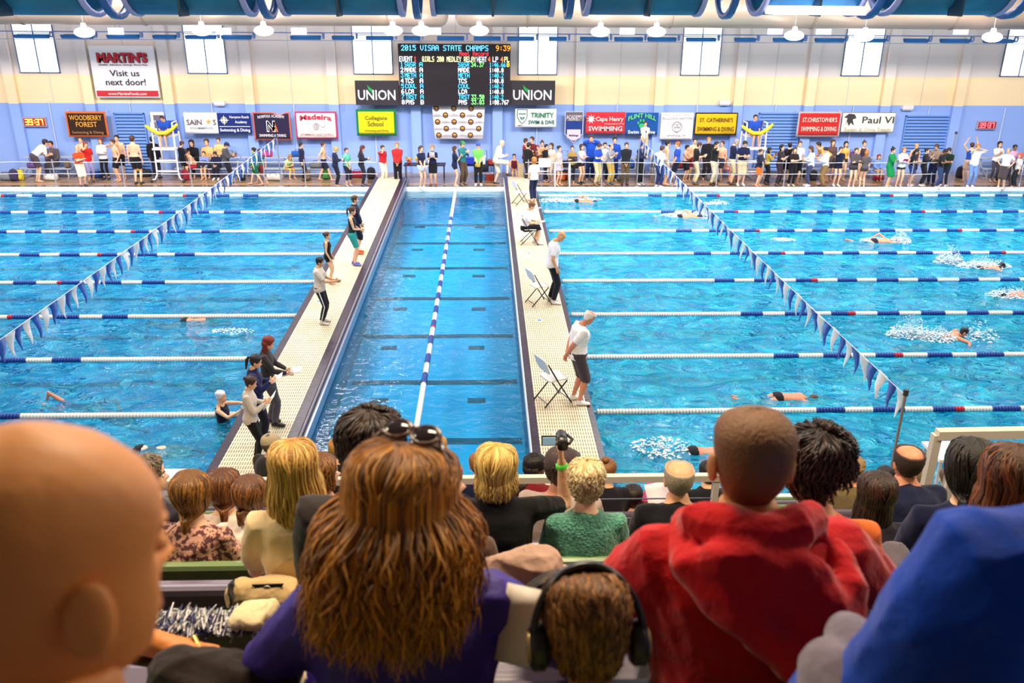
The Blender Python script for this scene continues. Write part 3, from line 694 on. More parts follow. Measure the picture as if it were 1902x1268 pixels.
for i, (u0, u1) in enumerate(((-80, 188), (262, 468), (532, 744), (802, 1018), (1082, 1290), (1402, 1578), (1642, 1850))):
    xa, xb = (u0 - 951) / FPX * Zn + .39, (u1 - 951) / FPX * Zn + .39; xc = (xa + xb) / 2; hw = (xb - xa) / 2
    z = at((u0 + u1) / 2, 28, y=Yn).z + .62
    t = thing('sound_baffle', 'large curved blue baffle hanging under the roof, ' + tx_[i], 'baffle', (xc, Yn, z))
    b = MB(); halfpipe(b, -hw, hw, 0, 0, .62); b.build('shell', bluem, t, True)
    for s in (-1, 1):
        b = MB(); halfpipe(b, s * hw - .03, s * hw + .03, 0, 0, .64, .06); b.build('rim', lav, t, True)
    MB().box((-hw, -.62, .0), (hw, -.56, .05)).build('edge_bar', mat('steel', '#8B93A8', .3, .6), t)
    MB().box((-.015, -.63, -.62), (.015, -.3, .0)).build('seam_strip', plain('#123A58'), t)
    for s in (-.8, .8): MB().cyl((s * hw, 0, -.05), (s * hw, 0, 10 - z), .012, 6).build('hanger', plain('#9AA0A8'), t)
    if i == 5:
        MB().box((-hw * .95, -.7, -.6), (hw * .9, -.3, -.5)).build('light_panel', glow('#F4F0FF', 2.0), t)
for i, u in enumerate((225, 500, 772, 1050, 1345, 1610, 1876)):
    x = (u - 951) / FPX * Zn + .39; z = at(u, 30, y=Yn).z + .56
    t = thing('ring_joint', 'blue ring joining curved baffles, ' + ['leftmost', 'second from left', 'above the scoreboard left edge', 'right of the scoreboard', 'left of the bright light panel', 'right of the bright light panel', 'at the right edge'][i], 'bracket', (x, Yn, z))
    b = MB(); halfpipe(b, -.04, .04, 0, 0, .6, .07, 24, 0, 2 * PI); b.build('ring', plain('#2A62B4', .35), t, True)
    MB().cyl((0, 0, .55), (0, 0, 10 - z), .015, 6).build('hanger', plain('#9AA0A8'), t)
# long round duct in front of the far windows
dm = mat('duct_metal', '#B59E88', .38, .35, bump=(3, .05))
for (u0, u1, tx) in ((-300, 833, 'left half'), (846, 2150, 'right half')):
    Yd = 32.6; xa, xb = at(u0, 45, y=Yd).x, at(u1, 45, y=Yd).x; zc = at(900, 50, y=Yd).z + .58
    t = thing('air_duct', 'long round metallic air duct below the roof, ' + tx, 'duct', ((xa + xb) / 2, Yd, zc)); hw = (xb - xa) / 2
    s = -1 if u0 < 0 else 1; e = hw if u0 < 0 else -hw; rr = []
    for o, r in ((0, .56), (.9, .58), (1, .58)): pass
    L_ = [(-s * hw * -1, .58)]; rings = []
    for (x, r) in ((s * hw, .58), (-s * hw + s * .28, .58), (-s * hw + s * .14, .53), (-s * hw + s * .05, .42), (-s * hw, .25)):
        rings.append(((x, 0, 0), (0, r, 0), (0, 0, r)))
    MB().loft(rings, 28).build('tube', dm, t, True)
    for k in range(5):
        x = -hw + (k + .5) * 2 * hw / 5
        b = MB(); halfpipe(b, x - .03, x + .03, 0, 0, .6, .03, 24, 0, 2 * PI); b.build('strap', plain('#8E7A68'), t, True)
        MB().cyl((x, 0, .58), (x, 0, 10 - zc), .012, 5).build('hanger', plain('#9AA0A8'), t)
# far row of small blue baffles on a cable
Yf = 34.6; segs_ = [(28, 90), (115, 172), (200, 257), (285, 326), (345, 400), (412, 466), (540, 595), (617, 657), (680, 730), (750, 780), (812, 862), (880, 930), (942, 992), (1020, 1052), (1078, 1130), (1142, 1194), (1204, 1256), (1276, 1330), (1366, 1404), (1438, 1492), (1516, 1568), (1600, 1645), (1682, 1724), (1750, 1802), (1830, 1884)]
t = thing('small_baffle_row', 'row of short blue half-round baffles on a cable before the windows', 'baffle', (0, Yf, 0))
zf = at(950, 68, y=Yf).z
for (u0, u1) in segs_:
    xa, xb = at(u0, 66, y=Yf).x, at(u1, 66, y=Yf).x; z = zf - .0
    b = MB(); halfpipe(b, xa, xb, 0, z, .15); b.build('baffle', plain('#2E7FC4'), t, True)
    b = MB(); halfpipe(b, xb + .08, xb + .14, 0, z, .12, .03, 16, 0, 2 * PI); b.build('ring', plain('#8FA8E4'), t, True)
MB().cyl((-25.9, 0, zf + .1), (25.9, 0, zf + .1), .02, 6).build('cable', plain('#8FA8E4'), t); MB().cyl((-25.9, 0, zf - .17), (25.9, 0, zf - .17), .012, 6).build('cable', plain('#B9C2DC'), t)
# high-bay lamps
lamps = [(157, 60), (375, 57), (490, 57), (730, 57), (783, 57), (890, 57), (1115, 59), (1219, 59), (1475, 66), (1605, 68), (1843, 69)]
Yl = 31.6
for i, (u, v) in enumerate(lamps):
    p = at(u, v, y=Yl); t = thing('high_bay_lamp', 'round bright hall lamp hanging under the air duct, ' + ['at the far left', 'over the second window', 'left of the third window', 'at the third window', 'above the scoreboard left corner', 'above the scoreboard centre', 'beside the fourth window', 'above the white dog banner', 'above the right lifeguard', 'over the sixth window', 'above the red clock'][i], 'lamp', tuple(p), group='high bay lamps')
    MB().loft([((0, 0, z), (r, 0, 0), (0, r, 0)) for z, r in ((.15, .09), (.2, .10), (.3, .08))], 20).build('ballast', plain('#B8B8C4'), t, True)
    MB().ell((0, 0, .0), (.33, .33, .17), 20, 10).build('glass_refractor', glow('#FFF2FF', 5), t, True)
    MB().cyl((0, 0, .3), (0, 0, 10 - p.z), .012, 5).build('hanger', plain('#9AA0A8'), t)
for u in (215, 415, 555, 805, 1165, 1440, 1530, 1785):  # plain white panels, their brightness put in as emission
    p = at(u, 58, y=34.2); t = thing('glowing_panel', 'small bright panel above the blue baffle row, ' + {215: 'left of the big white sign', 415: 'right of the second window', 555: 'above the dark orange-edged banner', 805: 'above the scoreboard', 1165: 'above the red Cape Henry banner', 1440: 'above the middle louvre', 1530: 'left of the sixth window', 1785: 'right of the third louvre'}[u], 'panel', tuple(p))
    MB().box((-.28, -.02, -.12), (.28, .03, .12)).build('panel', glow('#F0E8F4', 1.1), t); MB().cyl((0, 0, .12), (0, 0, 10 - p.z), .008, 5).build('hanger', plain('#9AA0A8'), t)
# ============================================================ spectator stands
ROWS = {'Z': .07, 'A': .78, 'B': 1.49, 'C': 2.20, 'D': 2.91, 'E': 3.62, 'F': 4.33, 'H': 6.7, 'I': 7.41, 'J': 8.12, 'K': 8.83}
def ztop(d): return EYE - .60 - .57 * d
stm = mat('stand_floor', '#4A3A34', .7, bump=(30, .1))
b = MB()
for k, d in ROWS.items():
    b.box((-9, d, -.2), (9, d + .71, ztop(d) - .73))
b.box((-9, 5.04, -.2), (9, 5.75, 3.10)); b.box((-9, 5.75, -.2), (9, 6.7, 2.35)); b.box((-9, -4, -.2), (9, .07, ztop(.07) - .33 + .1))
structure(b.build('floor_stands', stm))
def profile(pts, x0, x1):
    n = len(pts); vs = [(x0, y, z) for y, z in pts] + [(x1, y, z) for y, z in pts]
    return vs, [(i, (i + 1) % n, (i + 1) % n + n, i + n) for i in range(n)] + [tuple(range(n - 1, -1, -1)), tuple(range(n, 2 * n))]
bg = mat('bench_green', '#748A5C', .3, bump=(2, .05, (1, 30, 30))); bgy = mat('bench_grey', '#6E6478', .3, bump=(2, .05, (1, 30, 30)))
nmR = {'Z': 'directly under the camera', 'A': 'in front of the camera', 'B': 'behind the man in the red hoodie', 'C': 'green, at the lower left behind the striped pom-pom', 'D': 'grey, holding the tan jacket', 'E': 'green, behind the woman in the teal sweater', 'F': 'grey, behind the man in the dark cap', 'H': 'first below the white rail', 'I': 'second below the white rail', 'J': 'third below the white rail', 'K': 'lowest at the pool side'}
for k, d in ROWS.items():
    green = k in 'CAEIK'; z = ztop(d); m_ = bg if green else bgy
    t = thing('bench', 'long %s spectator bench, %s' % ('green' if green else 'grey', nmR[k].replace('green, ', '').replace('grey, ', '')), 'bench', (0, d, z), group='spectator benches')
    pr = [(0, -.03), (.008, -.008), (.025, 0), (.045, -.004), (.055, -.03), (.05, -.2), (.07, -.27), (.03, -.27), (.012, -.25), (0, -.19), (.012, -.175), (.012, -.12), (0, -.10)]
    MB().add(*profile(pr, -8.6, 8.6)).build('backrest', m_, t)
    MB().add(*profile([(.03, -.272), (.40, -.272), (.44, -.285), (.45, -.31), (.44, -.335), (.40, -.34), (.03, -.34), (.01, -.31)], -8.6, 8.6)).build('seat', m_, t)
    for x in np.arange(-8, 8.1, 1.6): MB().box((x - .03, .05, -.73), (x + .03, .38, -.34)).build('leg', plain('#55505A'), t)
# rails
rw = mat('rail_white', '#D9D0C4', .4)
t = thing('guard_rail', 'off-white metal guard rail in front of the upper stand', 'railing', (0, 5.55, 3.10)); zr = .90
MB().bar((-3.2, 0, zr), (1.75, 0, zr), .05, .05).build('top_rail', rw, t)
for x in (-3.1, -1.9, -.6, .62, 1.7): MB().bar((x, 0, 0), (x, 0, zr), .045).build('post', rw, t)
for z in (.2, .38, .55, .72): MB().cyl((-3.2, 0, z), (1.75, 0, z), .006, 5).build('wire', mat('steel', '#8B93A8', .3, .6), t)
p = at(1740, 806, y=5.6); q = at(1902, 802, y=5.6)
t = thing('stair_rail', 'tall off-white rail frame at the stair opening on the right', 'railing', (p.x, 5.6, 3.10)); H = p.z - 3.10
MB().bar((0, 0, H), (q.x - p.x + .6, 0, q.z - 3.10), .07).build('top_rail', rw, t)
MB().bar((0, 0, 0), (0, 0, H), .06).build('post', rw, t); MB().bar((.17, .0, 0), (.17, 0, H), .06).build('post', rw, t); MB().bar((.9, 0, 0), (.9, 0, H), .06).build('post', rw, t)
for z in (.25, .5): MB().bar((0, 0, z * H * 1.2), (.17, 0, z * H * 1.2), .05).build('crosspiece', rw, t)
# ============================================================ people
V = Vector
def tab(t, z):
    for i in range(len(t) - 1):
        if z <= t[i + 1][0]:
            a, b_ = t[i], t[i + 1]; f = max(0, (z - a[0]) / (b_[0] - a[0]))
            return [a[k] + (b_[k] - a[k]) * f for k in range(1, len(a))]
    return list(t[-1][1:])
# z above the chin, front y, back y, half width
HEADT = [(0, .050, -.02, .018), (.008, .068, -.03, .030), (.02, .078, -.038, .040), (.035, .080, -.048, .048), (.055, .083, -.060, .056), (.08, .082, -.078, .063), (.105, .080, -.090, .068),
         (.125, .083, -.097, .071), (.145, .088, -.100, .074), (.17, .084, -.100, .0765), (.19, .072, -.094, .074), (.207, .054, -.078, .063), (.22, .030, -.054, .044), (.229, .005, -.028, .022), (.232, -.008, -.012, .004)]
def headpt(phi, z, off=0):
    """phi 0 = front, pi = back; point on the head surface pushed out by off"""
    f, bk, hw = tab(HEADT, z); cyy = (f + bk) / 2; hl = (f - bk) / 2
    c, s = math.cos(phi), math.sin(phi); e = .88
    x = hw * math.copysign(abs(s) ** e, s); y = cyy + hl * math.copysign(abs(c) ** e, c)
    p = V((x, y, z)); n = V((s * .9, c, 1.6 * max(0, (z - .13)) / .1 if z > .13 else 0)).normalized()
    return p + n * off
def head_mb(mb, M, lod=1):
    n = 28 if lod else 16; zs = [t[0] for t in HEADT]
    if lod:
        zs = sorted(set(zs + [.045, .066, .073, .09, .098, .112, .118, .135])); 
    vs = []; fs = []
    for z in zs:
        for k in range(n):
            ph = 2 * PI * k / n; p = headpt(ph, z); dp = math.atan2(math.sin(ph), math.cos(ph))
            y = p.y
            y += .024 * math.exp(-(dp / .16) ** 2) * math.exp(-((z - .08) / .014) ** 2) + .010 * math.exp(-(dp / .15) ** 2) * math.exp(-((z - .1) / .022) ** 2)
            y -= .010 * math.exp(-((abs(dp) - .42) / .2) ** 2) * math.exp(-((z - .115) / .014) ** 2)
            y += .005 * math.exp(-(dp / .35) ** 2) * math.exp(-((z - .05) / .008) ** 2) - .004 * math.exp(-(dp / .4) ** 2) * math.exp(-((z - .034) / .007) ** 2)
            vs.append(M @ V((p.x, y, z)))
    R = len(zs)
    for i in range(R - 1):
        for k in range(n): fs.append((i * n + k, i * n + (k + 1) % n, (i + 1) * n + (k + 1) % n, (i + 1) * n + k))
    fs.append(tuple(range(n - 1, -1, -1))); fs.append(tuple((R - 1) * n + k for k in range(n)))
    mb.add(vs, fs, 0); Rm = M.to_3x3()
    for s in (-1, 1):
        mb.ell(M @ V((s * .031, .071, .115)), (.013, .011, .008), 10, 6, 1, Rm); mb.ell(M @ V((s * .031, .0795, .115)), (.0062, .004, .0062), 8, 5, 2, Rm)
        q = Rm @ Matrix.Rotation(s * -.35, 3, 'Z'); mb.ell(M @ V((s * .079, -.012, .105)), (.007, .019, .032), 10, 8, 0, q)
        mb.ell(M @ V((s * .075, -.008, .085)), (.008, .011, .012), 8, 6, 0, q)
        mb.tube([M @ V((s * (.018 + .012 * k), .088 - .006 * k - .006 * (k == 2), .131 + .003 * math.sin(k * 1.6))) for k in range(3)], [.003, .0035, .002], 5, 2)
    mb.tube([M @ V((.022 * q, .086 - .01 * q * q, .0415)) for q in (-1, -.5, 0, .5, 1)], [.002, .0045, .005, .0045, .002], 6, 3)

class Pose: pass
UP = V((0, 0, 1))
def ik(a, t, l1, l2, pole):
    d = t - a; L_ = d.length
    if L_ > (l1 + l2) * .995: t = a + d * ((l1 + l2) * .995 / L_); d = t - a; L_ = d.length
    L_ = max(L_, abs(l1 - l2) + .02); x = (l1 * l1 - l2 * l2 + L_ * L_) / (2 * L_); h = math.sqrt(max(0, l1 * l1 - x * x))
    dn = d.normalized(); pl = pole - dn * pole.dot(dn); pl.normalize()
    return a + dn * x + pl * h, t
def pose(pel=.93, lean=0, bend=0, R=(.25, .05, -.12), L=None, fR=(.10, .0), fL=None, hy=0, hp=0, epR=None, epL=None, wide=1, fem=0, fz=(0, 0), twist=0, y0=0, kp=(0, 1, .0)):
    s = Pose(); s.fem = fem; s.wide = wide
    s.pel = V((0, y0, pel)); L = L if L is not None else R; fL = fL if fL is not None else fR
    # spine samples
    s.sp = []; p = s.pel.copy(); n = 14; ds = .66 / n
    for k in range(n + 1):
        q = k / n; a = lean + bend * min(1, q * 1.3); up = V((0, math.sin(a), math.cos(a))); fw = V((0, math.cos(a), -math.sin(a)))
        s.sp.append((p.copy(), up, fw)); p = p + up * ds
    def sp(q):
        i = q / ds; i0 = int(max(0, min(n - 1, math.floor(i)))); f = i - i0; a, b_ = s.sp[i0], s.sp[i0 + 1]
        return a[0] + (b_[0] - a[0]) * f, a[1].lerp(b_[1], max(0, min(1, f))), a[2].lerp(b_[2], max(0, min(1, f)))
    s.spf = sp
    s.sh = []; s.el = []; s.wr = []; s.hip = []; s.kn = []; s.an = []
    c, up, fw = sp(.45); shw = (.178 if not fem else .158) * (1 + (wide - 1) * .6)
    for i, (sx, tg, ep) in enumerate(((1, R, epR), (-1, L, epL))):
        sh = c + V((sx * shw, 0, 0)) + up * -.0 + fw * -.005
        t = V((sx * tg[0], y0 + tg[1], pel + tg[2])); pole = V((sx * (ep[0] if ep else .5), ep[1] if ep else -.7, ep[2] if ep else -.5))
        el, t = ik(sh, t, .285, .255, pole); s.sh.append(sh); s.el.append(el); s.wr.append(t)
    for sx, ft, z_ in ((1, fR, fz[0]), (-1, fL, fz[1])):
        hip = s.pel + V((sx * .09, 0, -.03)); an = V((sx * ft[0], ft[1], .085 + z_)); kn, an = ik(hip, an, .43, .415, V((sx * kp[0], kp[1], kp[2])))
        s.hip.append(hip); s.kn.append(kn); s.an.append(an)
    nb, up, fw = sp(.53); s.neck = nb; q = Quaternion((0, 0, 1), -hy) @ Quaternion((1, 0, 0), -(hp))
    M = (q.to_matrix().to_4x4()); M.translation = nb + up * .005 + fw * .012 + (q @ V((0, 0, 0))) + V((0, .012 + .03 * math.sin(max(0, hp)), .012)); s.hm = M
    return s
TORSO = [(-.10, .135, .085, -.01), (-.05, .165, .105, -.012), (.02, .170, .112, -.012), (.09, .155, .105, -.005), (.17, .140, .096, 0), (.25, .148, .103, .005), (.33, .162, .112, .008), (.40, .164, .108, .002), (.44, .156, .098, -.006), (.475, .128, .086, -.012), (.50, .100, .072, -.012), (.525, .070, .062, -.006), (.58, .055, .056, .006), (.63, .052, .058, .014)]
TORSO_F = [(-.10, .140, .09, -.01), (-.05, .168, .112, -.016), (.02, .168, .112, -.014), (.09, .145, .098, -.005), (.17, .122, .086, 0), (.25, .130, .096, .008), (.33, .142, .110, .016), (.40, .148, .098, .006), (.44, .140, .084, -.004), (.475, .110, .072, -.008), (.50, .080, .060, -.008), (.525, .056, .052, -.002), (.58, .046, .048, .006), (.63, .045, .05, .014)]
def torso(mb, s, a, b_, off, n=18):
    T = TORSO_F if s.fem else TORSO; qs = sorted(set([a, b_] + [t[0] for t in T if a < t[0] < b_])); rings = []
    for q in qs:
        rx, ry, yo = tab(T, q); c, up, fw = s.spf(q); k = 1 + (s.wide - 1) * (1 if q < .5 else .35)
        rings.append((c + fw * yo, V((1, 0, 0)) * (rx * k + off), fw * (ry * (1 + (s.wide - 1) * 1.3 * (q < .45)) + off)))
    mb.loft(rings, n, p=.86)
def arm(mb, s, i, frac, off, n=10):
    a, e, w_ = s.sh[i], s.el[i], s.wr[i]; k = .88 if s.fem else 1; k *= 1 + (s.wide - 1) * .5
    P = [a, a.lerp(e, .35), a.lerp(e, .8), e, e.lerp(w_, .3), e.lerp(w_, .7), w_]; R = [.054 * k, .049 * k, .041 * k, .038 * k, .038 * k, .030 * k, .0245 * k]; T = [0, .18, .4, .5, .65, .85, 1]
    pts = []; rr = []
    for p, r, t in zip(P, R, T):
        if t <= frac + 1e-6: pts.append(p); rr.append(r + off)
    if frac < 1 and T[len(pts) - 1] < frac - 1e-3:
        j = len(pts); f = (frac - T[j - 1]) / (T[j] - T[j - 1]); pts.append(P[j - 1].lerp(P[j], f)); rr.append(R[j - 1] + (R[j] - R[j - 1]) * f + off)
    st = (s.spf(.42)[0] * .45 + a * .55); st = V((st.x, st.y, a.z - .01))
    pts = [st] + pts; rr = [rr[0] * .95] + rr
    if frac < 1: mb.tube(pts, rr, n)
    else: mb.limb(pts, rr, n)
def leg(mb, s, i, frac, off, n=12, loose=0):
    h, k_, a = s.hip[i], s.kn[i], s.an[i]; w_ = 1 + (s.wide - 1) * .6
    P = [h + (h - k_).normalized() * .04, h.lerp(k_, .2), h.lerp(k_, .6), k_, k_.lerp(a, .3), k_.lerp(a, .7), a]; R = [.088 * w_, .083 * w_, .066 * w_, .054 * w_, .055 * w_, .042, .036]; T = [0, .1, .3, .5, .65, .85, 1]
    pts = []; rr = []
    for p, r, t in zip(P, R, T):
        if t <= frac + 1e-6: pts.append(p); rr.append(r + off + loose * t)
    if frac < 1 and T[len(pts) - 1] < frac - 1e-3:
        j = len(pts); f = (frac - T[j - 1]) / (T[j] - T[j - 1]); pts.append(P[j - 1].lerp(P[j], f)); rr.append(R[j - 1] + (R[j] - R[j - 1]) * f + off + loose * frac)
    mb.tube(pts, rr, n)
def foot(mb, s, i, off=0):
    a = s.an[i]; sx = 1 if i == 0 else -1; d = V((sx * .12, 1, 0)).normalized(); x = d.cross(UP); g = a.z - .085
    for_ = [(-.055, .030, .035, .034), (-.02, .034, .048, .046), (.05, .036, .040, .038), (.11, .043, .030, .028), (.155, .042, .024, .022), (.185, .025, .018, .018)]
    rings = []
    for f, w_, h_, zc in for_: rings.append((V((a.x, a.y, g + zc + off * .2)) + d * f, x * (w_ + off), UP * (h_ * .8 + off * .6)))
    mb.loft(rings, 10)
def hand(mb, s, i, lod=1, curl=.5):
    w_ = s.wr[i]; d = (w_ - s.el[i]).normalized(); sx = 1 if i == 0 else -1
    nrm = V((-sx, 0, 0)) - d * d.dot(V((-sx, 0, 0)))          # palm faces the body's middle
    if nrm.length < .3: nrm = V((0, 0, -1)) - d * d.dot(V((0, 0, -1)))
    nrm.normalize(); sd = d.cross(nrm) * (1 if i == 0 else -1)
    if sd.dot(V((0, 1, .6))) < 0: sd = -sd
    mb.loft([(w_ - d * .03, sd * .024, nrm * .02), (w_ + d * .01, sd * .027, nrm * .016), (w_ + d * .05, sd * .038, nrm * .014), (w_ + d * .085, sd * .036, nrm * .012)], 8)
    n = 6 if lod else 4
    for k, (o, l) in enumerate(((-.028, .062), (-.0095, .072), (.0095, .078), (.028, .07))):
        b0 = w_ + d * .078 + sd * o; c1 = b0 + (d * math.cos(curl * .5) + nrm * math.sin(curl * .5)) * l * .45
        c2 = c1 + (d * math.cos(curl * 1.3) + nrm * math.sin(curl * 1.3)) * l * .32; c3 = c2 + (d * math.cos(curl * 2) + nrm * math.sin(curl * 2)) * l * .25
        mb.tube([b0, c1, c2, c3], [.0095, .0088, .008, .006], n)
    b0 = w_ + d * .02 + sd * .026; c1 = b0 + (d * .6 + sd * .8 + nrm * .2).normalized() * .038; c2 = c1 + (d * .9 + sd * .3 + nrm * .3).normalized() * .03
    mb.tube([b0, c1, c2], [.012, .0105, .008], n)
_cache = {}
def body_mesh(key, s, vox, lod):
    k = ('body', key)
    if k not in _cache:
        b = MB(); torso(b, s, -.09, .58, 0)
        hc = s.hm @ V((0, -.005, .03)); b.tube([s.spf(.48)[0], s.spf(.54)[0], hc], [.06, .053 if not s.fem else .046, .05 if not s.fem else .043], 12)
        for i in (0, 1): arm(b, s, i, 1, 0); leg(b, s, i, 1, 0); foot(b, s, i)
        me = fuse(b, vox, 3); h = MB(); head_mb(h, s.hm, lod)
        for i in (0, 1): hand(h, s, i, lod)
        o = merge_mesh(me, h); _cache[k] = o
    return _cache[k]
def merge_mesh(me, mb):
    n = len(me.vertices); co = np.empty(n * 3, np.float32); me.vertices.foreach_get('co', co)
    nl = len(me.loops); li = np.empty(nl, np.int32); me.loops.foreach_get('vertex_index', li); npol = len(me.polygons); ls = np.empty(npol, np.int32); me.polygons.foreach_get('loop_start', ls)
    li2 = []; ls2 = []; c = nl
    for f in mb.f: ls2.append(c); li2.extend([i + n for i in f]); c += len(f)
    out = bpy.data.meshes.new('body'); out.vertices.add(n + len(mb.v)); out.vertices.foreach_set('co', np.concatenate([co, np.array(mb.v, np.float32).ravel()]))
    out.loops.add(c); out.loops.foreach_set('vertex_index', np.concatenate([li, np.array(li2, np.int32)])); out.polygons.add(npol + len(mb.f)); out.polygons.foreach_set('loop_start', np.concatenate([ls, np.array(ls2, np.int32)]))
    out.polygons.foreach_set('material_index', np.concatenate([np.zeros(npol, np.int32), np.array(mb.m, np.int32)])); out.update(calc_edges=True); out.validate()
    out.polygons.foreach_set('use_smooth', [True] * len(out.polygons)); return out
TOPS = {'tee': (.42, .014, 0), 'polo': (.38, .014, 0), 'shirt': (.97, .015, .0), 'hoodie': (.97, .028, .0), 'jacket': (.97, .022, 0), 'tank': (0, .010, 0), 'suit': (0, .006, 0), 'robe': (.97, .03, 0)}
BOTS = {'pants': (.97, .016, .014), 'jeans': (.97, .012, .008), 'leggings': (.93, .008, 0), 'shorts': (.42, .020, .03), 'long_shorts': (.56, .02, .03), 'mini': (.16, .016, .02), 'capri': (.75, .012, .01), 'briefs': (.04, .006, 0)}
def top_mesh(key, s, kind, vox, fold):
    k = ('top', key, kind)
    if k not in _cache:
        fr, off, _ = TOPS[kind]; off += fold * .9 if fold else .002; b = MB(); lo = -.07 if kind not in ('suit', 'tank') else -.06
        if kind in ('robe',): lo = -.09
        hi = .522 if fr else .475
        torso(b, s, lo, hi, off)
        if kind in ('suit', 'tank'):
            for i in (0, 1):
                a, up, fw = s.spf(.44); x = s.sh[i].x * .5; tp = s.spf(.495)[0]
                b.tube([V((x, 0, 0)) + V((0, a.y, a.z)) + fw * .09, V((x * .9, tp.y, tp.z)) + fw * .02, V((x, 0, 0)) + V((0, a.y, a.z)) - fw * .085], [.016, .016, .016], 6)
        if fr:
            for i in (0, 1): arm(b, s, i, fr, off)
            if kind in ('polo', 'shirt', 'jacket', 'hoodie'):
                c, up, fw = s.spf(.525); b.tube([c - up * .03, c + up * .022 + fw * .004], [.078 if not s.fem else .066, .069 if not s.fem else .058], 14)
        if kind in ('robe',):
            c, up, fw = s.spf(-.05); rx = .2 * s.wide; k1 = (s.kn[0] + s.kn[1]) / 2; sp_ = abs(s.kn[0].x - s.kn[1].x) / 2
            b.loft([(c, V((rx, 0, 0)), fw * .14), (c.lerp(k1, .5), V((rx + .02, 0, 0)), V((0, .16, 0))), (k1, V((max(rx, sp_ + .1) + .02, 0, 0)), V((0, .17, 0)))], 16)
        _cache[k] = fuse(b, vox, 16 if vox < .0125 else 4, fold)
    return _cache[k]
def bot_mesh(key, s, kind, vox, fold):
    k = ('bot', key, kind)
    if k not in _cache:
        b = MB()
        if kind == 'skirt':
            c, up, fw = s.spf(-.02); rx = .185 * s.wide; k1 = s.hip[0].lerp(s.kn[0], .55) * .5 + s.hip[1].lerp(s.kn[1], .55) * .5; torso(b, s, -.06, .08, .016)
            b.loft([(c, V((rx, 0, 0)), fw * .13), (k1, V((rx + .035, 0, 0)), V((0, .17, 0)))], 16)
        else:
            fr, off, lo = BOTS[kind]; torso(b, s, -.10, .07, off)
            for i in (0, 1): leg(b, s, i, fr, off, 12, lo)
        _cache[k] = fuse(b, vox, 16 if vox < .0125 else 4, fold)
    return _cache[k]
def shoe_mesh(key, s, i):
    k = ('shoe', key, i)
    if k not in _cache:
        b = MB(); foot(b, s, i, .008); a = s.an[i]
        b.tube([a + V((0, .0, -.03)), a + V((0, -.002, .01))], [.043, .046], 10)
        me = b.mesh('shoe', True); _cache[k] = me
    return _cache[k]
def hair_mesh(style):
    k = ('hair', style)
    if k in _cache: return _cache[k]
    b = MB(); rg = random.Random(hash(style) % 100); n = 26
    buzz = style == 'buzz'; off0 = .004 if buzz else .014
    def line(ph):          # lower edge of the hair
        a = abs(math.atan2(math.sin(ph), math.cos(ph)))
        if style == 'balding': return tab([(0, .30), (1.2, .30), (1.35, .12), (2.2, .05), (3.2, .04)], a)[0]
        return tab([(0, .182), (.55, .18), (.95, .15), (1.25, .10), (1.5, .115), (1.9, .06), (2.6, .03), (3.2, .025)], a)[0]
    zt = .232; m_ = 12; vs = []; fs = []
    top_cut = .185 if style == 'balding' else zt
    for j in range(m_ + 1):
        for i in range(n):
            ph = 2 * PI * i / n; lo = min(line(ph), top_cut - .001); z = lo + (top_cut - lo) * (j / m_)
            o = off0 * min(1, .35 + j / m_ * 4) * (1 + .18 * math.sin(ph * 9 + j * 1.3) * (not buzz) + .1 * rg.random())
            if style in ('long', 'bob', 'curly'): o *= 1.5
            vs.append(headpt(ph, z, o) + V((0, 0, .4 * o * (j / m_))))
    # inner shell
    N0 = len(vs)
    for j in range(m_ + 1):
        for i in range(n):
            ph = 2 * PI * i / n; lo = min(line(ph), top_cut - .001); z = lo + (top_cut - lo) * (j / m_); vs.append(headpt(ph, z, -.008))
    for j in range(m_):
        for i in range(n):
            i2 = (i + 1) % n; fs += [(j * n + i, j * n + i2, (j + 1) * n + i2, (j + 1) * n + i), (N0 + (j + 1) * n + i, N0 + (j + 1) * n + i2, N0 + j * n + i2, N0 + j * n + i)]
    for i in range(n): i2 = (i + 1) % n; fs += [(i, N0 + i, N0 + i2, i2), (m_ * n + i, m_ * n + i2, N0 + m_ * n + i2, N0 + m_ * n + i)]
    b.add(vs, fs)
    if style == 'long' or style == 'bob':
        L_ = .34 if style == 'long' else .13
        for i in range(26):
            ph = 1.7 + (2 * PI - 3.4) * i / 25; p0 = headpt(ph, .15, .012); p1 = headpt(ph, .09, .022); p2 = headpt(ph, .03, .022); dn = V((.25 * math.sin(ph) * .04, -.02 if math.cos(ph) < 0 else .0, -1))
            pts = [p0, p1, p2 + V((0, 0, -.01)), p2 + dn * L_ * .5 + V((.008 * math.sin(i * 3), .01 * math.sin(i * 2), 0)), p2 + dn * L_ * (.85 + .15 * math.sin(i * 1.7))]
            b.tube(pts, [.012, .016, .018, .017, .005], 6)
    if style == 'pony':
        b.tube([V((0, -.10, .17)), V((0, -.135, .165)), V((0, -.15, .11)), V((.0, -.14, .03)), V((.01, -.13, -.06))], [.018, .026, .028, .024, .008], 10)
    if style == 'bun': b.ell((0, -.115, .175), (.038, .034, .036), 14, 9)
    if style == 'topbun': b.ell((0, -.05, .262), (.035, .035, .032), 14, 9)
    if style == 'curly':
        for i in range(70):
            ph = rg.random() * 6.28; z = .05 + rg.random() * .18
            if z > line(ph): b.ell(headpt(ph, z, .02), (.016, .016, .016), 6, 4)
    me = b.mesh('hair', True); _cache[k] = me; return me
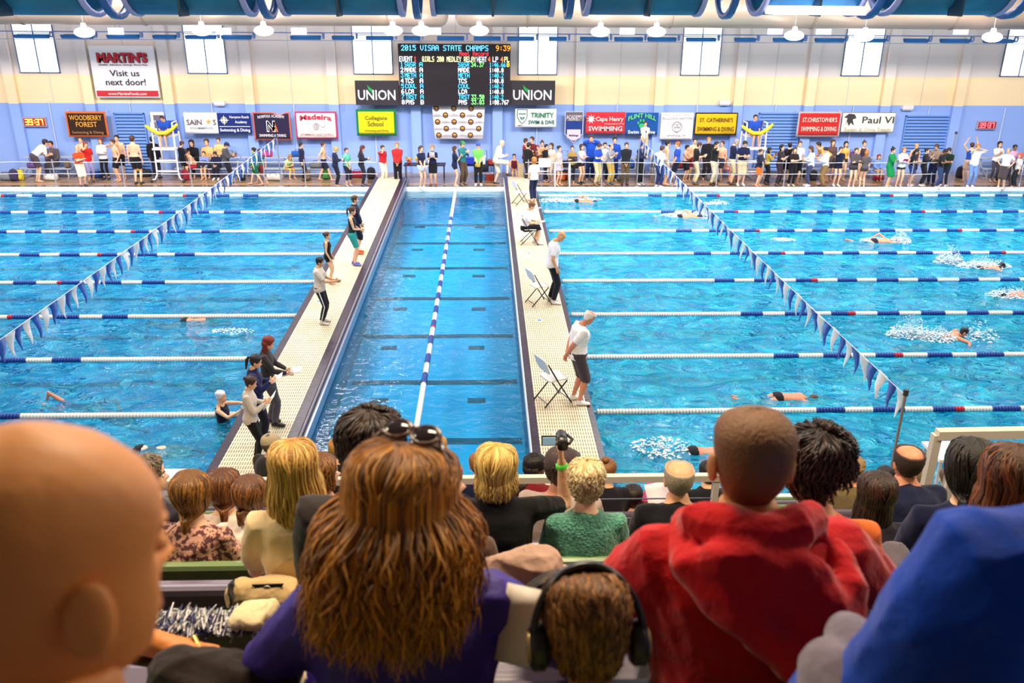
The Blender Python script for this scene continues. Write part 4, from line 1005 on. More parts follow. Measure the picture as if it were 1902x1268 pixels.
def cap_mesh():
    k = 'cap'
    if k in _cache: return _cache[k]
    b = MB(); vs = []; n = 26; fs = []; m_ = 9
    for side, o in ((0, .018), (1, .006)):
        for j in range(m_ + 1):
            for i in range(n):
                ph = 2 * PI * i / n; z = .15 + .012 * math.cos(ph) + (.232 - .16) * (j / m_) ** .8; z = min(z, .232); vs.append(headpt(ph, z, o) + V((0, 0, .5 * o)))
    N0 = n * (m_ + 1)
    for j in range(m_):
        for i in range(n):
            i2 = (i + 1) % n; fs += [(j * n + i, j * n + i2, (j + 1) * n + i2, (j + 1) * n + i), (N0 + (j + 1) * n + i, N0 + (j + 1) * n + i2, N0 + j * n + i2, N0 + j * n + i)]
    for i in range(n): i2 = (i + 1) % n; fs.append((i, N0 + i, N0 + i2, i2))
    fs.append(tuple(m_ * n + i for i in range(n)))
    b.add(vs, fs); b.ell((0, .0, .246), (.008, .008, .005), 8, 5)
    # brim
    vs = []; q = 12
    for zo in (0, -.006):
        for i in range(q + 1):
            a = -1.15 + 2.3 * i / q; p = headpt(a, .158, .012); vs.append((p.x, p.y, .166 + zo)); e = V((math.sin(a) * .078, .07 + math.cos(a) * .095, 0)); vs.append((e.x, e.y, .150 + zo + .012 * (1 - abs(a))))
    fs = []; S = 2 * (q + 1)
    for i in range(q): k0 = 2 * i; fs += [(k0, k0 + 2, k0 + 3, k0 + 1), (S + k0 + 1, S + k0 + 3, S + k0 + 2, S + k0), (k0 + 1, k0 + 3, S + k0 + 3, S + k0 + 1)]
    b.add(vs, fs); me = b.mesh('cap', True); _cache[k] = me; return me
def inst(name, me, parent, mats, M=None):
    o = bpy.data.objects.new(name, me); COL.objects.link(o); o.parent = parent
    while len(me.materials) < len(mats): me.materials.append(None)
    for i, m_ in enumerate(mats):
        o.material_slots[i].link = 'OBJECT'; o.material_slots[i].material = m_
    if M is not None: o.matrix_local = M
    return o
SKIN = {'l': '#E8B48E', 't': '#D99E74', 'd': '#8A5A3C', 'p': '#F0C4A4', 'r': '#D98E6C'}
TOPN = {'tee': 't_shirt', 'polo': 'polo_shirt', 'shirt': 'shirt', 'hoodie': 'hoodie', 'jacket': 'jacket', 'tank': 'tank_top', 'suit': 'swimsuit', 'robe': 'robe'}
BOTN = {'pants': 'trousers', 'jeans': 'jeans', 'leggings': 'leggings', 'shorts': 'shorts', 'long_shorts': 'shorts', 'mini': 'shorts', 'capri': 'trousers', 'briefs': 'swim_briefs', 'skirt': 'skirt'}
eyew, iris = plain('#F2EEE8', .2), plain('#2E1E16', .2)
FOLK = {}
def hold(prefix, w_, h_, tilt, c, lab, nm='paper', one=None, dx=0):
    """a flat thing between the hands (or in one hand) of the person whose label starts with prefix"""
    t, s = [v for k, v in FOLK.items() if k.startswith(prefix)][0]; M = Matrix.LocRotScale(t.location, t.rotation_euler, t.scale)
    q = [s.wr[i] + (s.wr[i] - s.el[i]).normalized() * .07 for i in (0, 1)]; p = (q[0] + q[1]) / 2 if one is None else q[one]
    p = M @ (p + V((dx, .02, .012))); sheet(p.x, p.y, p.z, w_, h_, tilt, t.rotation_euler.z, c, lab, nm, nm)
def person(pk, s, label, loc, rz, size, hair=('short', '#3A2418'), top=None, bot=None, shoe=None, sk='l', vox=.02, lod=0, fold=0, cap=None, group=None, extra=None, mates=None):
    t = thing('person', label, 'person', loc, rz, group); t.scale = (size, size, size); FOLK[label] = (t, s)
    sm = skin(SKIN.get(sk, sk)); b = inst('body', body_mesh(pk, s, vox, lod), t, [sm, eyew, iris, mat('lips', '#B8685C', .5)])
    if top: inst(TOPN[top[0]], top_mesh(pk, s, top[0], vox, fold), t, [top[2] if len(top) > 2 else cloth(top[1])])
    if bot: inst(BOTN[bot[0]], bot_mesh(pk, s, bot[0], vox, fold), t, [bot[2] if len(bot) > 2 else cloth(bot[1])])
    if shoe:
        for i in (0, 1): inst('shoe', shoe_mesh(pk, s, i), t, [plain(shoe)])
    if hair and hair[0] != 'bald': inst('hair', hair_mesh(hair[0]), t, [mat('hair_colour', hair[1], .55, bump=(40, .5, (1, 1, .2)))], s.hm)
    if cap: inst('cap', cap_mesh(), t, [cloth(cap)], s.hm)
    return t
PS = {}
def P(k):
    if k in PS: return PS[k]
    D = dict(stand=dict(R=(.24, .03, -.09)), standf=dict(R=(.22, .03, -.09), fem=1), hips=dict(R=(.2, .02, .05), epR=(1, -.2, .1)),
      cross=dict(R=(-.10, .20, .25), L=(-.06, .24, .21), epR=(1, .1, -.7), epL=(1, .1, -.7)), crossf=dict(R=(-.10, .19, .25), L=(-.06, .23, .21), epR=(1, .1, -.7), epL=(1, .1, -.7), fem=1),
      paper=dict(R=(.07, .31, .24), L=(.05, .29, .2), epR=(.6, -.3, -1), epL=(.6, -.3, -1), hp=.45), paperf=dict(R=(.07, .30, .24), L=(.05, .28, .2), epR=(.6, -.3, -1), epL=(.6, -.3, -1), hp=.4, fem=1),
      clap=dict(R=(.02, .26, .38), L=(.01, .26, .37), epR=(.7, -.2, -1), epL=(.7, -.2, -1), fem=1),
      face=dict(R=(.03, .13, .62), L=(.2, .05, -.05), epR=(.8, .3, -.6), hp=.1), hands=dict(R=(.07, .12, .62), L=(.07, .12, .62), epR=(1, .2, -.5), epL=(1, .2, -.5)),
      up=dict(R=(.2, .1, .95), L=(.25, .0, .9), epR=(1, 0, 0), epL=(1, 0, 0)), behind=dict(R=(.02, -.19, .0), L=(.01, -.2, -.02), hp=.7, bend=.22, lean=.05, wide=1.22, epR=(1, -1, 0), epL=(1, -1, 0)),
      walk=dict(pel=.91, R=(.22, -.2, -.02), L=(.22, .22, .02), fR=(.08, .3), fL=(.08, -.28)), walkf=dict(pel=.91, R=(.21, -.18, -.02), L=(.21, .2, .02), fR=(.07, .28), fL=(.07, -.26), fem=1),
      sit=dict(pel=.50, R=(.12, .30, .10), fR=(.13, .42), lean=-.02), sitf=dict(pel=.50, R=(.10, .32, .10), fR=(.09, .42), fem=1), sitlean=dict(pel=.50, lean=.45, bend=.3, R=(.05, .42, .16), fR=(.14, .36), hp=.25),
      sitread=dict(pel=.50, lean=.12, bend=.15, R=(.08, .38, .16), L=(.06, .40, .14), fR=(.1, .42), hp=.45), bend=dict(lean=.75, bend=.4, R=(.12, .55, .0), fR=(.1, -.02), hp=.2),
      front=dict(R=(.04, .16, -.06), L=(.04, .17, -.06), epR=(1, -.3, -.2), epL=(1, -.3, -.2)), frontf=dict(R=(.04, .16, -.06), L=(.04, .17, -.06), epR=(1, -.3, -.2), epL=(1, -.3, -.2), fem=1),
      look=dict(R=(.2, .06, -.08), hp=.6, bend=.15), step=dict(R=(.10, .35, .18), L=(.10, .33, .16), fR=(.1, .42), fL=(.1, -.05), fz=(.36, 0), lean=.25, bend=.1, hp=.3))[k]
    PS[k] = pose(**D); return PS[k]
# ============================================================ deck furniture
alu = mat('aluminium', '#C9CBD2', .35, .35)
def bag(kind, x, y, z, c, label, s=1, rz=0):
    t = thing('sports_bag' if kind else 'backpack', label, 'bag', (x, y, z), rz); m_ = cloth(c, 1); d = plain('#222228')
    b = MB()
    if kind:
        b.loft([((-.27 * s, 0, .13 * s), (0, .09 * s, 0), (0, 0, .09 * s)), ((-.24 * s, 0, .13 * s), (0, .14 * s, 0), (0, 0, .125 * s)), ((.24 * s, 0, .13 * s), (0, .14 * s, 0), (0, 0, .125 * s)), ((.27 * s, 0, .13 * s), (0, .09 * s, 0), (0, 0, .09 * s))], 14, p=.8); b.build('body', m_, t, True)
        MB().tube([(-.13 * s, -.1 * s, .2 * s), (-.1 * s, -.08 * s, .32 * s), (.1 * s, -.08 * s, .32 * s), (.13 * s, -.1 * s, .2 * s)], .012, 6).build('handle', d, t, True)
    else:
        b.loft([((0, 0, z_ * s), (.15 * w_ * s, 0, 0), (0, .10 * w_ * s, 0)) for z_, w_ in ((.0, .8), (.04, 1.05), (.25, 1.08), (.36, .95), (.42, .55))], 14, p=.75); b.build('body', m_, t, True)
        MB().loft([((0, -.10 * s, z_ * s), (.11 * w_ * s, 0, 0), (0, .04 * w_ * s, 0)) for z_, w_ in ((.05, .8), (.1, 1), (.2, .9), (.22, .6))], 12, p=.7).build('pocket', m_, t, True)
        MB().tube([(-.04, .02, .41 * s), (0, .02, .47 * s), (.04, .02, .41 * s)], .01, 6).build('handle', d, t, True)
    return t
CN = {'#2A2A34': 'black', '#8C1E34': 'maroon', '#2456A8': 'blue', '#D8D4D0': 'white', '#3E7A3A': 'green', '#6A5A4C': 'brown', '#C8B832': 'yellow-green', '#6A4A8C': 'purple', '#D06A2A': 'orange', '#7A7F88': 'grey', '#C83A78': 'pink'}
def bleacher(u0, u1, where, cols, seed):
    a, b_ = at(u0, 330, y=35.6).x, at(u1, 330, y=35.6).x; L_ = b_ - a; xc = (a + b_) / 2
    t = thing('bleacher', 'low aluminium bleacher ' + where, 'bleacher', (xc, 35.42, .1))
    for i, (y, z) in enumerate(((.0, .42), (.55, .78))):
        MB().box((-L_ / 2, y, z - .04), (L_ / 2, y + .26, z)).build('plank', alu, t); MB().box((-L_ / 2, y + .3, z - .3), (L_ / 2, y + .5, z - .26)).build('footboard', alu, t)
    n = max(2, int(L_ / 1.6) + 1)
    for k in range(n):
        x = -L_ / 2 + .15 + (L_ - .3) * k / (n - 1); b = MB()
        b.bar((x, .05, 0), (x, .05, .38), .04); b.bar((x, .7, 0), (x, .7, .74), .04); b.bar((x, .03, .1), (x, .75, .5), .035); b.bar((x, -.05, .02), (x, .8, .02), .04); b.build('trestle', alu, t)
    rg = random.Random(seed)
    for k, c in enumerate(cols):
        x = xc - L_ / 2 + L_ * (k + .5) / len(cols) + rg.uniform(-.1, .1); up = k % 3
        z = .1 if up == 0 else (.52 if up == 1 else .88); y = 35.25 if up == 0 else (35.55 if up == 1 else 36.09)
        if up == 0: y = 35.15
        bag(k % 2 if up != 2 else 1, x, y, z, c, '%s %s %s the bleacher %s' % (CN[c], 'sports bag' if (k % 2 if up != 2 else 1) else 'backpack', 'on the floor by' if up == 0 else ('on the lower plank of' if up == 1 else 'on the top plank of'), where), rg.uniform(.75, 1.05), rg.uniform(-.4, .4))
K, MR, BU, WH_, GR, BR_, YG, PU, OR, GY, PK = '#2A2A34', '#8C1E34', '#2456A8', '#D8D4D0', '#3E7A3A', '#6A5A4C', '#C8B832', '#6A4A8C', '#D06A2A', '#7A7F88', '#C83A78'
bleacher(42, 138, 'below the orange wall clock', [YG, PU, K, WH_, BR_], 1)
bleacher(328, 445, 'below the white SAINTS banner', [MR, K, GY], 2)
bleacher(448, 604, 'below the snail banner', [K, YG, PK, WH_, GR, BU, BR_, GY], 3)
bleacher(1030, 1190, 'below the red Cape Henry banner', [OR, K, YG, GY, BU], 4)
bleacher(1205, 1400, "below the yellow ST. CATHERINE'S banner", [K, MR, BU, GY, WH_, OR], 5)
bleacher(1480, 1640, 'below the Paul VI banner', [K, WH_, PU, MR], 6)
bleacher(1822, 1960, 'below the red wall clock', [K, BU, GY], 7)
for (u, v, c, k, tx) in ((15, 335, GY, 1, 'grey round sports bag at the far left end of the deck'), (28, 336, '#3A3050', 0, 'dark purple backpack left of the left bleacher'), (182, 330, BU, 1, 'blue sports bag behind the girl in white'), (268, 328, K, 1, 'black sports bag against the left louvre'), (690, 332, K, 0, 'black backpack behind the woman with a phone'),
    (606, 333, GR, 0, 'green backpack beside the boy walking with a towel'), (664, 330, MR, 1, 'maroon sports bag left of the left walkway'), (1488, 328, K, 1, 'black sports bag on the deck under the red banner'), (1782, 330, K, 0, 'large black backpack right of the tall pole'), (1042, 333, '#C83030', 1, 'bright red bag behind the girl with the towel')):
    p = at(u, v, z=.1); bag(k, p.x, min(p.y, 36.35), .1, c, tx, 1.1)
p = at(257, 316, y=35.9); t = thing('fins_bag', 'round yellow mesh bag in front of the left louvre', 'bag', (p.x, 35.9, .1)); MB().ell((0, 0, .34), (.17, .13, .2), 14, 10).build('sack', mat('mesh_yellow', '#D8A828', .8, bump=(60, .6)), t, True); MB().ell((0, 0, .12), (.12, .1, .12), 12, 8).build('bottom', mat('mesh_yellow', '#D8A828', .8, bump=(60, .6)), t, True)
def table(u0, u1, where, items):
    a, b_ = at(u0, 335, y=35.3).x, at(u1, 335, y=35.3).x; hw = (b_ - a) / 2; xc = (a + b_) / 2
    t = thing('folding_table', 'dark folding table ' + where, 'table', (xc, 35.3, .1)); dkp = plain('#3A2E34')
    MB().box((-hw, -.3, .60), (hw, .3, .64)).build('tabletop', dkp, t)
    for sx in (-1, 1):
        for y in (-.26, .26): MB().bar((sx * (hw - .06), y, 0), (sx * (hw - .06), y, .6), .03).build('leg', dkp, t)
    for (f, c, w_, h_, lab, kind) in items:
        x = xc + f * hw
        if kind == 'crate':
            o = thing('crate', lab, 'box', (x, 35.25, .741)); b = MB(); b.box((-w_, -.15, 0), (w_, .15, .02)); b.box((-w_, -.15, 0), (w_, -.13, h_)); b.box((-w_, .13, 0), (w_, .15, h_)); b.box((-w_, -.15, 0), (-w_ + .02, .15, h_)); b.box((w_ - .02, -.15, 0), (w_, .15, h_)); b.build('box', plain(c), o); MB().box((-w_ - .015, -.165, h_), (w_ + .015, .165, h_ + .02)).build('lid', plain(c), o)
        else:
            o = thing('bouquet', lab, 'flowers', (x, 35.25, .741)); MB().loft([((0, 0, z_), (r, 0, 0), (0, r, 0)) for z_, r in ((0, .06), (.12, .09))], 12).build('pot', plain(c), o, True); b = MB(); rg = random.Random(int(w_ * 100))
            for _ in range(22): b.ell((rg.uniform(-.13, .13), rg.uniform(-.1, .1), .14 + rg.random() * .14), (.035, .035, .03), 6, 4)
            stuff(b.build('flowers', mat('petals', c, .7, var=('#E8D850', 14)), o, True))
table(752, 828, 'behind the two girls in navy', [(-.75, '#B83A3A', .12, .2, 'red flowers in a pot at the left end of the dark table', 'f'), (-.3, '#D08A3A', .13, .2, 'orange flowers in a pot on the dark table', 'f'), (.35, '#E8DED6', .18, .2, 'white carton on the table behind the navy girls', 'crate')])
table(862, 920, 'behind the person in a green shirt', [(-.55, '#2A3EC0', .2, .24, 'deep blue crate on the right dark table', 'crate'), (.15, '#E8E4E2', .16, .3, 'tall white carton on the right dark table', 'crate'), (.75, '#C04434', .14, .16, 'small red box at the end of the right dark table', 'crate')])
for (u, c, lab) in ((893, '#3F7FC8', 'light blue crate on the floor under the right dark table'), (910, '#B83A2A', 'red crate on the floor under the right dark table')):
    p = at(u, 335, y=35.3); o = thing('crate', lab, 'box', (p.x, 35.3, .1)); MB().box((-.17, -.15, 0), (.17, .15, .26)).build('box', plain(c), o); MB().box((-.185, -.165, .26), (.185, .165, .285)).build('lid', plain('#E8E4E2'), o)
for u, lab in ((1050, 'black suitcase with tall handle behind the girl in mustard'), (899, 'small case with raised handle behind the person in a green shirt')):
    p = at(u, 330, z=.1); o = thing('suitcase', lab, 'suitcase', (p.x, 36.2, .1)); MB().box((-.2, -.12, .05), (.2, .12, .6)).build('shell', plain('#2A2E44'), o)
    MB().tube([(-.12, 0, .6), (-.12, 0, 1.02), (.12, 0, 1.02), (.12, 0, .6)], .014, 6).build('handle', plain('#2A3A6A'), o)
    for sx in (-.15, .15): MB().cyl((sx, -.03, .03), (sx, .03, .03), .03, 10).build('wheel', plain('#222222'), o)
# grab rails at the pool edge
ch = mat('chrome', '#E2E4EA', .15, .85)
for u, lab in ((1030, 'left steel grab rail of the pair by the right walkway'), (1057, 'right steel grab rail of the pair by the right walkway')):
    p = at(u, 349, y=33.9); t = thing('grab_rail', lab, 'handrail', (p.x, 33.9, .1)); MB().tube([(0, .35, 0), (0, .35, .7), (0, .25, .86), (0, .05, .9), (0, -.1, .8), (0, -.16, .5), (0, -.18, .05)], .028, 8).build('rail', plain('#EDE8E4', .3), t, True)
for u, lab in ((1866, 'curved chrome ladder rail at the right edge of the deck, left one'), (1893, 'curved chrome ladder rail at the right edge of the deck, right one')):
    p = at(u, 352, y=33.9); t = thing('ladder_rail', lab, 'handrail', (p.x, 33.9, .1)); MB().tube([(.35, .3, 0), (.3, .28, .6), (.15, .15, .95), (.0, .0, 1.0), (-.12, -.1, .85), (-.15, -.16, .3), (-.15, -.17, .05)], .026, 8).build('rail', ch, t, True)
# lifeguard towers
def tower(u, vseat, x_off, lab, tube_c):
    p = at(u, vseat, y=35.2); zs = p.z - .1
    t = thing('lifeguard_chair', lab, 'lifeguard chair', (p.x, 35.2, .1)); wp = plain('#ECE6E4', .35)
    for sx in (-.42, .42):
        MB().tube([(sx * 1.5, -.5, .12), (sx * 1.2, -.45, .12), (sx, -.38, .3), (sx * .95, -.3, zs + .5)], .032, 8).build('front_post', wp, t, True)
        MB().tube([(sx, .45, .12), (sx * .95, .3, zs + .1)], .032, 8).build('rear_post', wp, t, True)
        MB().cyl((sx * 1.5 - .03, -.5, .09), (sx * 1.5 + .03, -.5, .09), .09, 14).build('wheel', plain('#3A3A3E'), t)
        MB().tube([(sx * .95, -.3, zs + .5), (sx * .97, .2, zs + .5), (sx * .95, .35, zs + .1)], .025, 8).build('armrest', wp, t, True)
    k = 0; z = .45
    while z < zs - .6: MB().box((-.42, -.46, z - .035), (.42, -.28, z + .0)).build('step', wp, t); z += .42
    MB().box((-.44, -.5, zs - .52), (.44, -.1, zs - .46)).build('footrest', wp, t)
    MB().box((-.42, -.2, zs - .05), (.42, .32, zs)).build('seat', wp, t); MB().box((-.42, .3, zs), (.42, .35, zs + .5)).build('backrest', plain('#2448B0'), t)
    rt = thing('rescue_tube', 'yellow rescue tube across the lap of the lifeguard, ' + ('left tower' if u < 900 else 'right tower'), 'rescue tube', (p.x, 34.86, p.z + .12))
    MB().tube([(-.62, -.0, .28), (-.4, -.04, .12), (-.15, -.08, .0), (.15, -.08, .0), (.4, -.04, .14), (.62, 0, .34)], [.05, .07, .075, .075, .07, .05], 10).build('foam', mat('foam_yellow', tube_c, .5), rt, True)
    MB().tube([(.62, 0, .34), (.66, .05, .1), (.7, .1, -.5)], .008, 5).build('strap', plain('#777777'), rt)
    return p
TW1 = tower(308, 250, 0, 'white wheeled lifeguard tower with ladder steps beside the left louvre', '#E8CE1C')
TW2 = tower(1400, 250, 0, 'white lifeguard tower with blue back beside the middle louvre', '#F0DA18')
# announcer platform
p = at(1199, 300, y=34.9); ZP = at(1199, 291, y=34.9).z
t = thing('platform', 'small wooden platform under the man in a white polo', 'platform', (p.x, 34.9, .1)); MB().box((-.35, -.3, ZP - .16), (.35, .3, ZP - .1)).build('deck', plain('#8A7A66'), t)
for sx in (-.3, .3):
    for y in (-.25, .25): MB().bar((sx, y, 0), (sx, y, ZP - .16), .05).build('leg', plain('#8A7A66'), t)
t = thing('microphone_stand', 'thin microphone stand in front of the man in navy', 'microphone stand', (at(1194, 340, y=34.1).x, 34.1, .1)); MB().cyl((0, 0, 0), (0, 0, 2.1), .02, 8).build('pole', pm, t); MB().cyl((0, 0, 0), (0, 0, .03), .13, 14).build('base', plain('#555555'), t); MB().ell((0, -.02, 2.12), (.03, .03, .05), 8, 6).build('microphone', plain('#333333'), t)

# ============================================================ people on the far deck
FA = {'f': PI, 'b': 0, 'r': -PI / 2, 'l': PI / 2, 'fl': PI * .75, 'fr': -PI * .75, 'bl': PI / 4, 'br': -PI / 4}
def topz(s): return (s.hm @ V((0, 0, .235))).z
def far(u, vt, vf, pk, fa, hair, top, bot, shoe, label, sk='l', z=.1, cap=None, y=None, vox=.024, lod=0, fold=0):
    s = P(pk); Y = at(u, vf, z=z).y if y is None else y; Y = min(Y, 36.25) if lod == 0 else Y
    hd = s.hm.translation; rz = FA[fa] if fa in FA else fa; base = at(u, vt, y=Y)
    sz = (base.z - z) / topz(s); off = Matrix.Rotation(rz, 3, 'Z') @ V((hd.x, hd.y, 0)) * sz
    sz = (at(u, vt, y=Y + off.y).z - z) / topz(s) if abs(off.y) > 0 else sz
    if z == .1 and pk[:3] != 'sit' and sz < .8: sz = .8
    X = at(u, vt, y=Y).x - off.x
    return person(pk, s, label, (X, Y, z), rz, sz, hair, top, bot, shoe, sk, vox=vox, lod=lod, fold=fold, cap=cap)
def sitf_(u, vt, zs, y, pk, fa, hair, top, bot, shoe, label, sk='l', **k):
    """seated: zs = seat height above the deck origin"""
    s = P(pk); sz = .93; z = at(u, vt, y=y).z - topz(s) * sz
    hd = s.hm.translation; rz = FA[fa] if fa in FA else fa; off = Matrix.Rotation(rz, 3, 'Z') @ V((hd.x, hd.y, 0)) * sz
    if 0 < z - .1 < .3 or z < .1:
        sz = (at(u, vt, y=y).z - .1) / topz(s); z = .1
    return person(pk, s, label, (at(u, vt, y=y).x - off.x, y, z), rz, sz, hair, top, bot, shoe, sk, vox=.024, **k)
DK, BN, BL_, GN, RD, GYH = '#1E1614', '#4A2E1C', '#C89A54', '#B0702E', '#7A3018', '#9A948C'
far(74, 259, 338, 'bend', 'br', ('short', DK), ('tee', '#EDE6EA'), ('shorts', '#4A4048'), None, 'barefoot person in white t-shirt bending over the left bleacher')
sitf_(93, 262, .4, 36.0, 'sit', 'f', ('short', DK), ('hoodie', '#5A5258'), ('pants', '#4A4650'), None, 'person in grey hoodie seated on the left bleacher', 'r')
far(142, 271, 346, 'cross', 'fr', ('balding', GYH), ('tee', '#D2451E'), ('long_shorts', '#E6D8B8'), '#3A3038', 'stout balding man in orange-red t-shirt and cream shorts')
far(149, 254, 334, 'stand', 'f', ('short', BN), None, ('shorts', '#3A3A50'), None, 'shirtless boy behind the man in orange-red')
far(158, 264, 338, 'face', 'fr', ('bob', '#8A3A22'), ('tee', '#CC2420'), ('capri', '#9A96C4'), '#8A6A5A', 'woman in red t-shirt and lavender trousers')
far(186, 257, 333, 'crossf', 'f', ('long', RD), ('hoodie', '#EDE8EE'), ('leggings', '#17151C'), '#222228', 'long-haired girl in white sweatshirt with crossed arms')
far(209, 259, 336, 'face', 'fl', ('short', BN), None, ('shorts', '#14141C'), None, 'shirtless boy in black trunks with hand at his face')
far(216, 251, 333, 'stand', 'f', ('short', DK), None, ('shorts', '#1A1A24'), None, 'shirtless boy standing behind another one left of the louvre')
far(244, 252, 342, 'stand', 'b', ('short', BN), None, ('shorts', '#15151E'), '#2A2A2A', 'shirtless boy in black shorts seen from behind by the louvre')
far(281, 254, 331, 'stand', 'b', ('short', DK), ('jacket', '#15151C'), ('pants', '#2A2A38'), '#222222', 'person in black jacket behind the lifeguard tower')
far(335, 263, 333, 'paper', 'br', ('short', BN), ('tee', '#16182A'), ('shorts', '#101016'), None, 'boy in black t-shirt right of the lifeguard tower')
sitf_(355, 260, .8, 36.1, 'sitf', 'f', ('bob', DK), ('hoodie', '#17171F'), ('leggings', '#17171F'), None, 'girl in black hoodie seated high under the white banner')
sitf_(348, 275, .4, 35.65, 'sitlean', 'fl', ('short', BN), None, ('shorts', '#B02A3A'), None, 'shirtless boy in red trunks hunched on the bleacher')
sitf_(383, 258, .8, 36.1, 'sitf', 'f', ('pony', BN), ('tee', '#E0B070'), ('shorts', '#8A7060'), None, 'girl in tan t-shirt seated high on the bleacher')
sitf_(405, 256, .8, 36.1, 'sitf', 'f', ('bun', BN), ('tee', '#E4B878'), ('shorts', '#2A2A38'), None, 'girl in yellow-tan top with light headband')
sitf_(378, 281, .4, 35.65, 'sitf', 'f', ('short', BN), ('robe', '#7C8CD0'), None, None, 'child wrapped in a blue patterned towel on the bleacher')
sitf_(401, 281, .4, 35.65, 'sitread', 'f', ('short', DK), ('hoodie', '#1A2040'), ('pants', '#1A1A28'), '#EEEEEE', 'child in navy hoodie seated on the lower bleacher plank')
far(418, 265, 341, 'paper', 'r', ('short', DK), ('jacket', '#4A4648'), ('pants', '#1C1C28'), '#333333', 'man in dark grey jacket and cap holding a red folder', cap='#2A3050')
far(470, 274, 343, 'walkf', 'l', ('bun', DK), ('hoodie', '#0E7A48'), ('shorts', '#14603C'), None, 'girl in green hoodie walking left past the bleachers')
far(481, 280, 341, 'walkf', 'l', ('short', BN), ('tee', '#14663E'), ('shorts', '#7A2A30'), None, 'second walker in dark green right behind the girl in green')
far(559, 265, 335, 'stand', 'r', ('short', DK), ('jacket', '#1A2040'), ('pants', '#15131A'), '#3A2A20', 'man in navy jacket in profile under the snail banner')
far(600, 264, 335, 'walk', 'r', ('short', BN), None, ('shorts', '#1E2240'), None, 'shirtless boy walking right holding a white towel')
sitf_(541, 286, .4, 35.6, 'sitlean', 'fr', ('bob', GN), ('tee', '#C8D890'), ('leggings', '#E0B060'), None, 'girl in pale green bent over on the middle bleacher')
far(622, 273, 346, 'paperf', 'r', ('bun', BL_), ('jacket', '#1A2040'), ('pants', '#16182A'), '#B08A7A', 'blonde woman in navy tracksuit holding white paper')
far(643, 275, 345, 'frontf', 'fr', ('bun', BN), ('tee', '#58B89C'), ('capri', '#1A1E34'), None, 'woman in teal and yellow t-shirt with dark capri trousers')
far(671, 271, 345, 'paperf', 'r', ('long', '#5A1E18'), ('shirt', '#1E1C2A'), ('jeans', '#20222E'), '#555560', 'long-haired woman in black looking at her phone')
far(710, 270, 340, 'face', 'fr', ('short', BN), ('polo', '#C8202E'), ('pants', '#F0DCC4'), None, 'man in red polo and cream trousers at the walkway end')
far(737, 265, 341, 'front', 'f', ('short', GN), ('jacket', '#B02A28'), ('pants', '#14141A'), '#222222', 'blond boy in red and black jacket at the walkway end')
far(782, 271, 350, 'frontf', 'fr', ('pony', BN), ('tee', '#172042'), ('mini', '#A8C0D4'), '#F4F0F0', 'girl in navy t-shirt and pale denim shorts holding papers')
far(803, 270, 345, 'clap', 'f', ('pony', GN), ('polo', '#1A1E3E'), ('shorts', '#15151F'), '#7A3030', 'woman in navy polo and black shorts holding papers')
far(845, 272, 346, 'clap', 'r', ('long', BN), ('tee', '#161E3C'), ('mini', '#161E3C'), None, 'barefoot girl in navy clapping under the logo backdrop')
far(859, 262, 343, 'clap', 'fr', ('curly', '#2E6A4A'), ('shirt', '#2A7A80'), ('pants', '#5A4638'), '#8A7A6A', 'person in teal shirt and brown trousers with a green bobble hat', cap='#4CB050')
far(888, 265, 344, 'front', 'f', ('short', BN), ('tee', '#6CC058'), ('pants', '#15131A'), '#E0D8D0', 'person in bright green t-shirt and blue jester hat', cap='#3A60B8')
far(931, 260, 343, 'step', 'r', ('bald', 0), ('shirt', '#F2EEF0'), ('long_shorts', '#DCD2BC'), '#2A2228', 'bald man in white shirt with a foot up on the walkway', 'p')
sitf_(955, 286, .4, 35.3, 'sit', 'f', ('short', DK), ('suit', '#6A2038'), ('briefs', '#6A2038'), None, 'child in maroon swimsuit seated beside the bald man')
far(977, 257, 332, 'stand', 'r', ('short', BN), ('tee', '#B02030'), ('shorts', '#2A2A38'), None, 'young man in red t-shirt behind the black-hooded one')
far(988, 254, 333, 'clap', 'fl', ('short', BN), ('tee', '#6A1E28'), ('pants', '#2A2026'), '#222222', 'tall young man in dark red facing the red-shirted one')
far(981, 266, 341, 'paper', 'br', ('short', DK), ('hoodie', '#1C1A20'), ('pants', '#3A3028'), '#222222', 'person in black hoodie with back turned at the right walkway')
far(998, 270, 333, 'standf', 'f', ('bob', '#A02818'), ('tank', '#8A5A50'), ('mini', '#4A3A40'), None, 'red-haired girl in the group above the white chair')
far(1007, 262, 333, 'crossf', 'f', ('topbun', BN), ('tank', '#C89868'), ('mini', '#3A3A48'), None, 'girl with top bun above the white chair')
far(1015, 268, 337, 'cross', 'fr', ('short', DK), ('jacket', '#15151C'), ('pants', '#1E2240'), None, 'man in black jacket with folded arms behind the white chair')
far(1024, 266, 338, 'standf', 'fl', ('bob', BN), ('shirt', '#D8CCB4'), ('capri', '#D4C8B0'), None, 'woman in cream clothes beside the man in black jacket')
far(1039, 271, 344, 'frontf', 'fr', ('bun', DK), ('suit', '#C8B8E0'), ('skirt', '#B4B0E4'), None, 'swimmer wrapped in a lavender towel between the grab rails')
far(1063, 271, 341, 'crossf', 'f', ('bun', BN), ('tee', '#9A8040'), ('leggings', '#16161C'), None, 'woman in mustard top and black leggings with a dark folder')
far(1081, 268, 341, 'crossf', 'fr', ('long', BN), ('tee', '#CFC8E4'), ('mini', '#1A1018'), '#222222', 'long-haired woman in lilac t-shirt and black shorts')
far(1098, 252, 335, 'hands', 'f', ('short', BN), ('jacket', '#1C4CB8'), ('pants', '#1A2A5A'), None, 'man in blue jacket with both hands at his face')
far(1112, 267, 343, 'paper', 'fr', ('short', BN), ('polo', '#1A48C0'), ('pants', '#D4C494'), '#8A7A5A', 'man in royal blue polo and khaki trousers writing')
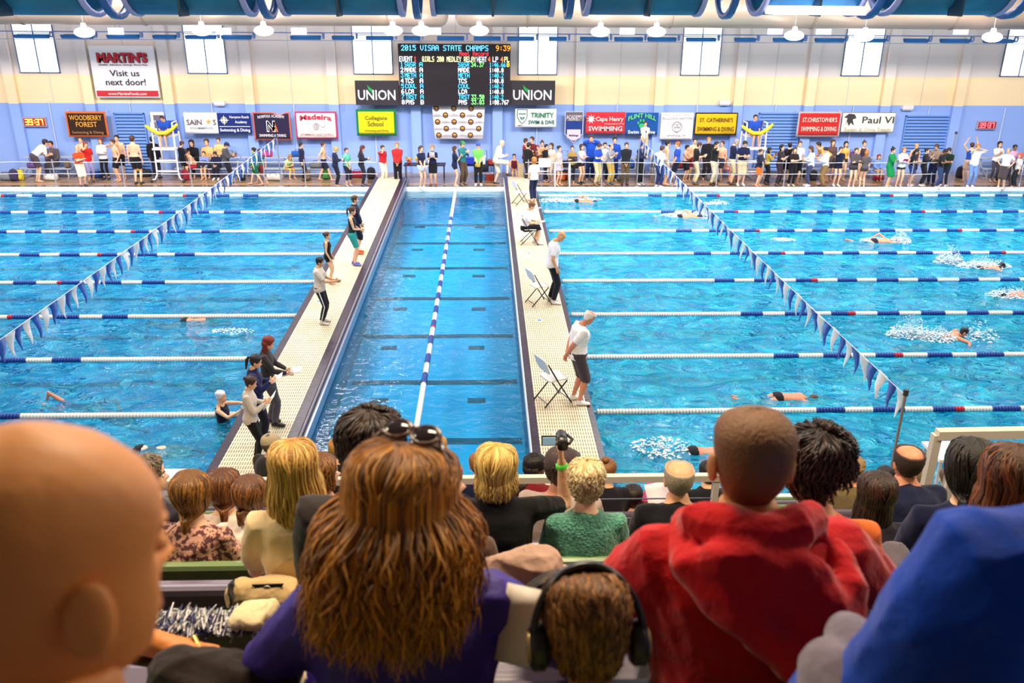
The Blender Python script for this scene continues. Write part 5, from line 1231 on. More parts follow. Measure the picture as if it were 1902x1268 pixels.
far(1124, 265, 337, 'hands', 'f', ('short', DK), ('shirt', '#E4E4EC'), ('pants', '#2A2A3A'), None, 'person in white sleeves with hands over the head')
far(1142, 255, 336, 'stand', 'f', ('short', DK), ('jacket', '#1C48B0'), ('pants', '#1A2A5A'), None, 'dark-haired man in blue jacket behind the grey polo')
far(1136, 267, 343, 'clap', 'fr', ('balding', BN), ('polo', '#8E8E98'), ('pants', '#B89A50'), '#5A6070', 'balding man in grey polo and tan trousers')
far(1164, 265, 343, 'front', 'f', ('short', BN), ('jacket', '#1E2026'), ('pants', '#5A4A30'), '#2A2020', 'man in black jacket and brown trousers with a yellow badge')
far(1199, 226, 291, 'front', 'f', ('short', BN), ('polo', '#F4F0F2'), ('pants', '#D8B078'), '#444444', 'man in white polo standing high on the platform', z=ZP, y=34.9)
far(1193, 265, 343, 'paper', 'fr', ('short', DK), ('jacket', '#1E2444'), ('pants', '#15151E'), '#D8D0CC', 'man in navy jacket holding papers below the platform')
far(1229, 272, 348, 'paper', 'br', ('short', BN), ('polo', '#EDEFF6'), ('pants', '#1C2C5C'), '#E8E0E0', 'man in white polo and navy trousers at the pool edge')
far(1241, 261, 343, 'stand', 'r', ('short', DK), None, ('shorts', '#C8C0B0'), None, 'shirtless dark-haired boy left of the blue t-shirt')
far(1259, 263, 344, 'front', 'l', ('short', '#A85A28'), ('tee', '#1C50B8'), ('shorts', '#141A30'), None, 'ginger young man in blue t-shirt')
far(1277, 270, 337, 'cross', 'fr', ('curly', DK), None, ('shorts', '#15151C'), None, 'shirtless curly-haired boy with folded arms')
far(1291, 257, 334, 'stand', 'f', ('short', DK), None, ('shorts', '#8A1E2A'), None, 'shirtless boy in dark red trunks in the back row')
far(1297, 265, 342, 'paper', 'r', ('short', BN), ('polo', '#1E1A1C'), ('pants', '#D2C29A'), '#5A4A40', 'man in black polo and khaki trousers writing on a pad')
far(1317, 255, 334, 'stand', 'f', ('short', GN), ('hoodie', '#1A1A1E'), ('pants', '#2A2226'), None, 'blond young man in black hoodie in the back row')
far(1331, 263, 343, 'face', 'fr', ('short', DK), ('polo', '#191719'), ('pants', '#CFC3A6'), '#3A2A24', 'man in black polo raising a hand to his brow')
far(1342, 262, 335, 'stand', 'fl', ('short', BN), None, ('shorts', '#3A3A48'), None, 'shirtless boy behind the man raising his hand')
sitf_(1347, 279, .4, 35.6, 'sit', 'fr', ('short', GN), None, ('shorts', '#E4A0A4'), None, 'shirtless boy in pink shorts seated on the bleacher', 'r')
far(1366, 259, 342, 'paper', 'r', ('balding', GYH), ('polo', '#161E42'), ('long_shorts', '#CDBF9C'), '#4A3A34', 'balding man in navy polo and khaki shorts with a stopwatch')
far(1383, 262, 344, 'paper', 'f', ('short', DK), ('polo', '#171C3C'), ('long_shorts', '#C2B290'), '#D0C8C4', 'dark-haired man in navy polo and khaki shorts writing')
far(1414, 277, 346, 'crossf', 'fr', ('bun', BN), ('hoodie', '#1A2038'), ('shorts', '#F0661C'), '#C08A70', 'girl in navy hoodie and orange shorts')
far(1430, 274, 342, 'clap', 'r', ('bob', DK), ('tee', '#B8963A'), ('pants', '#1C1C22'), '#222222', 'dark-haired woman in mustard with a brown clipboard')
far(1453, 269, 344, 'crossf', 'fr', ('long', DK), ('tee', '#2A2028'), ('pants', '#34262C'), '#5A4A44', 'dark-haired woman in black with a pale folder')
far(1468, 265, 338, 'stand', 'b', ('short', DK), ('tee', '#17161A'), ('shorts', '#17161A'), '#444444', 'boy in black t-shirt with gold collar seen from behind')
far(1486, 262, 342, 'stand', 'f', ('short', BN), ('tee', '#F2F0F2'), ('shorts', '#1E1E26'), None, 'tall boy in white t-shirt left of the red banner')
far(1477, 274, 345, 'crossf', 'f', ('long', BN), ('tee', '#241A1E'), ('pants', '#111116'), '#C8B090', 'woman in black t-shirt with a red print and wide black trousers')
far(1522, 264, 337, 'bend', 'l', ('short', DK), ('tee', '#DDA860'), ('shorts', '#5A4A44'), None, 'boy in tan t-shirt leaning below the red banner')
far(1509, 272, 346, 'paperf', 'l', ('bob', BN), ('shirt', '#DFE2EE'), ('jeans', '#3A4260'), '#D8D8E0', 'woman in white blouse and jeans with back half turned')
far(1536, 274, 346, 'paper', 'l', ('short', DK), ('shirt', '#F0E8E8'), ('pants', '#8A6C40'), '#4A3A2A', 'man in white shirt and brown trousers looking down')
far(1548, 260, 335, 'standf', 'f', ('long', BN), ('tee', '#5A4440'), ('shorts', '#3A3038'), None, 'long-haired girl in brown standing in the back row')
far(1562, 273, 345, 'face', 'f', ('pony', BN), ('tee', '#161A34'), ('mini', '#15182E'), '#E8D8C8', 'girl in navy polo and shorts with a hand at her face')
far(1572, 263, 335, 'standf', 'f', ('bob', DK), ('tank', '#D8A850'), ('mini', '#2A2A34'), None, 'black-haired girl in yellow top in the back row')
far(1591, 275, 348, 'crossf', 'f', ('pony', BN), ('hoodie', '#4C4448'), ('mini', '#2E2A30'), None, 'barefoot girl in dark grey hoodie with folded arms')
far(1606, 262, 335, 'standf', 'f', ('topbun', BN), ('suit', '#3A2A40'), ('briefs', '#3A2A40'), None, 'girl with top bun in a dark swimsuit')
far(1611, 279, 348, 'standf', 'b', ('long', GN), ('tee', '#5A5254'), ('mini', '#4A4448'), None, 'blonde long-haired girl in grey seen from behind')
sitf_(1633, 287, .4, 35.4, 'sitf', 'f', ('bob', '#8A1E28'), ('robe', '#6C8ECC'), None, None, 'child in blue dress seated with a dark red towel')
far(1660, 274, 347, 'crossf', 'fr', ('topbun', DK), ('robe', '#0C8444'), None, None, 'swimmer in a long green robe')
far(1680, 274, 347, 'crossf', 'f', ('bun', GN), ('hoodie', '#EEE8EE'), ('mini', '#2A2A34'), None, 'girl in white sweatshirt holding a magenta folder')
far(1703, 267, 337, 'stand', 'f', ('short', BL_), ('tank', '#3A3030'), ('shorts', '#3A3440'), None, 'blond boy behind the girl in black left of the third louvre')
far(1701, 277, 345, 'paperf', 'fr', ('bob', DK), ('tee', '#191A2C'), ('shorts', '#203C78'), '#E8D8D0', 'girl in black top and blue shorts')
far(1723, 275, 345, 'clap', 'fr', ('bun', DK), ('shirt', '#201C26'), ('pants', '#121218'), '#D8C8C0', 'woman in black holding a white sheet by the third louvre')
far(1741, 268, 343, 'paper', 'fl', ('short', BN), ('shirt', '#8A7464'), ('pants', '#1A2240'), '#3A3030', 'man in brown patterned shirt')
far(1754, 277, 349, 'paper', 'fr', ('short', DK), ('polo', '#17171C'), ('jeans', '#2C3E68'), '#D8C8BC', 'man in black polo and jeans looking at papers', 'd')
far(1764, 275, 346, 'paper', 'fl', ('short', DK), ('tee', '#182A24'), ('jeans', '#1E2438'), '#C8C0BC', 'man in dark green t-shirt beside the tall pole')
far(1817, 268, 348, 'hands', 'f', ('short', GN), ('tee', '#F2EEF0'), ('jeans', '#7090C8'), '#F2EEEC', 'boy in white t-shirt and light jeans')
far(1807, 265, 337, 'up', 'b', ('short', BN), ('tank', '#2448A8'), ('shorts', '#D8B8A0'), None, 'person in blue vest with arms raised behind the boy in white')
far(1858, 263, 337, 'clap', 'f', ('long', DK), ('tee', '#EEE8EC'), ('leggings', '#4A4450'), None, 'dark-haired girl in white t-shirt under the red clock')
far(1874, 275, 350, 'hips', 'fl', ('short', GYH), ('polo', '#EEF0F4'), ('long_shorts', '#4A4042'), '#D8C8BC', 'grey-haired man in white polo and dark shorts')
far(1886, 269, 340, 'standf', 'f', ('short', DK), ('tee', '#D8A0C0'), ('pants', '#2A2A38'), None, 'person in pink top near the right ladder rails', 'd')
far(1896, 286, 349, 'standf', 'l', ('bob', '#D85A38'), ('tee', '#ECE4E0'), ('pants', '#1C2430'), None, 'child in white with orange hair at the right edge')
# lifeguards
for (u, p_, tx) in ((299, TW1, 'lifeguard in blue shirt on the left tower looking down'), (1401, TW2, 'lifeguard in blue shirt on the right tower')):
    s = P('sitread' if u < 900 else 'sit'); z = p_.z - .42
    person('sitread' if u < 900 else 'sit', s, tx, (p_.x, 35.22, z), PI, .93, ('short', DK), ('tee', '#1C48A8'), ('shorts', '#A87A3C' if u < 900 else '#D89850'), None, 't', vox=.024)
# hand-held sheets on the far deck
def sheet(x, y, z, w_, h_, tilt, rz, c, label, name='paper', cat='paper'):
    t = thing(name, label, cat, (x, y, z), rz); b = MB(); n = 4; vs = []
    for k in range(n + 1):
        f = k / n - .5; vs += [(-w_ / 2, h_ * f * math.cos(tilt), h_ * f * math.sin(tilt) + .02 * f * f), (w_ / 2, h_ * f * math.cos(tilt), h_ * f * math.sin(tilt) + .03 * f * f)]
    m_ = len(vs); vs += [(a, q, c_ - .006) for a, q, c_ in vs]
    fs = [];
    for k in range(n): i = 2 * k; fs += [(i, i + 1, i + 3, i + 2), (m_ + i + 2, m_ + i + 3, m_ + i + 1, m_ + i)]
    fs += [(1, 0, m_, m_ + 1), (2 * n, 2 * n + 1, m_ + 2 * n + 1, m_ + 2 * n)]
    for k in range(n): i = 2 * k; fs += [(i, i + 2, m_ + i + 2, m_ + i), (i + 3, i + 1, m_ + i + 1, m_ + i + 3)]
    MB().add(vs, fs).build('sheet', plain(c, .6), t, True); return t
for (pre, c, w_, h_, nm, lab, one) in (('blonde woman in navy', '#F4F2F4', .26, .34, 'paper', 'white sheet held by the blonde woman in the tracksuit', None), ('girl in navy t-shirt and pale', '#F2F0F6', .3, .3, 'paper', 'white papers held by the girl in pale denim shorts', None), ('woman in navy polo', '#F2EEF0', .2, .28, 'paper', 'white papers held by the woman in navy polo', None),
    ('man in dark grey jacket', '#A82038', .3, .2, 'folder', 'red folder held by the man in a cap', None), ('woman in mustard top', '#4A4448', .34, .22, 'folder', 'dark folder held by the woman in mustard', None), ('dark-haired woman in mustard', '#7A6040', .26, .3, 'clipboard', 'brown clipboard held by the dark-haired woman', None),
    ('dark-haired woman in black with', '#F0D8D4', .3, .22, 'folder', 'pale pink folder held by the woman in black', None), ('girl in white sweatshirt holding', '#B81E64', .2, .2, 'folder', 'magenta folder held by the girl in white', None), ('woman in black holding', '#F0EAEA', .28, .24, 'paper', 'white sheet held by the woman in black by the louvre', None),
    ('man in black polo and khaki', '#E8E8F0', .22, .14, 'paper', 'writing pad held by the man in black polo', None), ('shirtless boy walking', '#F0F0F8', .14, .24, 'towel', 'white towel held by the shirtless walking boy', 1), ('long-haired woman in black looking', '#B03A4A', .08, .14, 'phone', 'red phone held by the long-haired woman', None), ('man in navy jacket holding papers', '#E0E0EC', .2, .14, 'paper', 'papers held by the man in navy jacket', None), ('person in bright green', '#D8C838', .2, .16, 'flag', 'yellow flag held by the person in bright green', 0)):
    hold(pre, w_, h_, 1.0, c, lab, nm, one)
# white plastic chair at the right walkway end
p = at(1009, 337, z=.1); t = thing('plastic_chair', 'white plastic chair on the far deck by the right walkway', 'chair', tuple(p), .1); wc = plain('#F3EEEA', .35)
MB().box((-.24, -.22, .43), (.24, .24, .46)).build('seat', wc, t); MB().box((-.24, -.25, .62), (.24, -.21, .98)).build('backrest', wc, t)
for sx in (-.22, .22):
    for y in (-.22, .22): MB().bar((sx, y, 0), (sx, y, .43 if y > 0 else .98), .03).build('leg', plain('#8A8488'), t)
p = at(967, 333, y=34.95); q = at(967, 304, y=34.95)
t = thing('panel', 'tall narrow beige panel standing at the end of the right walkway', 'panel', (p.x, 34.98, .1)); MB().box((-.11, -.03, 0), (.11, .03, q.z - .1)).build('board', plain('#E8CFA0'), t); MB().box((-.13, -.05, 0), (.13, .05, .04)).build('base', plain('#C8B088'), t)
# ============================================================ people and chairs on the walkways
PS['sitchair'] = pose(pel=.50, lean=.12, bend=.2, R=(.10, .36, .16), L=(.08, .38, .15), fR=(.12, .38), fL=(.1, .3), hp=.45)
PS['fwdarms'] = pose(R=(.16, .42, .22), L=(.14, .36, .16), epR=(.5, -.4, -1), epL=(.5, -.4, -1), hp=.2, wide=1.12)
PS['clip'] = pose(R=(.10, .36, .12), L=(.12, .33, .10), epR=(.7, -.3, -1), epL=(.7, -.3, -1), hp=.35, fem=1, fR=(.08, .05), fL=(.08, -.05))
PS['clipup'] = pose(R=(.08, .28, .30), L=(.10, .26, .24), epR=(.7, -.3, -1), epL=(.7, -.3, -1), hp=.3, fem=1, fR=(.06, .03), fL=(.07, -.03))
PS['oldman'] = pose(R=(.03, -.19, .02), L=(.01, -.2, -.01), hp=.62, bend=.30, lean=-.02, wide=1.25, epR=(1, -1, 0), epL=(1, -1, 0), fR=(.11, .03), fL=(.12, -.02))
PS['lookd'] = pose(R=(.22, .08, -.06), hp=.75, bend=.22, wide=1.12, fR=(.1, .03), fL=(.1, -.03))
PS['relaxf'] = pose(R=(.19, .10, -.06), fem=1, fR=(.07, .02), fL=(.08, 0))
PS['handsf'] = pose(R=(.02, .26, .12), L=(.02, .25, .10), fem=1, epR=(.7, -.4, -1), epL=(.7, -.4, -1), fR=(.08, .03), fL=(.09, -.03), hp=.15)
def mid(u, vt, vf, pk, rz, hair, top, bot, shoe, label, sk='l', uf=None, **k):
    return far(u, vt, vf, pk, rz, hair, top, bot, shoe, label, sk, z=.305, vox=.013, lod=1, fold=.006, **k)
RT = -PI / 2
mid(659, 363, 470, 'front', RT + .1, ('short', BN), ('jacket', '#161C38'), ('long_shorts', '#121626'), '#E8622C', 'boy in navy jacket with orange shoes on the left walkway')
mid(653, 384, 492, 'handsf', RT + .05, ('pony', BN), ('tank', '#1E2A2C'), ('shorts', '#2C9C98'), '#6C6CB8', 'girl in dark vest and teal shorts on the left walkway')
mid(607, 431, 526, 'relaxf', RT, ('bun', BN), ('suit', '#16161C'), ('mini', '#16161C'), None, 'girl in black swimsuit on the left walkway')
mid(592, 478, 600, 'fwdarms', RT, ('short', '#14100E'), ('tee', '#CFC2B4'), ('pants', '#12141E'), '#CFC8C4', 'dark-haired man in beige t-shirt and black track trousers on the left walkway', 't')
mid(493, 627, 788, 'clip', RT + .08, ('long', '#7A2412'), ('shirt', '#3A3438'), ('pants', '#5A5660'), '#1E1A20', 'red-haired woman in charcoal top and grey trousers with a clipboard')
mid(470, 660, 826, 'clipup', RT + .15, ('pony', '#241614'), ('jacket', '#1A2250'), ('pants', '#1C1C2C'), '#2A2A30', 'dark-haired woman in navy jacket between two others on the left walkway')
mid(461, 700, 862, 'clipup', RT + .1, ('bun', '#3A2018'), ('shirt', '#D2C6BA'), ('leggings', '#0E0C10'), None, 'barefoot woman in beige sweater and black leggings holding paper')
mid(992, 292, 374, 'relaxf', .4, ('bob', GN), ('tee', '#F0EEF2'), ('pants', '#1C2444'), '#D8B090', 'girl in white t-shirt and navy striped track trousers on the right walkway')
mid(1036, 432, 562, 'lookd', RT, ('bald', 0), ('polo', '#F2EEF2'), ('pants', '#161A26'), '#D8D4D4', 'bald man in white polo and navy trousers looking at the water', 't')
mid(1088, 580, 747, 'oldman', RT + .15, ('balding', '#E8E4E0'), ('tee', '#F4F2F4'), ('long_shorts', '#4A3E46'), '#F0EEEE', 'white-haired man in white shirt and dark shorts, hands behind his back', 'r')
# track stripes
def fold_chair(u, v, rz, label, sz=1):
    p = at(u, v, z=.305); t = thing('folding_chair', label, 'chair', tuple(p), rz); t.scale = (sz,) * 3; fr = plain('#2E2226', .35); wpl = mat('chair_plastic', '#EEE8E4', .4)
    for sx in (-.21, .21):
        MB().tube([(sx, .26, 0), (sx, -.02, .45), (sx, -.22, .80)], .013, 8).build('front_leg', fr, t, True)
        MB().tube([(sx * .92, -.26, 0), (sx * .92, .17, .44)], .013, 8).build('rear_leg', fr, t, True)
    MB().cyl((-.21, .2, .09), (.21, .2, .09), .009, 6).build('crossbar', fr, t); MB().cyl((-.19, -.2, .06), (.19, -.2, .06), .009, 6).build('crossbar', fr, t)
    b = MB(); b.loft([((0, y, .455 + .012 * math.cos(y * 6)), (w_, 0, 0), (0, 0, .014)) for y, w_ in ((-.17, .16), (-.15, .2), (0, .205), (.16, .205), (.2, .17))], 16, p=.5); b.build('seat', wpl, t, True)
    b = MB(); b.loft([((0, -.17 - (z - .6) * .4, z), (w_, 0, 0), (0, .011, 0)) for z, w_ in ((.60, .17), (.63, .21), (.78, .215), (.86, .20), (.885, .15))], 16, p=.5); b.build('backrest', wpl, t, True)
    return t
fold_chair(966, 379, RT + .4, 'empty folding chair farthest along the right walkway', .95)
c1 = fold_chair(983, 452, RT, 'folding chair under the seated man in black shorts', 1)
fold_chair(1000, 563, RT + .4, 'empty folding chair beside the bald man in white polo', 1)
fold_chair(1026, 744, RT + .45, 'empty white folding chair nearest on the right walkway', 1.06)
sc_ = P('sitchair'); person('sitchair', sc_, 'man in white t-shirt and black shorts seated on a folding chair', (c1.location.x - .14, c1.location.y, .305), RT, 1.0, ('short', '#7A4A2C'), ('tee', '#F2EEF2'), ('long_shorts', '#15131A'), '#D8D4D8', 'l', vox=.013, lod=1, fold=.006)
hold('barefoot woman in beige', .24, .30, .9, '#F2EEF0', 'white paper held by the woman in beige sweater')
hold('dark-haired woman in navy jacket', .22, .28, .5, '#E8E6F0', 'white paper on a board held by the woman in navy jacket')
hold('red-haired woman', .24, .34, .25, '#E8E2DC', 'clipboard with white sheet held by the red-haired woman', 'clipboard')
hold('dark-haired man in beige', .05, .08, .2, '#5A4A50', 'small stopwatch held by the man in beige t-shirt', 'stopwatch', 0)
hold('man in white t-shirt and black shorts', .2, .28, .15, '#F2EEEE', 'white paper on the lap of the seated man')
hold('girl in white t-shirt and navy', .16, .2, .3, '#F4F2F4', 'white paper in the hand of the girl in track trousers', 'paper', 1)
for pre in ('dark-haired man in beige', 'girl in white t-shirt and navy'):
    t, s = [v for k, v in FOLK.items() if k.startswith(pre)][0]; b = MB()
    for i, sx in ((0, 1), (1, -1)):
        o = V((sx * .078, 0, 0)); b.tube([s.hip[i] + o * 1.25, s.hip[i].lerp(s.kn[i], .6) + o * 1.12, s.kn[i] + o * .98, s.kn[i].lerp(s.an[i], .5) + o * .92, s.an[i] + o * .9], [.012] * 5, 6)
    inst('side_stripe', b.mesh('stripe', True), t, [cloth('#E8E4E8')])
for (u, v, c, lab) in ((487, 806, '#B8D838', 'yellow-green sandal on the left walkway behind the grey cap'), (489, 822, '#C8E040', 'second yellow-green sandal on the left walkway nearer the cap')):
    p = at(u, v, z=.3); t = thing('sandal', lab, 'sandal', (p.x, p.y, .305), RT + .3)
    MB().loft([((0, y, .012), (w_, 0, 0), (0, 0, .012)) for y, w_ in ((-.13, .025), (-.1, .04), (0, .036), (.09, .05), (.13, .03))], 12).build('sole', plain('#4A4A5A'), t, True)
    MB().tube([(-.045, .04, .01), (-.03, .03, .05), (.0, .05, .06), (.03, .03, .05), (.045, .04, .01)], .012, 6, flat=.6).build('strap', plain(c), t, True)
# ------------------------------------------------------------ swimmers
foam = mat('foam', '#F4FAFF', .35); foam2 = mat('foam_soft', '#BFE6F6', .3)
def splash(u, v, w_, d_, h_, n, seed, label):
    p = at(u, v, z=0); rg = random.Random(seed); t = tag(None or MB().build('tmp', foam), label, 'splash')
    b = MB()
    for k in range(int(n * 2.6)):
        r = rg.random() ** .75; a = rg.random() * 6.283; x = w_ * r * math.cos(a); y = d_ * r * math.sin(a); hh = h_ * (1 - r * r) * rg.random() ** 1.6
        s = rg.uniform(.008, .024) * (1 if hh < h_ * .35 else .6)
        b.ell((x, y, max(.0, hh)), (s * rg.uniform(1, 3.6) if hh < h_ * .3 else s, s * rg.uniform(.8, 1.6), s * (.5 if hh < h_ * .3 else 1)), 5, 3, 0 if rg.random() < .7 else 1, Matrix.Rotation(rg.random() * 3, 3, 'Z'))
    me = b.mesh('splash', True); me.materials.append(foam); me.materials.append(foam2); old = t.data; t.data = me; t.name = 'water_splash'; t.location = p; t['kind'] = 'stuff'; bpy.data.meshes.remove(old)
PS['fly'] = pose(R=(.62, .12, .50), L=(.62, .12, .50), epR=(0, 0, 1), epL=(0, 0, 1), hp=-.7, fR=(.1, -.02))
PS['glide'] = pose(R=(.05, .02, 1.12), L=(.05, .02, 1.12), epR=(1, 0, 0), epL=(1, 0, 0), fR=(.06, -.0))
PS['crawl'] = pose(R=(.14, .05, 1.08), L=(.25, -.1, .05), epR=(1, .3, 0), epL=(1, -1, 0), fR=(.08, .08), fL=(.08, -.1))
PS['edge'] = pose(R=(.14, .42, .46), L=(.22, .38, .42), epR=(1, -.2, -.4), epL=(1, -.2, -.4), fem=1, fR=(.1, -.1), fL=(.1, .05))
def swimmer(u, v, z, pk, rz, tilt, suit, label, sk='r', cap='#222428', hair=('short', BN), ctr=1.35):
    """lying in the water: the chest is put at pixel u, v"""
    s = P(pk); p = at(u, v, z=0); t = person(pk, s, label, (0, 0, 0), 0, 1, hair if not cap else None, ('suit', suit) if pk == 'glidef' else None, ('briefs', suit), None, sk, vox=.02, lod=1)
    if cap: inst('swim_cap', hair_mesh('buzz'), t, [plain(cap, .25)], s.hm)
    R = Matrix.Rotation(rz, 4, 'Z') @ Matrix.Rotation(-(PI / 2 - tilt), 4, 'X'); t.rotation_euler = R.to_euler()
    t.location = V((p.x, p.y, z)) - (R.to_3x3() @ V((0, 0, ctr)))
    return t
swimmer(1772, 626, .02, 'fly', RT - .15, .32, '#1A1A2A', 'butterfly swimmer with black cap rising in the right pool')
for (u, v, w_, d_, h_, n, tx) in ((1690, 622, .55, .3, .5, 260, 'white splash trailing behind the butterfly swimmer'), (1742, 628, .45, .3, .3, 220, 'white splash at the back of the butterfly swimmer'), (1815, 625, .5, .35, .45, 90, 'thin spray in front of the butterfly swimmer'),
    (1762, 487, .45, .25, .55, 240, 'tall white splash in the third lane of the right pool'), (1828, 494, .8, .3, .3, 300, 'long white splash beside the swimmer in the third right lane'), (1880, 548, .7, .3, .25, 200, 'white splash at the right edge of the photo'),
    (1672, 449, .35, .22, .4, 170, 'white splash by the swimmer in the fourth right lane'), (1625, 446, .5, .2, .1, 90, 'low foam trail in the fourth right lane'), (1262, 400, .7, .25, .14, 160, 'foam around the swimmer crossing under the pennants'), (1305, 398, .4, .2, .3, 110, 'splash right under the pennants in a far lane'), (1330, 378, .5, .2, .16, 90, 'foam near the pennants in the farthest right lane'),
    (1040, 373, .9, .25, .2, 220, 'white splash beside the right walkway far end'), (1230, 832, .55, .4, .1, 120, 'foam swirl in the nearest right lane'), (1090, 371, .6, .2, .12, 90, 'foam trail right of the far splash'), (1455, 445, .4, .2, .06, 60, 'faint foam patch in the fourth right lane'), (432, 615, .5, .2, .05, 50, 'faint foam patch in the second left lane')):
    splash(u, v, w_, d_, h_, n, int(u), tx)
swimmer(1846, 497, -.03, 'fly', RT, .1, '#1A1A2A', 'swimmer under white splashes in the third right lane')
swimmer(1893, 549, -.0, 'fly', RT, .15, '#101018', 'swimmer cut by the right edge of the photo')
swimmer(1640, 448, -.02, 'crawl', RT, .05, '#1A1A2A', 'swimmer stretching forward in the fourth right lane', ctr=1.2)
swimmer(1283, 402, -.02, 'crawl', RT, .08, '#1A1A2A', 'swimmer just passing under the right pennants', ctr=1.3)
swimmer(1075, 374, -.04, 'crawl', RT, .03, '#1A1A2A', 'swimmer beside the far end of the right walkway', ctr=1.0)
swimmer(1462, 737, -.04, 'glide', RT, -.02, '#15151E', 'swimmer gliding under water in the nearest lanes of the right pool', cap=None, ctr=1.1)
swimmer(1275, 837, -.06, 'glide', RT, -.02, '#15151E', 'submerged swimmer partly hidden behind the shaved head', cap=None, ctr=.8)
swimmer(255, 831, -.10, 'glide', RT, 0, '#15151E', 'swimmer gliding under water in the nearest left lane', 'p', cap=None, ctr=.9)
swimmer(365, 593, -.09, 'glide', RT, 0, '#15151E', 'swimmer gliding under water in the second left lane', cap=None, ctr=1.2)
swimmer(610, 742 - 0, -.9, 'glide', 0, 0, '#15151E', 'x') if 0 else None
p = at(167, 742, z=-.4); t = swimmer(167, 745, -.22, 'crawl', RT, -.3, '#15302E', 'dark diving swimmer under water in the left pool', cap=None, ctr=.9)
# swimmer resting at the edge of the left walkway
p = at(413, 800, z=0); s = P('edge'); q = at(412, 766, y=p.y + .1)
t = person('edge', s, 'swimmer with white cap resting her arms on the left walkway edge', (BL - .42, at(413, 770, z=.1).y, -1.12), RT - .1, 1.0, None, ('suit', '#1A1C34'), ('briefs', '#1A1C34'), None, 'l', vox=.013, lod=1)
inst('swim_cap', hair_mesh('buzz'), t, [plain('#E8E6EC', .3)], s.hm)
# ============================================================ spectators in the stands
def lock(b, pts, r0, n=4, prof=(.55, 1, 1, .9, .25)):
    m_ = len(pts); rr = []
    for i in range(m_):
        q = i / (m_ - 1) * (len(prof) - 1); i0 = min(len(prof) - 2, int(q)); rr.append(r0 * (prof[i0] + (prof[i0 + 1] - prof[i0]) * (q - i0)))
    b.tube(pts, rr, n, flat=.55, cap=True)
def hair_long(seed, n, L_, r0, wave=.01, spread=.03, volume=.02, tail=None, cut=.0, back=0.0, fq=1, zf=.08):
    """locks that follow the skull from the crown and then fall; tail: point the ends gather at"""
    rg = random.Random(seed); b = MB()
    for k in range(n):
        side = 1 if rg.random() < .5 else -1
        ph1 = side * rg.uniform(1.15, PI)          # where the lock leaves the skull
        f0 = rg.random(); z0 = .2316 - .05 * f0 ** 2.5; ph0 = ph1 * rg.uniform(.35, 1.0) if abs(ph1) < 2.2 else ph1 * rg.uniform(.7, 1)
        vol = volume * rg.uniform(.35, 1.0); pts = []; m_ = 7
        for i in range(m_):
            q = i / (m_ - 1); z = z0 + ((.045 if tail is not None else zf) - z0) * q ** 1.25; ph = ph0 + (ph1 - ph0) * min(1, q * 1.5)
            pts.append(headpt(ph, z, .008 + vol * math.sin(min(1, q * 1.2 + .25) * PI * .6)))
        e = pts[-1]; ln = L_ * rg.uniform(.72, 1.05) if rg.random() > cut else L_ * rg.uniform(.4, .8); s_ = 9; p1 = rg.random() * 6.28; p2 = rg.random() * 6.28; out = V((math.sin(ph1), math.cos(ph1), 0)); wv = wave * rg.uniform(.5, 1.3); fr = rg.uniform(9, 15) * fq
        for i in range(1, s_ + 1):
            q = i / s_; p = e + V((0, -back * q, -ln * q)) + out * (spread * math.sin(min(1, q * 2.2) * PI / 2)) + V((wv * q ** .5 * math.sin(p1 + fr * q), wv * q ** .5 * math.sin(p2 + fr * q * .9), 0))
            if tail is not None: tq = min(1, q * 2.2); c = V(tail) + V((0, -.01 * q, -max(0, q - .35) * ln)); p = p.lerp(c + (p - c) * .22, tq * tq * (3 - 2 * tq))
            pts.append(p)
        lock(b, pts, r0 * rg.uniform(.6, 1.25))
    return b
def hair_short(seed, n, ln, r0, lift=.008, curl=0, line=.0, swirl=1):
    rg = random.Random(seed); b = MB()
    for k in range(n):
        ph = rg.uniform(-PI, PI); a = abs(ph); lo = tab([(0, .185), (.6, .18), (1.0, .15), (1.3, .11), (1.55, .12), (1.9, .065), (2.6, .035), (3.2, .03)], a)[0] + line
        z = lo + (.232 - lo) * rg.random() ** .8; pts = []; d = (1 if a > 1.3 else -1)
        for i in range(4):
            q = i / 3; zz = z - ln * q * (.9 if a > .9 else -.2); zz = max(.01, min(.2318, zz)); pp = ph + (ln * q * 4 * swirl * (1 if ph > 0 else -1) if z > .17 else .6 * ln * q * math.sin(k))
            pts.append(headpt(pp, zz, .008 + lift * math.sin(q * PI * .8) + lift * .5 * rg.random() + curl * .01 * math.sin(q * 6 + k)) + V((curl * .012 * math.sin(k * 2.1 + q * 5), 0, .004)))
        lock(b, pts, r0 * rg.uniform(.7, 1.2))
    return b
def mixc(a, b_): return '#' + ''.join('%02X' % int((int(a[i:i+2], 16) * 2 + int(b_[i:i+2], 16)) / 3) for i in (1, 3, 5))
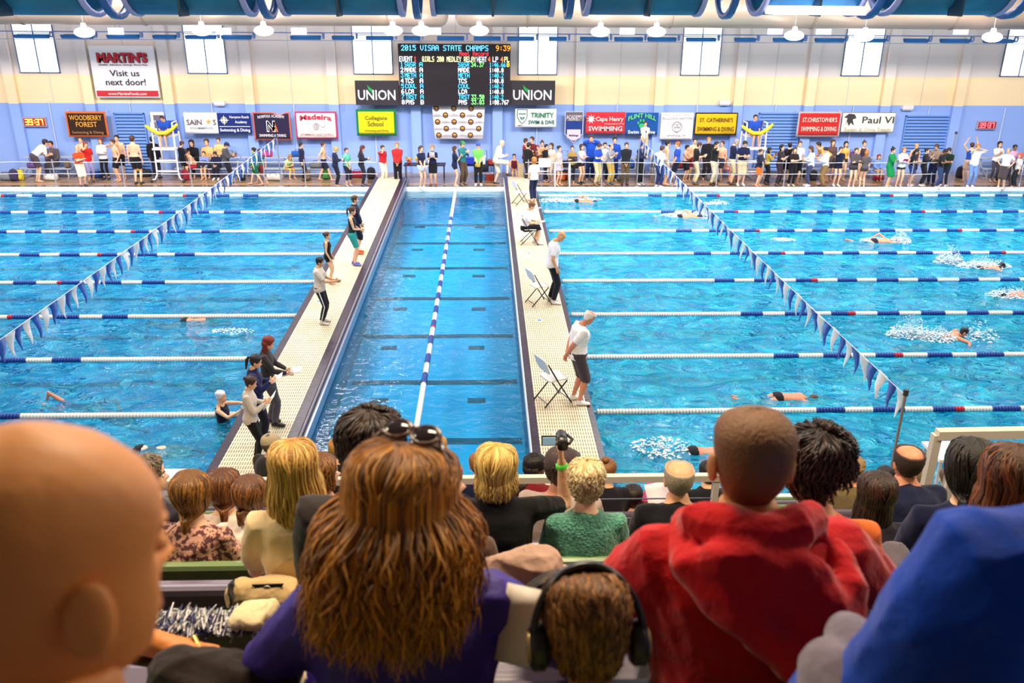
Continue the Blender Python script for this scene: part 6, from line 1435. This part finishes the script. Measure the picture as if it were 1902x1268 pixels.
def near(u, vt, y, pk, rz, label, hair, top, bot=('pants', '#2A2A34'), sk='l', size=1.0, vox=.012, fold=.010, shoe='#333338', cap=None, hcap=None):
    s = P(pk); Rz = Matrix.Rotation(rz, 3, 'Z'); hd = s.hm @ V((0, 0, .12)); off = Rz @ V((hd.x, hd.y, 0)) * size
    p = at(u, vt, y=y); loc = V((p.x - off.x, y - off.y, p.z - topz(s) * size))
    t = person(pk, s, label, loc, rz, size, None, top, bot, shoe, sk, vox=vox, lod=1, fold=fold, cap=cap)
    if hair:
        st, c1, c2 = hair[:3]; hm_ = hairmat(c1, c2)
        base = inst('hair', hair_mesh('buzz' if st == 'buzz' else 'short' if st not in ('balding',) else 'balding'), t, [mat('scalp_hair', hair[3] if st in ('buzz', 'balding') and len(hair) > 3 and isinstance(hair[3], str) else mixc(c1, c2), .6, bump=(120, .3))], s.hm)
        if not callable(hair[-1]):
            pass
        else:
            o = hair[-1]().build('hair_locks', hm_, t, True); o.matrix_local = s.hm; stuff(o)
    return t
PS['nr'] = pose(pel=.50, lean=.08, bend=.22, R=(.12, .34, .10), fR=(.13, .42), wide=1.0)
PS['nrw'] = pose(pel=.50, lean=.08, bend=.25, R=(.14, .34, .10), fR=(.14, .42), wide=1.22)
PS['nrf'] = pose(pel=.50, lean=.05, bend=.18, R=(.10, .33, .10), fR=(.10, .42), fem=1, wide=1.05)
PS['nrfr'] = pose(pel=.50, lean=.05, bend=.18, R=(.10, .33, .10), fR=(.10, .42), fem=1, wide=1.05, hy=1.0)
PS['nrfr2'] = pose(pel=.50, lean=.05, bend=.18, R=(.10, .33, .10), fR=(.10, .42), fem=1, wide=1.12, hy=.45)
PS['nrr'] = pose(pel=.50, lean=.08, bend=.22, R=(.12, .34, .10), fR=(.13, .42), hy=.8)
PS['nrr3'] = pose(pel=.50, lean=.08, bend=.22, R=(.12, .34, .10), fR=(.13, .42), hy=.35, wide=1.08)
PS['bald'] = pose(pel=.50, lean=.05, bend=.1, R=(.12, .34, .10), fR=(.13, .42), hy=.30, hp=.1, wide=1.1)
PS['red'] = pose(pel=.50, lean=.0, bend=.22, R=(.30, .26, .06), L=(.26, .30, .04), fR=(.14, .42), wide=1.10, hy=.08, epR=(1, -.5, -.2), epL=(1, -.5, -.2))
PS['blue'] = pose(pel=.50, lean=.08, bend=.25, R=(.28, .34, .04), L=(.26, .30, .02), fR=(.14, .42), wide=1.3, epR=(.6, -.3, -1), epL=(.6, -.3, -1))
PS['purple'] = pose(pel=.50, lean=.02, bend=.2, R=(.22, .36, .14), L=(.2, .30, .10), fR=(.12, .42), wide=1.18, hy=.30, epR=(1, -.4, -.3), epL=(1, -.4, -.3), hp=.12, fem=1)
PS['video'] = pose(pel=.50, lean=.03, bend=.16, R=(.33, .26, .60), L=(.24, .05, .06), fR=(.12, .42), fem=1, wide=1.22, hy=.2, epR=(.25, .1, -1), epL=(1, -.5, -.2))
PS['kid'] = pose(pel=.50, lean=.1, bend=.3, R=(.10, .33, .16), fR=(.10, .42), fem=1, hp=.5)
HL = hair_long; HS = hair_short
# --- the five nearest
tb = near(30, 792, .64, 'bald', -.35, 'large out-of-focus bald head in profile at the left edge', None, ('tee', '#5A4A44'), sk='#F4A25C', size=1.12, vox=.009)
o = [c for c in tb.children if c.name.startswith('body')][0]; o.material_slots[1].material = o.material_slots[2].material = o.material_slots[0].material
t = near(1408, 757, 1.60, 'red', 0, 'broad man with shaved head in a red hoodie, seen from behind', ('buzz', '#6A4420', '#6A4420', '#7A4E26'), ('hoodie', '#C8101A', mat('fleece', '#C4101A', .95, bump=(22, .5), sheen=.3, spec=.1)), sk='#C88A50', size=1.05, vox=.009, fold=.016)
s = P('red'); b = MB(); c, up, fw = s.spf(.50)
def hp_(x, y, z): return c + V((x, 0, 0)) + fw * y + up * z
b.tube([hp_(-.12, .07, .01), hp_(-.11, -.04, .05), hp_(-.06, -.09, .055), hp_(0, -.105, .05), hp_(.06, -.09, .055), hp_(.11, -.04, .05), hp_(.12, .07, .01)], [.035, .048, .052, .052, .052, .048, .035], 10)
b.tube([hp_(-.15, .02, .0), hp_(-.135, -.10, -.02), hp_(-.06, -.165, -.09), hp_(.04, -.185, -.17), hp_(.12, -.175, -.16), hp_(.165, -.12, -.06), hp_(.16, .0, .0)], [.035, .042, .05, .055, .055, .048, .035], 10)
b.ell(hp_(.02, -.135, -.06), (.125, .055, .10), 14, 10); b.ell(hp_(-.05, -.13, .0), (.09, .05, .06), 14, 10); b.ell(hp_(.09, -.15, -.10), (.08, .05, .085), 14, 10)
inst('hood', fuse(b, .008, 4, .014, 1.4), t, [mat('fleece', '#C4101A', .95, bump=(22, .5), sheen=.3, spec=.1)])
tb = near(2015, 540, .95, 'blue', .12, 'person in bright blue fleece whose shoulder fills the lower right corner', ('short', '#3A2418', '#4A2E1C', lambda: HS(5, 500, .04, .004)), ('jacket', '#0A48C8', mat('fleece', '#0A44C0', .95, bump=(16, .35), sheen=.3, spec=.1)), size=1.06, vox=.009, fold=.014)
s = P('blue'); bp_ = Matrix.Rotation(.12, 3, 'Z') @ (s.sh[1] + V((.02, 0, .075))) * 1.1; tb.scale = (1.1,) * 3; tb.location = at(1858, 962, y=1.0) - bp_
t = near(742, 842, 1.50, 'purple', .05, 'woman with long wavy chestnut hair in a purple jacket', ('long', '#4A2208', '#E49C3A', '#5A2C0C', lambda: HL(11, 1500, .25, .0031, .022, .050, .034, cut=.25, back=.045, fq=.55, zf=.135)), ('jacket', '#3A2390', mat('nylon', '#3C2494', .6, bump=(10, .5), spec=.4)), size=1.0, vox=.009, fold=.016)
s = P('purple'); b = MB(); c, up, fw = s.spf(.50); b.tube([c + V((.15, 0, 0)) + fw * .06, c + V((.13, 0, .0)) - fw * .05, c - fw * .115 - up * .01, c + V((-.13, 0, 0)) - fw * .05, c + V((-.15, 0, 0)) + fw * .06], [.03, .042, .045, .042, .03], 10)
inst('collar', fuse(b, .008, 3, .01), t, [mat('nylon', '#3C2494', .6, bump=(10, .5), spec=.4)])
# sunglasses pushed up on her hair
g = thing('sunglasses', 'brown sunglasses resting on the chestnut hair', 'sunglasses'); Mh = Matrix.LocRotScale(t.location, t.rotation_euler, t.scale) @ s.hm
g.matrix_world = Mh @ Matrix.Translation((0, -.004, .006)) @ Matrix.Rotation(-.28, 4, 'Z'); gm = mat('tortoise', '#4A3028', .15, var=('#8A7468', 60))
for sx in (-1, 1):
    b = MB(); rings = []
    c0 = V((sx * .034, .035, .258)); b.ell(c0, (.029, .007, .022), 16, 8, 0, Matrix.Rotation(-1.15, 3, 'X')); b.build('lens', mat('dark_lens', '#2A2026', .08), g, True)
    ring_ = [c0 + Matrix.Rotation(-1.15, 3, 'X') @ V((.031 * math.cos(a), 0, .024 * math.sin(a))) for a in np.linspace(0, 2 * PI, 17)]
    MB().tube(ring_, .0045, 6).build('rim', gm, g, True)
    MB().tube([V((sx * .064, .04, .25)), V((sx * .092, .02, .22)), V((sx * .094, -.03, .175)), V((sx * .09, -.06, .14))], [.006, .0055, .005, .004], 6).build('temple', gm, g, True)
MB().tube([V((-.01, .042, .262)), V((0, .045, .265)), V((.01, .042, .262))], .004, 6).build('bridge', gm, g, True)
t = near(1093, 1094, 1.26, 'kid', .05, 'child with tousled brown hair wearing headphones', ('short', '#4A2610', '#B47A3C', '#3A1E0E', lambda: HS(21, 1900, .05, .0036, .008, .25)), ('tee', '#3A3E58'), size=.86, vox=.010)
s = P('kid'); g = thing('headphones', 'black and champagne over-ear headphones on the child', 'headphones'); g.matrix_world = Matrix.LocRotScale(t.location, t.rotation_euler, t.scale) @ s.hm
band = [V((.116 * math.cos(a), -.03, .10 + .156 * math.sin(a))) for a in np.linspace(-.15, PI + .15, 25)]
MB().tube(band, .0085, 8, flat=1.9).build('headband', plain('#1A1618', .3), g, True)
MB().tube([p + V((0, .016, .0)) for p in band[:9]], .006, 8).build('metal_band', mat('champagne', '#D9BC84', .25, .5), g, True); MB().tube([p + V((0, .016, .0)) for p in band[-9:]], .006, 8).build('metal_band', mat('champagne', '#D9BC84', .25, .5), g, True)
for sx in (-1, 1):
    b = MB(); b.loft([((sx * x, -.015, .09), (0, r, 0), (0, 0, r * 1.2)) for x, r in ((.085, .032), (.095, .040), (.116, .040), (.124, .032))], 18); b.build('ear_cup', plain('#221C1E', .35), g, True)
    MB().loft([((sx * x, -.015, .09), (0, r, 0), (0, 0, r * 1.2)) for x, r in ((.122, .028), (.128, .024))], 18).build('cap_disc', mat('champagne', '#D9BC84', .25, .5), g, True)
# --- row by row in front of them
near(688, 768, 2.45, 'nrr3', -.1, 'man with thick dark hair in a charcoal sweater', ('short', '#150C08', '#3E2414', '#150C08', lambda: HS(31, 1300, .045, .0045, .014)), ('shirt', '#37302F'), sk='t', size=1.04, vox=.011)
near(806, 840, 2.45, 'nrfr', -.2, 'brown-haired woman behind the chestnut hair, face turned right', ('long', '#4A2A14', '#8A5A2C', '#3A2010', lambda: HL(41, 260, .2, .006, .008, .01, .016)), ('tee', '#5A4438'), size=.98)
near(541, 822, 3.13, 'nrf', .18, 'woman with long straight blonde hair in a cream top', ('long', '#8A5A1C', '#E6BE68', '#7A4E1C', lambda: HL(51, 700, .34, .005, .006, .022, .022, zf=.12)), ('tee', '#F0D4A8'), ('jeans', '#3A3A4A'), size=1.0, vox=.011, fold=.014)
fl = mat('floral', '#5A3438', .9, var=('#D8A088', 42, (1, 1, 1), (.47, .53)), bump=(14, .3))
near(350, 878, 3.84, 'nrf', -.15, 'woman with low ponytail in a floral top', ('pony', '#4A2A10', '#A8742E', '#4A2C14', lambda: HL(61, 320, .16, .0065, .003, 0, .016, tail=(.0, -.13, .03))), ('tee', '#5A3438', fl), size=1.0)
near(412, 874, 4.5, 'nrf', 0, 'auburn-haired woman with a black hair tie', ('pony', '#3A1C0C', '#8A5424', '#3A1C0C', lambda: HL(62, 300, .16, .0068, .006, .01, .02, tail=(.02, -.14, .05))), ('tee', '#E8CFC0'), size=.98)
near(462, 886, 4.2, 'nrfr2', .1, 'woman in white with a high brown ponytail beside the blonde', ('pony', '#3A1E10', '#9A6434', '#3A1E10', lambda: HL(63, 260, .14, .0065, .006, 0, .014, tail=(.0, -.15, .10))), ('tee', '#F2E4DC'), size=.94)
near(272, 850, 4.55, 'nrr', -.3, 'grey-brown haired man half hidden behind the bald head', ('short', '#3A302A', '#8A7A6A', '#4A3E36', lambda: HS(64, 600, .04, .005)), ('shirt', '#2E2A38'), size=1.0)
near(598, 846, 4.6, 'nrfr', -.1, 'woman with brown bob and red collar between the blonde and the dark-haired man', ('bob', '#4A2A14', '#9A6838', '#3E2412', lambda: HL(65, 260, .06, .007, .006, .0, .02)), ('tee', '#C01A28'), size=.98)
near(922, 829, 3.84, 'video', -.05, 'blonde woman in black filming with a raised arm', ('bob', '#9A7424', '#F0D080', '#8A6420', lambda: HL(71, 360, .10, .0068, .004, .012, .026)), ('tee', '#0C0B10'), size=1.02, vox=.011)
t = near(1044, 836, 4.55, 'nrr3', -.2, 'man in a dark baseball cap and grey t-shirt', ('short', '#3A2A20', '#5A4230', '#3A2A20', lambda: HS(72, 400, .03, .005)), ('tee', '#A08E88'), sk='r', size=1.05, cap='#3E3236')
tw = mat('knit', '#5FA890', .95, var=('#3E8A72', 55, (1, 1, 1), (.42, .58)), bump=(75, 1.0), sheen=.5)
t = near(1090, 858, 3.84, 'nrf', 0, 'woman with short white-blonde hair in a teal knitted sweater', ('short', '#A88A54', '#F6E6BC', '#B89A64', lambda: HS(73, 1300, .045, .0055, .008, .45)), ('shirt', '#5FA890', tw), sk='p', size=1.0, vox=.011)
near(1263, 858, 4.6, 'nrw', 0, 'old man with bald crown and thin grey hair in a black sweater', ('balding', '#B8A898', '#B8A898', '#A89888'), ('shirt', '#0C0B12'), sk='#E0A47C', size=1.03)
t = near(1530, 806, 2.42, 'nrfr', -.15, 'dark short-haired woman in an orange t-shirt, profile right', ('short', '#120A0A', '#3A2220', '#120A0A', lambda: HS(81, 1200, .07, .005, .022, .6)), ('tee', '#F07838'), ('pants', '#6A6068'), size=1.02, vox=.011)
kn = at(1652, 1012, y=2.75); ob = MB(); ob.limb([V((kn.x - .05, 2.45, kn.z - .26)), V((kn.x, 2.72, kn.z - .03)), V((kn.x + .03, 2.86, kn.z - .34))], [.085, .072, .06], 14)
o = inst('raised_knee', fuse(ob, .012, 3, .006), t, [cloth('#6A6470')]); o.matrix_parent_inverse = Matrix.LocRotScale(t.location, t.rotation_euler, t.scale).inverted()
near(1634, 880, 3.84, 'nrf', .0, 'woman with long straight near-black hair and glasses on her head', ('long', '#140A08', '#4A2818', '#140A08', lambda: HL(82, 340, .24, .0068, .003, .008, .016)), ('tee', '#2A2430'), size=.98)
near(1691, 828, 4.6, 'nrw', .05, 'man with thinning dark hair in a navy shirt', ('balding', '#3A2620', '#3A2620', '#3A2822'), ('shirt', '#141A3A'), sk='r', size=.98)
near(1816, 820, 3.13, 'nrfr2', -.1, 'woman with black gathered hair in a navy sweater', ('pony', '#0A0708', '#2A2020', '#0A0708', lambda: HL(83, 300, .08, .007, .004, 0, .02, tail=(0, -.12, .02))), ('shirt', '#11163A'), size=1.06, vox=.011)
near(1893, 832, 2.42, 'nrfr2', .1, 'woman with straight brown hair cut by the right edge', ('long', '#2A120A', '#8A5226', '#2A140C', lambda: HL(84, 340, .16, .006, .003, .01, .018)), ('tee', '#2A2028'), size=1.0)
# --- lower stand beyond the rail
def low(u, vt, y, pk, rz, label, hs, hc, top, sk='l', size=1.0, cap=None, bot='#2A2A38'):
    s = P(pk); Rz = Matrix.Rotation(rz, 3, 'Z'); off = Rz @ V((s.hm.translation.x, s.hm.translation.y, 0)) * size; p = at(u, vt, y=y)
    return person(pk, s, label, (p.x - off.x, y - off.y, p.z - topz(s) * size), rz, size, (hs, hc), top, ('pants', bot), '#333338', sk, vox=.02, lod=1, fold=.008, cap=cap)
low(503, 809, 8.4, 'nrr', -.6, 'man in beige cap and dark jacket at the near end of the left walkway', 'short', '#5A4A3C', ('jacket', '#2A2420'), 'r', cap='#B8A484')
low(624, 816, 8.4, 'nrf', 0, 'blonde with a bun in black, left of the thick dark hair', 'topbun', '#B8863C', ('tee', '#17151C'))
low(816, 812, 8.9, 'nrf', 0, 'girl with messy blond bun in front of the middle pool', 'topbun', '#C08A38', ('tee', '#D8CFC8'))
low(887, 843, 7.7, 'nrf', .2, 'girl with auburn ponytail in navy left of the filming woman', 'pony', '#9A6028', ('tee', '#161C3C'))
low(995, 846, 7.0, 'nrfr', -.2, 'dark-haired woman in red behind the video camera', 'bob', '#1A1012', ('tee', '#7A1A24'), 'd')
low(968, 886, 7.0, 'nrf', 0, 'small dark head just above the rail beside the raised arm', 'short', '#2A1812', ('tee', '#9A2030'))
low(1128, 854, 7.0, 'nrfr2', 0, 'girl with a brown bun and head band right of the teal sweater', 'topbun', '#8A5A2C', ('tee', '#1C1820'))
low(1128, 915, 6.9, 'kid', 0, 'child with brown hair below the rail', 'short', '#6A4020', ('tee', '#C8A080'), size=.8)
low(1177, 902, 7.0, 'nr', 0, 'dark-haired person in a red shirt below the rail', 'short', '#241412', ('tee', '#C0182C'))
low(1203, 924, 7.0, 'kid', .2, 'small child with light brown hair right of the red shirt', 'short', '#9A6A34', ('tee', '#B02A34'), size=.8)
low(1230, 880, 7.6, 'nr', -.2, 'pink-headed person partly behind the old bald man', 'buzz', '#D89A80', ('tee', '#E8A0B8'), 'r')
low(1318, 858, 7.0, 'nr', .1, 'dark head just left of the shaved head', 'short', '#1E1214', ('jacket', '#1A1A20'))
low(1588, 851, 7.0, 'nrr3', -.1, 'person with curly grey-blond hair in an olive shirt', 'curly', '#A88858', ('tee', '#7A6848'), 'r')
low(1648, 868, 7.7, 'nrr', -.2, 'dark-haired person with white headphones beyond the rail', 'short', '#241A1E', ('tee', '#3A5A6A'))
low(1718, 862, 7.7, 'nrf', 0, 'person with light brown hair behind the stair rail', 'short', '#9A8060', ('tee', '#8A8A94'))
low(1762, 872, 9.0, 'nrf', 0, 'person in white beyond the stair rail', 'bun', '#6A4A34', ('tee', '#E4DCDC'))
# white deck items seen between the heads
p = at(322, 925, z=.1); t = thing('starting_block', 'white platform block behind the grey-brown haired man', 'block', tuple(p)); MB().box((-.2, -.2, .0), (.2, .2, .1)).build('base', plain('#8A8E9A'), t); b = MB(); b.loft([((0, 0, .1), (.14, 0, 0), (0, .12, 0)), ((0, 0, .34), (.14, 0, 0), (0, .12, 0))], 4); b.build('stem', plain('#E8E4E8'), t); MB().box((-.2, -.2, .34), (.2, .2, .40)).build('top', plain('#F2F0F4'), t)
p = at(1768, 892, z=.1); t = thing('side_table', 'white table on the near deck beyond the stair rail', 'table', tuple(p)); MB().box((-.45, -.3, .5), (.45, .3, .55)).build('tabletop', plain('#F2F0F2'), t)
for sx in (-.4, .4):
    for sy in (-.25, .25): MB().bar((sx, sy, 0), (sx, sy, .5), .04).build('leg', plain('#C8C8CC'), t)
# ------------------------------------------------------------ things held and lying about
def pile(name, label, cat, u, v, y, blobs, c, vox=.012, fold=.022, fs=1.0, mt=None):
    p = at(u, v, y=y); b = MB()
    for (x, yy, z, rx, ry, rz_) in blobs: b.ell((x, yy, z), (rx, ry, rz_), 16, 10)
    me = fuse(b, vox, 3, fold, fs); me.materials.append(mt or cloth(c, 1)); o = link(name, me, None, p); tag(o, label, cat); return o
pile('folded_jacket', 'crumpled taupe jacket lying on the bench behind the filming woman', 'jacket', 938, 1078, 2.3, [(0, 0, -.02, .20, .13, .10), (.06, .02, .06, .14, .10, .08), (-.10, .03, .04, .12, .10, .07), (-.16, -.02, -.03, .08, .09, .06), (.17, 0, -.02, .08, .09, .06)], '#B89684', .01, .03, 1.2)
o = pile('folded_jacket', 'tan quilted jacket tied round the seat of the blonde woman', 'jacket', 502, 1110, 2.86, [(0, 0, 0, .18, .10, .11), (.12, 0, -.04, .12, .10, .12), (-.12, .0, .02, .08, .09, .09)], '#C8A878', .01, .02, 1.0)
pile('jacket_sleeve', 'black shiny jacket cuff at the left end of the tan jacket', 'jacket', 432, 1108, 2.82, [(0, 0, .05, .022, .06, .03), (.004, 0, .02, .024, .06, .03), (0, 0, -.01, .024, .06, .03), (.006, 0, -.045, .022, .06, .03)], '#1A1820', .007, .012, 2)
pile('cream_cloth', 'cream cloth bundle on the green bench', 'cloth', 478, 1140, 2.18, [(0, 0, 0, .075, .06, .045), (.04, 0, .02, .03, .05, .035), (-.05, 0, -.01, .05, .05, .03)], '#F0DCB0', .006, .012, 2)
pile('dark_coat', 'dark brown coat heaped at the bottom left', 'coat', 400, 1262, 1.45, [(0, 0, 0, .15, .1, .06), (-.08, 0, .0, .08, .09, .07), (.10, .02, .0, .10, .08, .045), (.03, -.04, -.06, .15, .1, .06)], '#241814', .008, .02, 1.3)
pile('pale_towel', 'small pale towel at the bottom edge by the purple jacket', 'towel', 515, 1252, 1.5, [(0, 0, 0, .05, .05, .012), (.02, 0, -.012, .04, .05, .012)], '#E8D0A8', .006, .006, 2)
pile('grey_knee', 'rounded grey knee left of the red hoodie', 'cloth', 1150, 1092, 2.25, [(0, 0, 0, .06, .07, .065), (.03, .0, -.03, .05, .06, .05)], '#8C8488', .008, .006)  # rounded shape standing for a grey knee
pile('grey_sweatpants', 'grey sweatpants knee between red hoodie and blue fleece', 'trousers', 1560, 1262, 1.05, [(0, 0, -.02, .055, .09, .07), (.05, .04, .0, .05, .1, .06), (-.02, -.05, -.06, .06, .1, .06)], '#7E7484', .008, .010)
# backpack with camouflage and straps
t = thing('backpack', 'dark camouflage backpack with looped black straps', 'bag', tuple(at(1040, 1112, y=1.95)), .2)
cm = mat('camouflage', '#1E1A16', .8, var=('#5A4A34', 9, (1, 1, 1), (.45, .55)), bump=(40, .5))
b = MB(); b.ell((0, 0, -.02), (.12, .09, .10), 18, 12); b.ell((.04, -.03, -.03), (.09, .08, .09), 16, 10); o = link('body', fuse(b, .009, 2, .012), t); o.data.materials.append(cm)
MB().tube([(-.12, -.02, -.06), (-.12, -.04, .03), (-.07, -.05, .09), (0, -.05, .105), (.07, -.04, .08), (.13, -.03, .02), (.15, -.02, -.03)], .013, 8, flat=.4).build('strap', plain('#14100E', .6), t, True)
MB().tube([(-.05, -.08, .07), (-.03, -.085, .12), (.01, -.085, .125), (.03, -.08, .08)], .009, 6).build('handle', plain('#14100E', .6), t, True)
MB().tube([(-.1, -.08, -.04), (-.04, -.10, .0), (.03, -.10, -.03)], .010, 6, flat=.5).build('strap', plain('#14100E', .6), t, True); MB().box((-.05, -.115, -.02), (-.02, -.1, .01)).build('buckle', plain('#2A2624', .3), t)
t = thing('shoulder_bag', 'flat dark bag with a strap leaning on the green bench', 'bag', tuple(at(1128, 1052, y=2.75)), -.1)
b = MB(); b.loft([((-.10, 0, -.05), (0, .03, 0), (0, 0, .012)), ((0, 0, -.02), (0, .035, 0), (0, 0, .03)), ((.10, 0, .0), (0, .03, 0), (0, 0, .045))], 12); b.build('body', cloth('#2A2428', 1), t, True); MB().tube([(-.11, -.02, -.055), (0, -.03, .03), (.10, -.02, .06)], .007, 6).build('strap', plain('#14100E'), t, True)
# booklet, folded sheets
def leaf(u, v, y, w_, h_, tilt, rz, label, name='booklet'):
    p = at(u, v, y=y); sheet(p.x, y, p.z, w_, h_, tilt, rz, '#F4E8DC', label, name, 'paper')
leaf(968, 1165, 1.38, .085, .15, 1.1, -.4, 'open white programme booklet held beside the purple jacket')
leaf(1163, 1046, 2.6, .03, .12, 1.2, -.2, 'white paper edge sticking up left of the red hoodie', 'paper')
p = at(1222, 918, y=6.6); sheet(p.x, 6.6, p.z, .22, .2, .9, .3, '#F4E6F0', 'white sheet with pink edge below the rail', 'paper', 'paper')
p = at(1226, 920, y=6.75); sheet(p.x, 6.75, p.z, .3, .18, .9, -.5, '#E04A9A', 'pink sheet behind the white one below the rail', 'paper', 'paper')
# pom-pom of navy and white streamers on the green bench
p = at(385, 1150, y=2.22); b = MB(); rg = random.Random(5)
for k in range(420):
    x = rg.uniform(-.17, .15); h = rg.uniform(0, .03); a = rg.uniform(-1, 1)
    pts = [V((x, rg.uniform(-.06, .06), h)), V((x + .02 * a, rg.uniform(-.06, .06), h + .02 * rg.random())), V((x + .045 * a, rg.uniform(-.07, .07), h + rg.uniform(-.01, .02)))]
    b.tube(pts, [.0022] * 3, 3, 0 if rg.random() < .55 else 1)
o = b.build('pom_pom', [plain('#20245A'), plain('#F0ECEC')], None); o.location = (p.x, p.y, p.z - .03); tag(o, 'flattened navy and white pom-pom on the green bench', 'pom-pom', kind='stuff')
# sandalled foot resting between the rows
p = at(332, 1212, y=1.75); t = thing('person', 'bare foot in a gold flip-flop resting between the benches at lower left', 'person', tuple(p), -.25)
b = MB(); b.loft([((x, 0, z_), (0, w_, 0), (0, 0, h_)) for x, w_, h_, z_ in ((-.14, .034, .035, .02), (-.10, .036, .036, .02), (-.03, .034, .032, .012), (.03, .042, .024, .004), (.06, .042, .018, 0))], 14)
for k in range(5): b.limb([V((.055, .034 - .017 * k, .0)), V((.085 - .006 * k, .036 - .0175 * k, -.003))], [.011 if k == 0 else .0085] * 2, 8)
b.limb([V((-.13, 0, .02)), V((-.24, .0, .05)), V((-.38, .02, .10))], [.034, .036, .045], 12); me = fuse(b, .005, 2); me.materials.append(skin('#D8843C')); link('foot', me, t)
MB().loft([((x, 0, -.024), (0, w_, 0), (0, 0, .008)) for x, w_ in ((-.15, .03), (-.12, .042), (-.02, .038), (.06, .05), (.11, .03))], 14).build('sole', plain('#4A3018'), t, True)
MB().tube([(-.01, -.045, .0), (.02, -.02, .03), (.055, .012, .012), (.03, .03, .03), (.0, .045, 0)], .006, 8).build('strap', mat('gold', '#D8B868', .25, .6), t, True)
# video camera and wristband of the filming woman
fw_ = [o for o in COL.objects if o.get('label', '').startswith('blonde woman in black filming')][0]; s = P('video'); Mw = Matrix.LocRotScale(fw_.location, fw_.rotation_euler, fw_.scale)
d = (s.wr[0] - s.el[0]).normalized(); wp = Mw @ (s.wr[0] - d * .03); t = thing('wristband', 'bright green wristband on the raised arm', 'wristband', tuple(wp)); q = Matrix.Rotation(0, 3, 'Z')
dd = (Mw.to_3x3() @ d).normalized(); u_ = dd.orthogonal().normalized(); w2 = dd.cross(u_)
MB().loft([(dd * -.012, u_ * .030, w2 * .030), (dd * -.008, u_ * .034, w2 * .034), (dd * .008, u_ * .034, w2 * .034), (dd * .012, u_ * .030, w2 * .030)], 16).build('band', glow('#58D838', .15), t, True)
cp = Mw @ (s.wr[0] + d * .10); t = thing('video_camera', 'small black camcorder with open screen held up by the blonde woman', 'camera', (cp.x + .01, cp.y, cp.z)); cb = plain('#17151A', .35)
MB().loft([((0, -.05, .01), (.028, 0, 0), (0, 0, .03)), ((0, .06, .01), (.03, 0, 0), (0, 0, .032))], 12, p=.6).build('body', cb, t, True); MB().cyl((0, .05, .01), (0, .085, .01), .024, 16).build('lens', cb, t, True)
MB().box((-.11, -.03, .0), (-.03, -.02, .055)).build('flip_screen', cb, t); MB().box((-.104, -.034, .006), (-.036, -.03, .049)).build('screen', glow('#8FB8C8', .5), t); MB().tube([(.03, -.05, .02), (.055, 0, .02), (.03, .05, .02)], .008, 6).build('hand_strap', cb, t, True)
# logo on the dark cap
cm_ = [o for o in COL.objects if o.get('label', '').startswith('man in a dark baseball cap')][0]; s = P('nrr3')
b = MB(); pt = headpt(2.5, .185, .022); b.ell(pt, (.014, .006, .012), 8, 6, 0, Matrix.Rotation(-.5, 3, 'Z')); b.ell(headpt(2.6, .168, .022), (.018, .004, .004), 8, 5); inst('cap_logo', b.mesh('cap_logo'), cm_, [plain('#E8E0D8')], s.hm)
# dark waistband patch with round mark below the cream top
p = at(499, 1092, y=2.82); t = thing('waist_logo', 'dark triangular waistband with a round mark under the cream top', 'clothing', tuple(p)); poly(MB(), [(-.065, .015), (.06, .018), (.035, -.02), (.01, -.05), (-.02, -.028)], 0, .006).build('fabric', cloth('#15141C'), t); ring(MB(), -.005, .0, .012, .004, -.004).build('ring_mark', plain('#F0ECE8'), t)
bpy.data.scenes.remove(TMP)
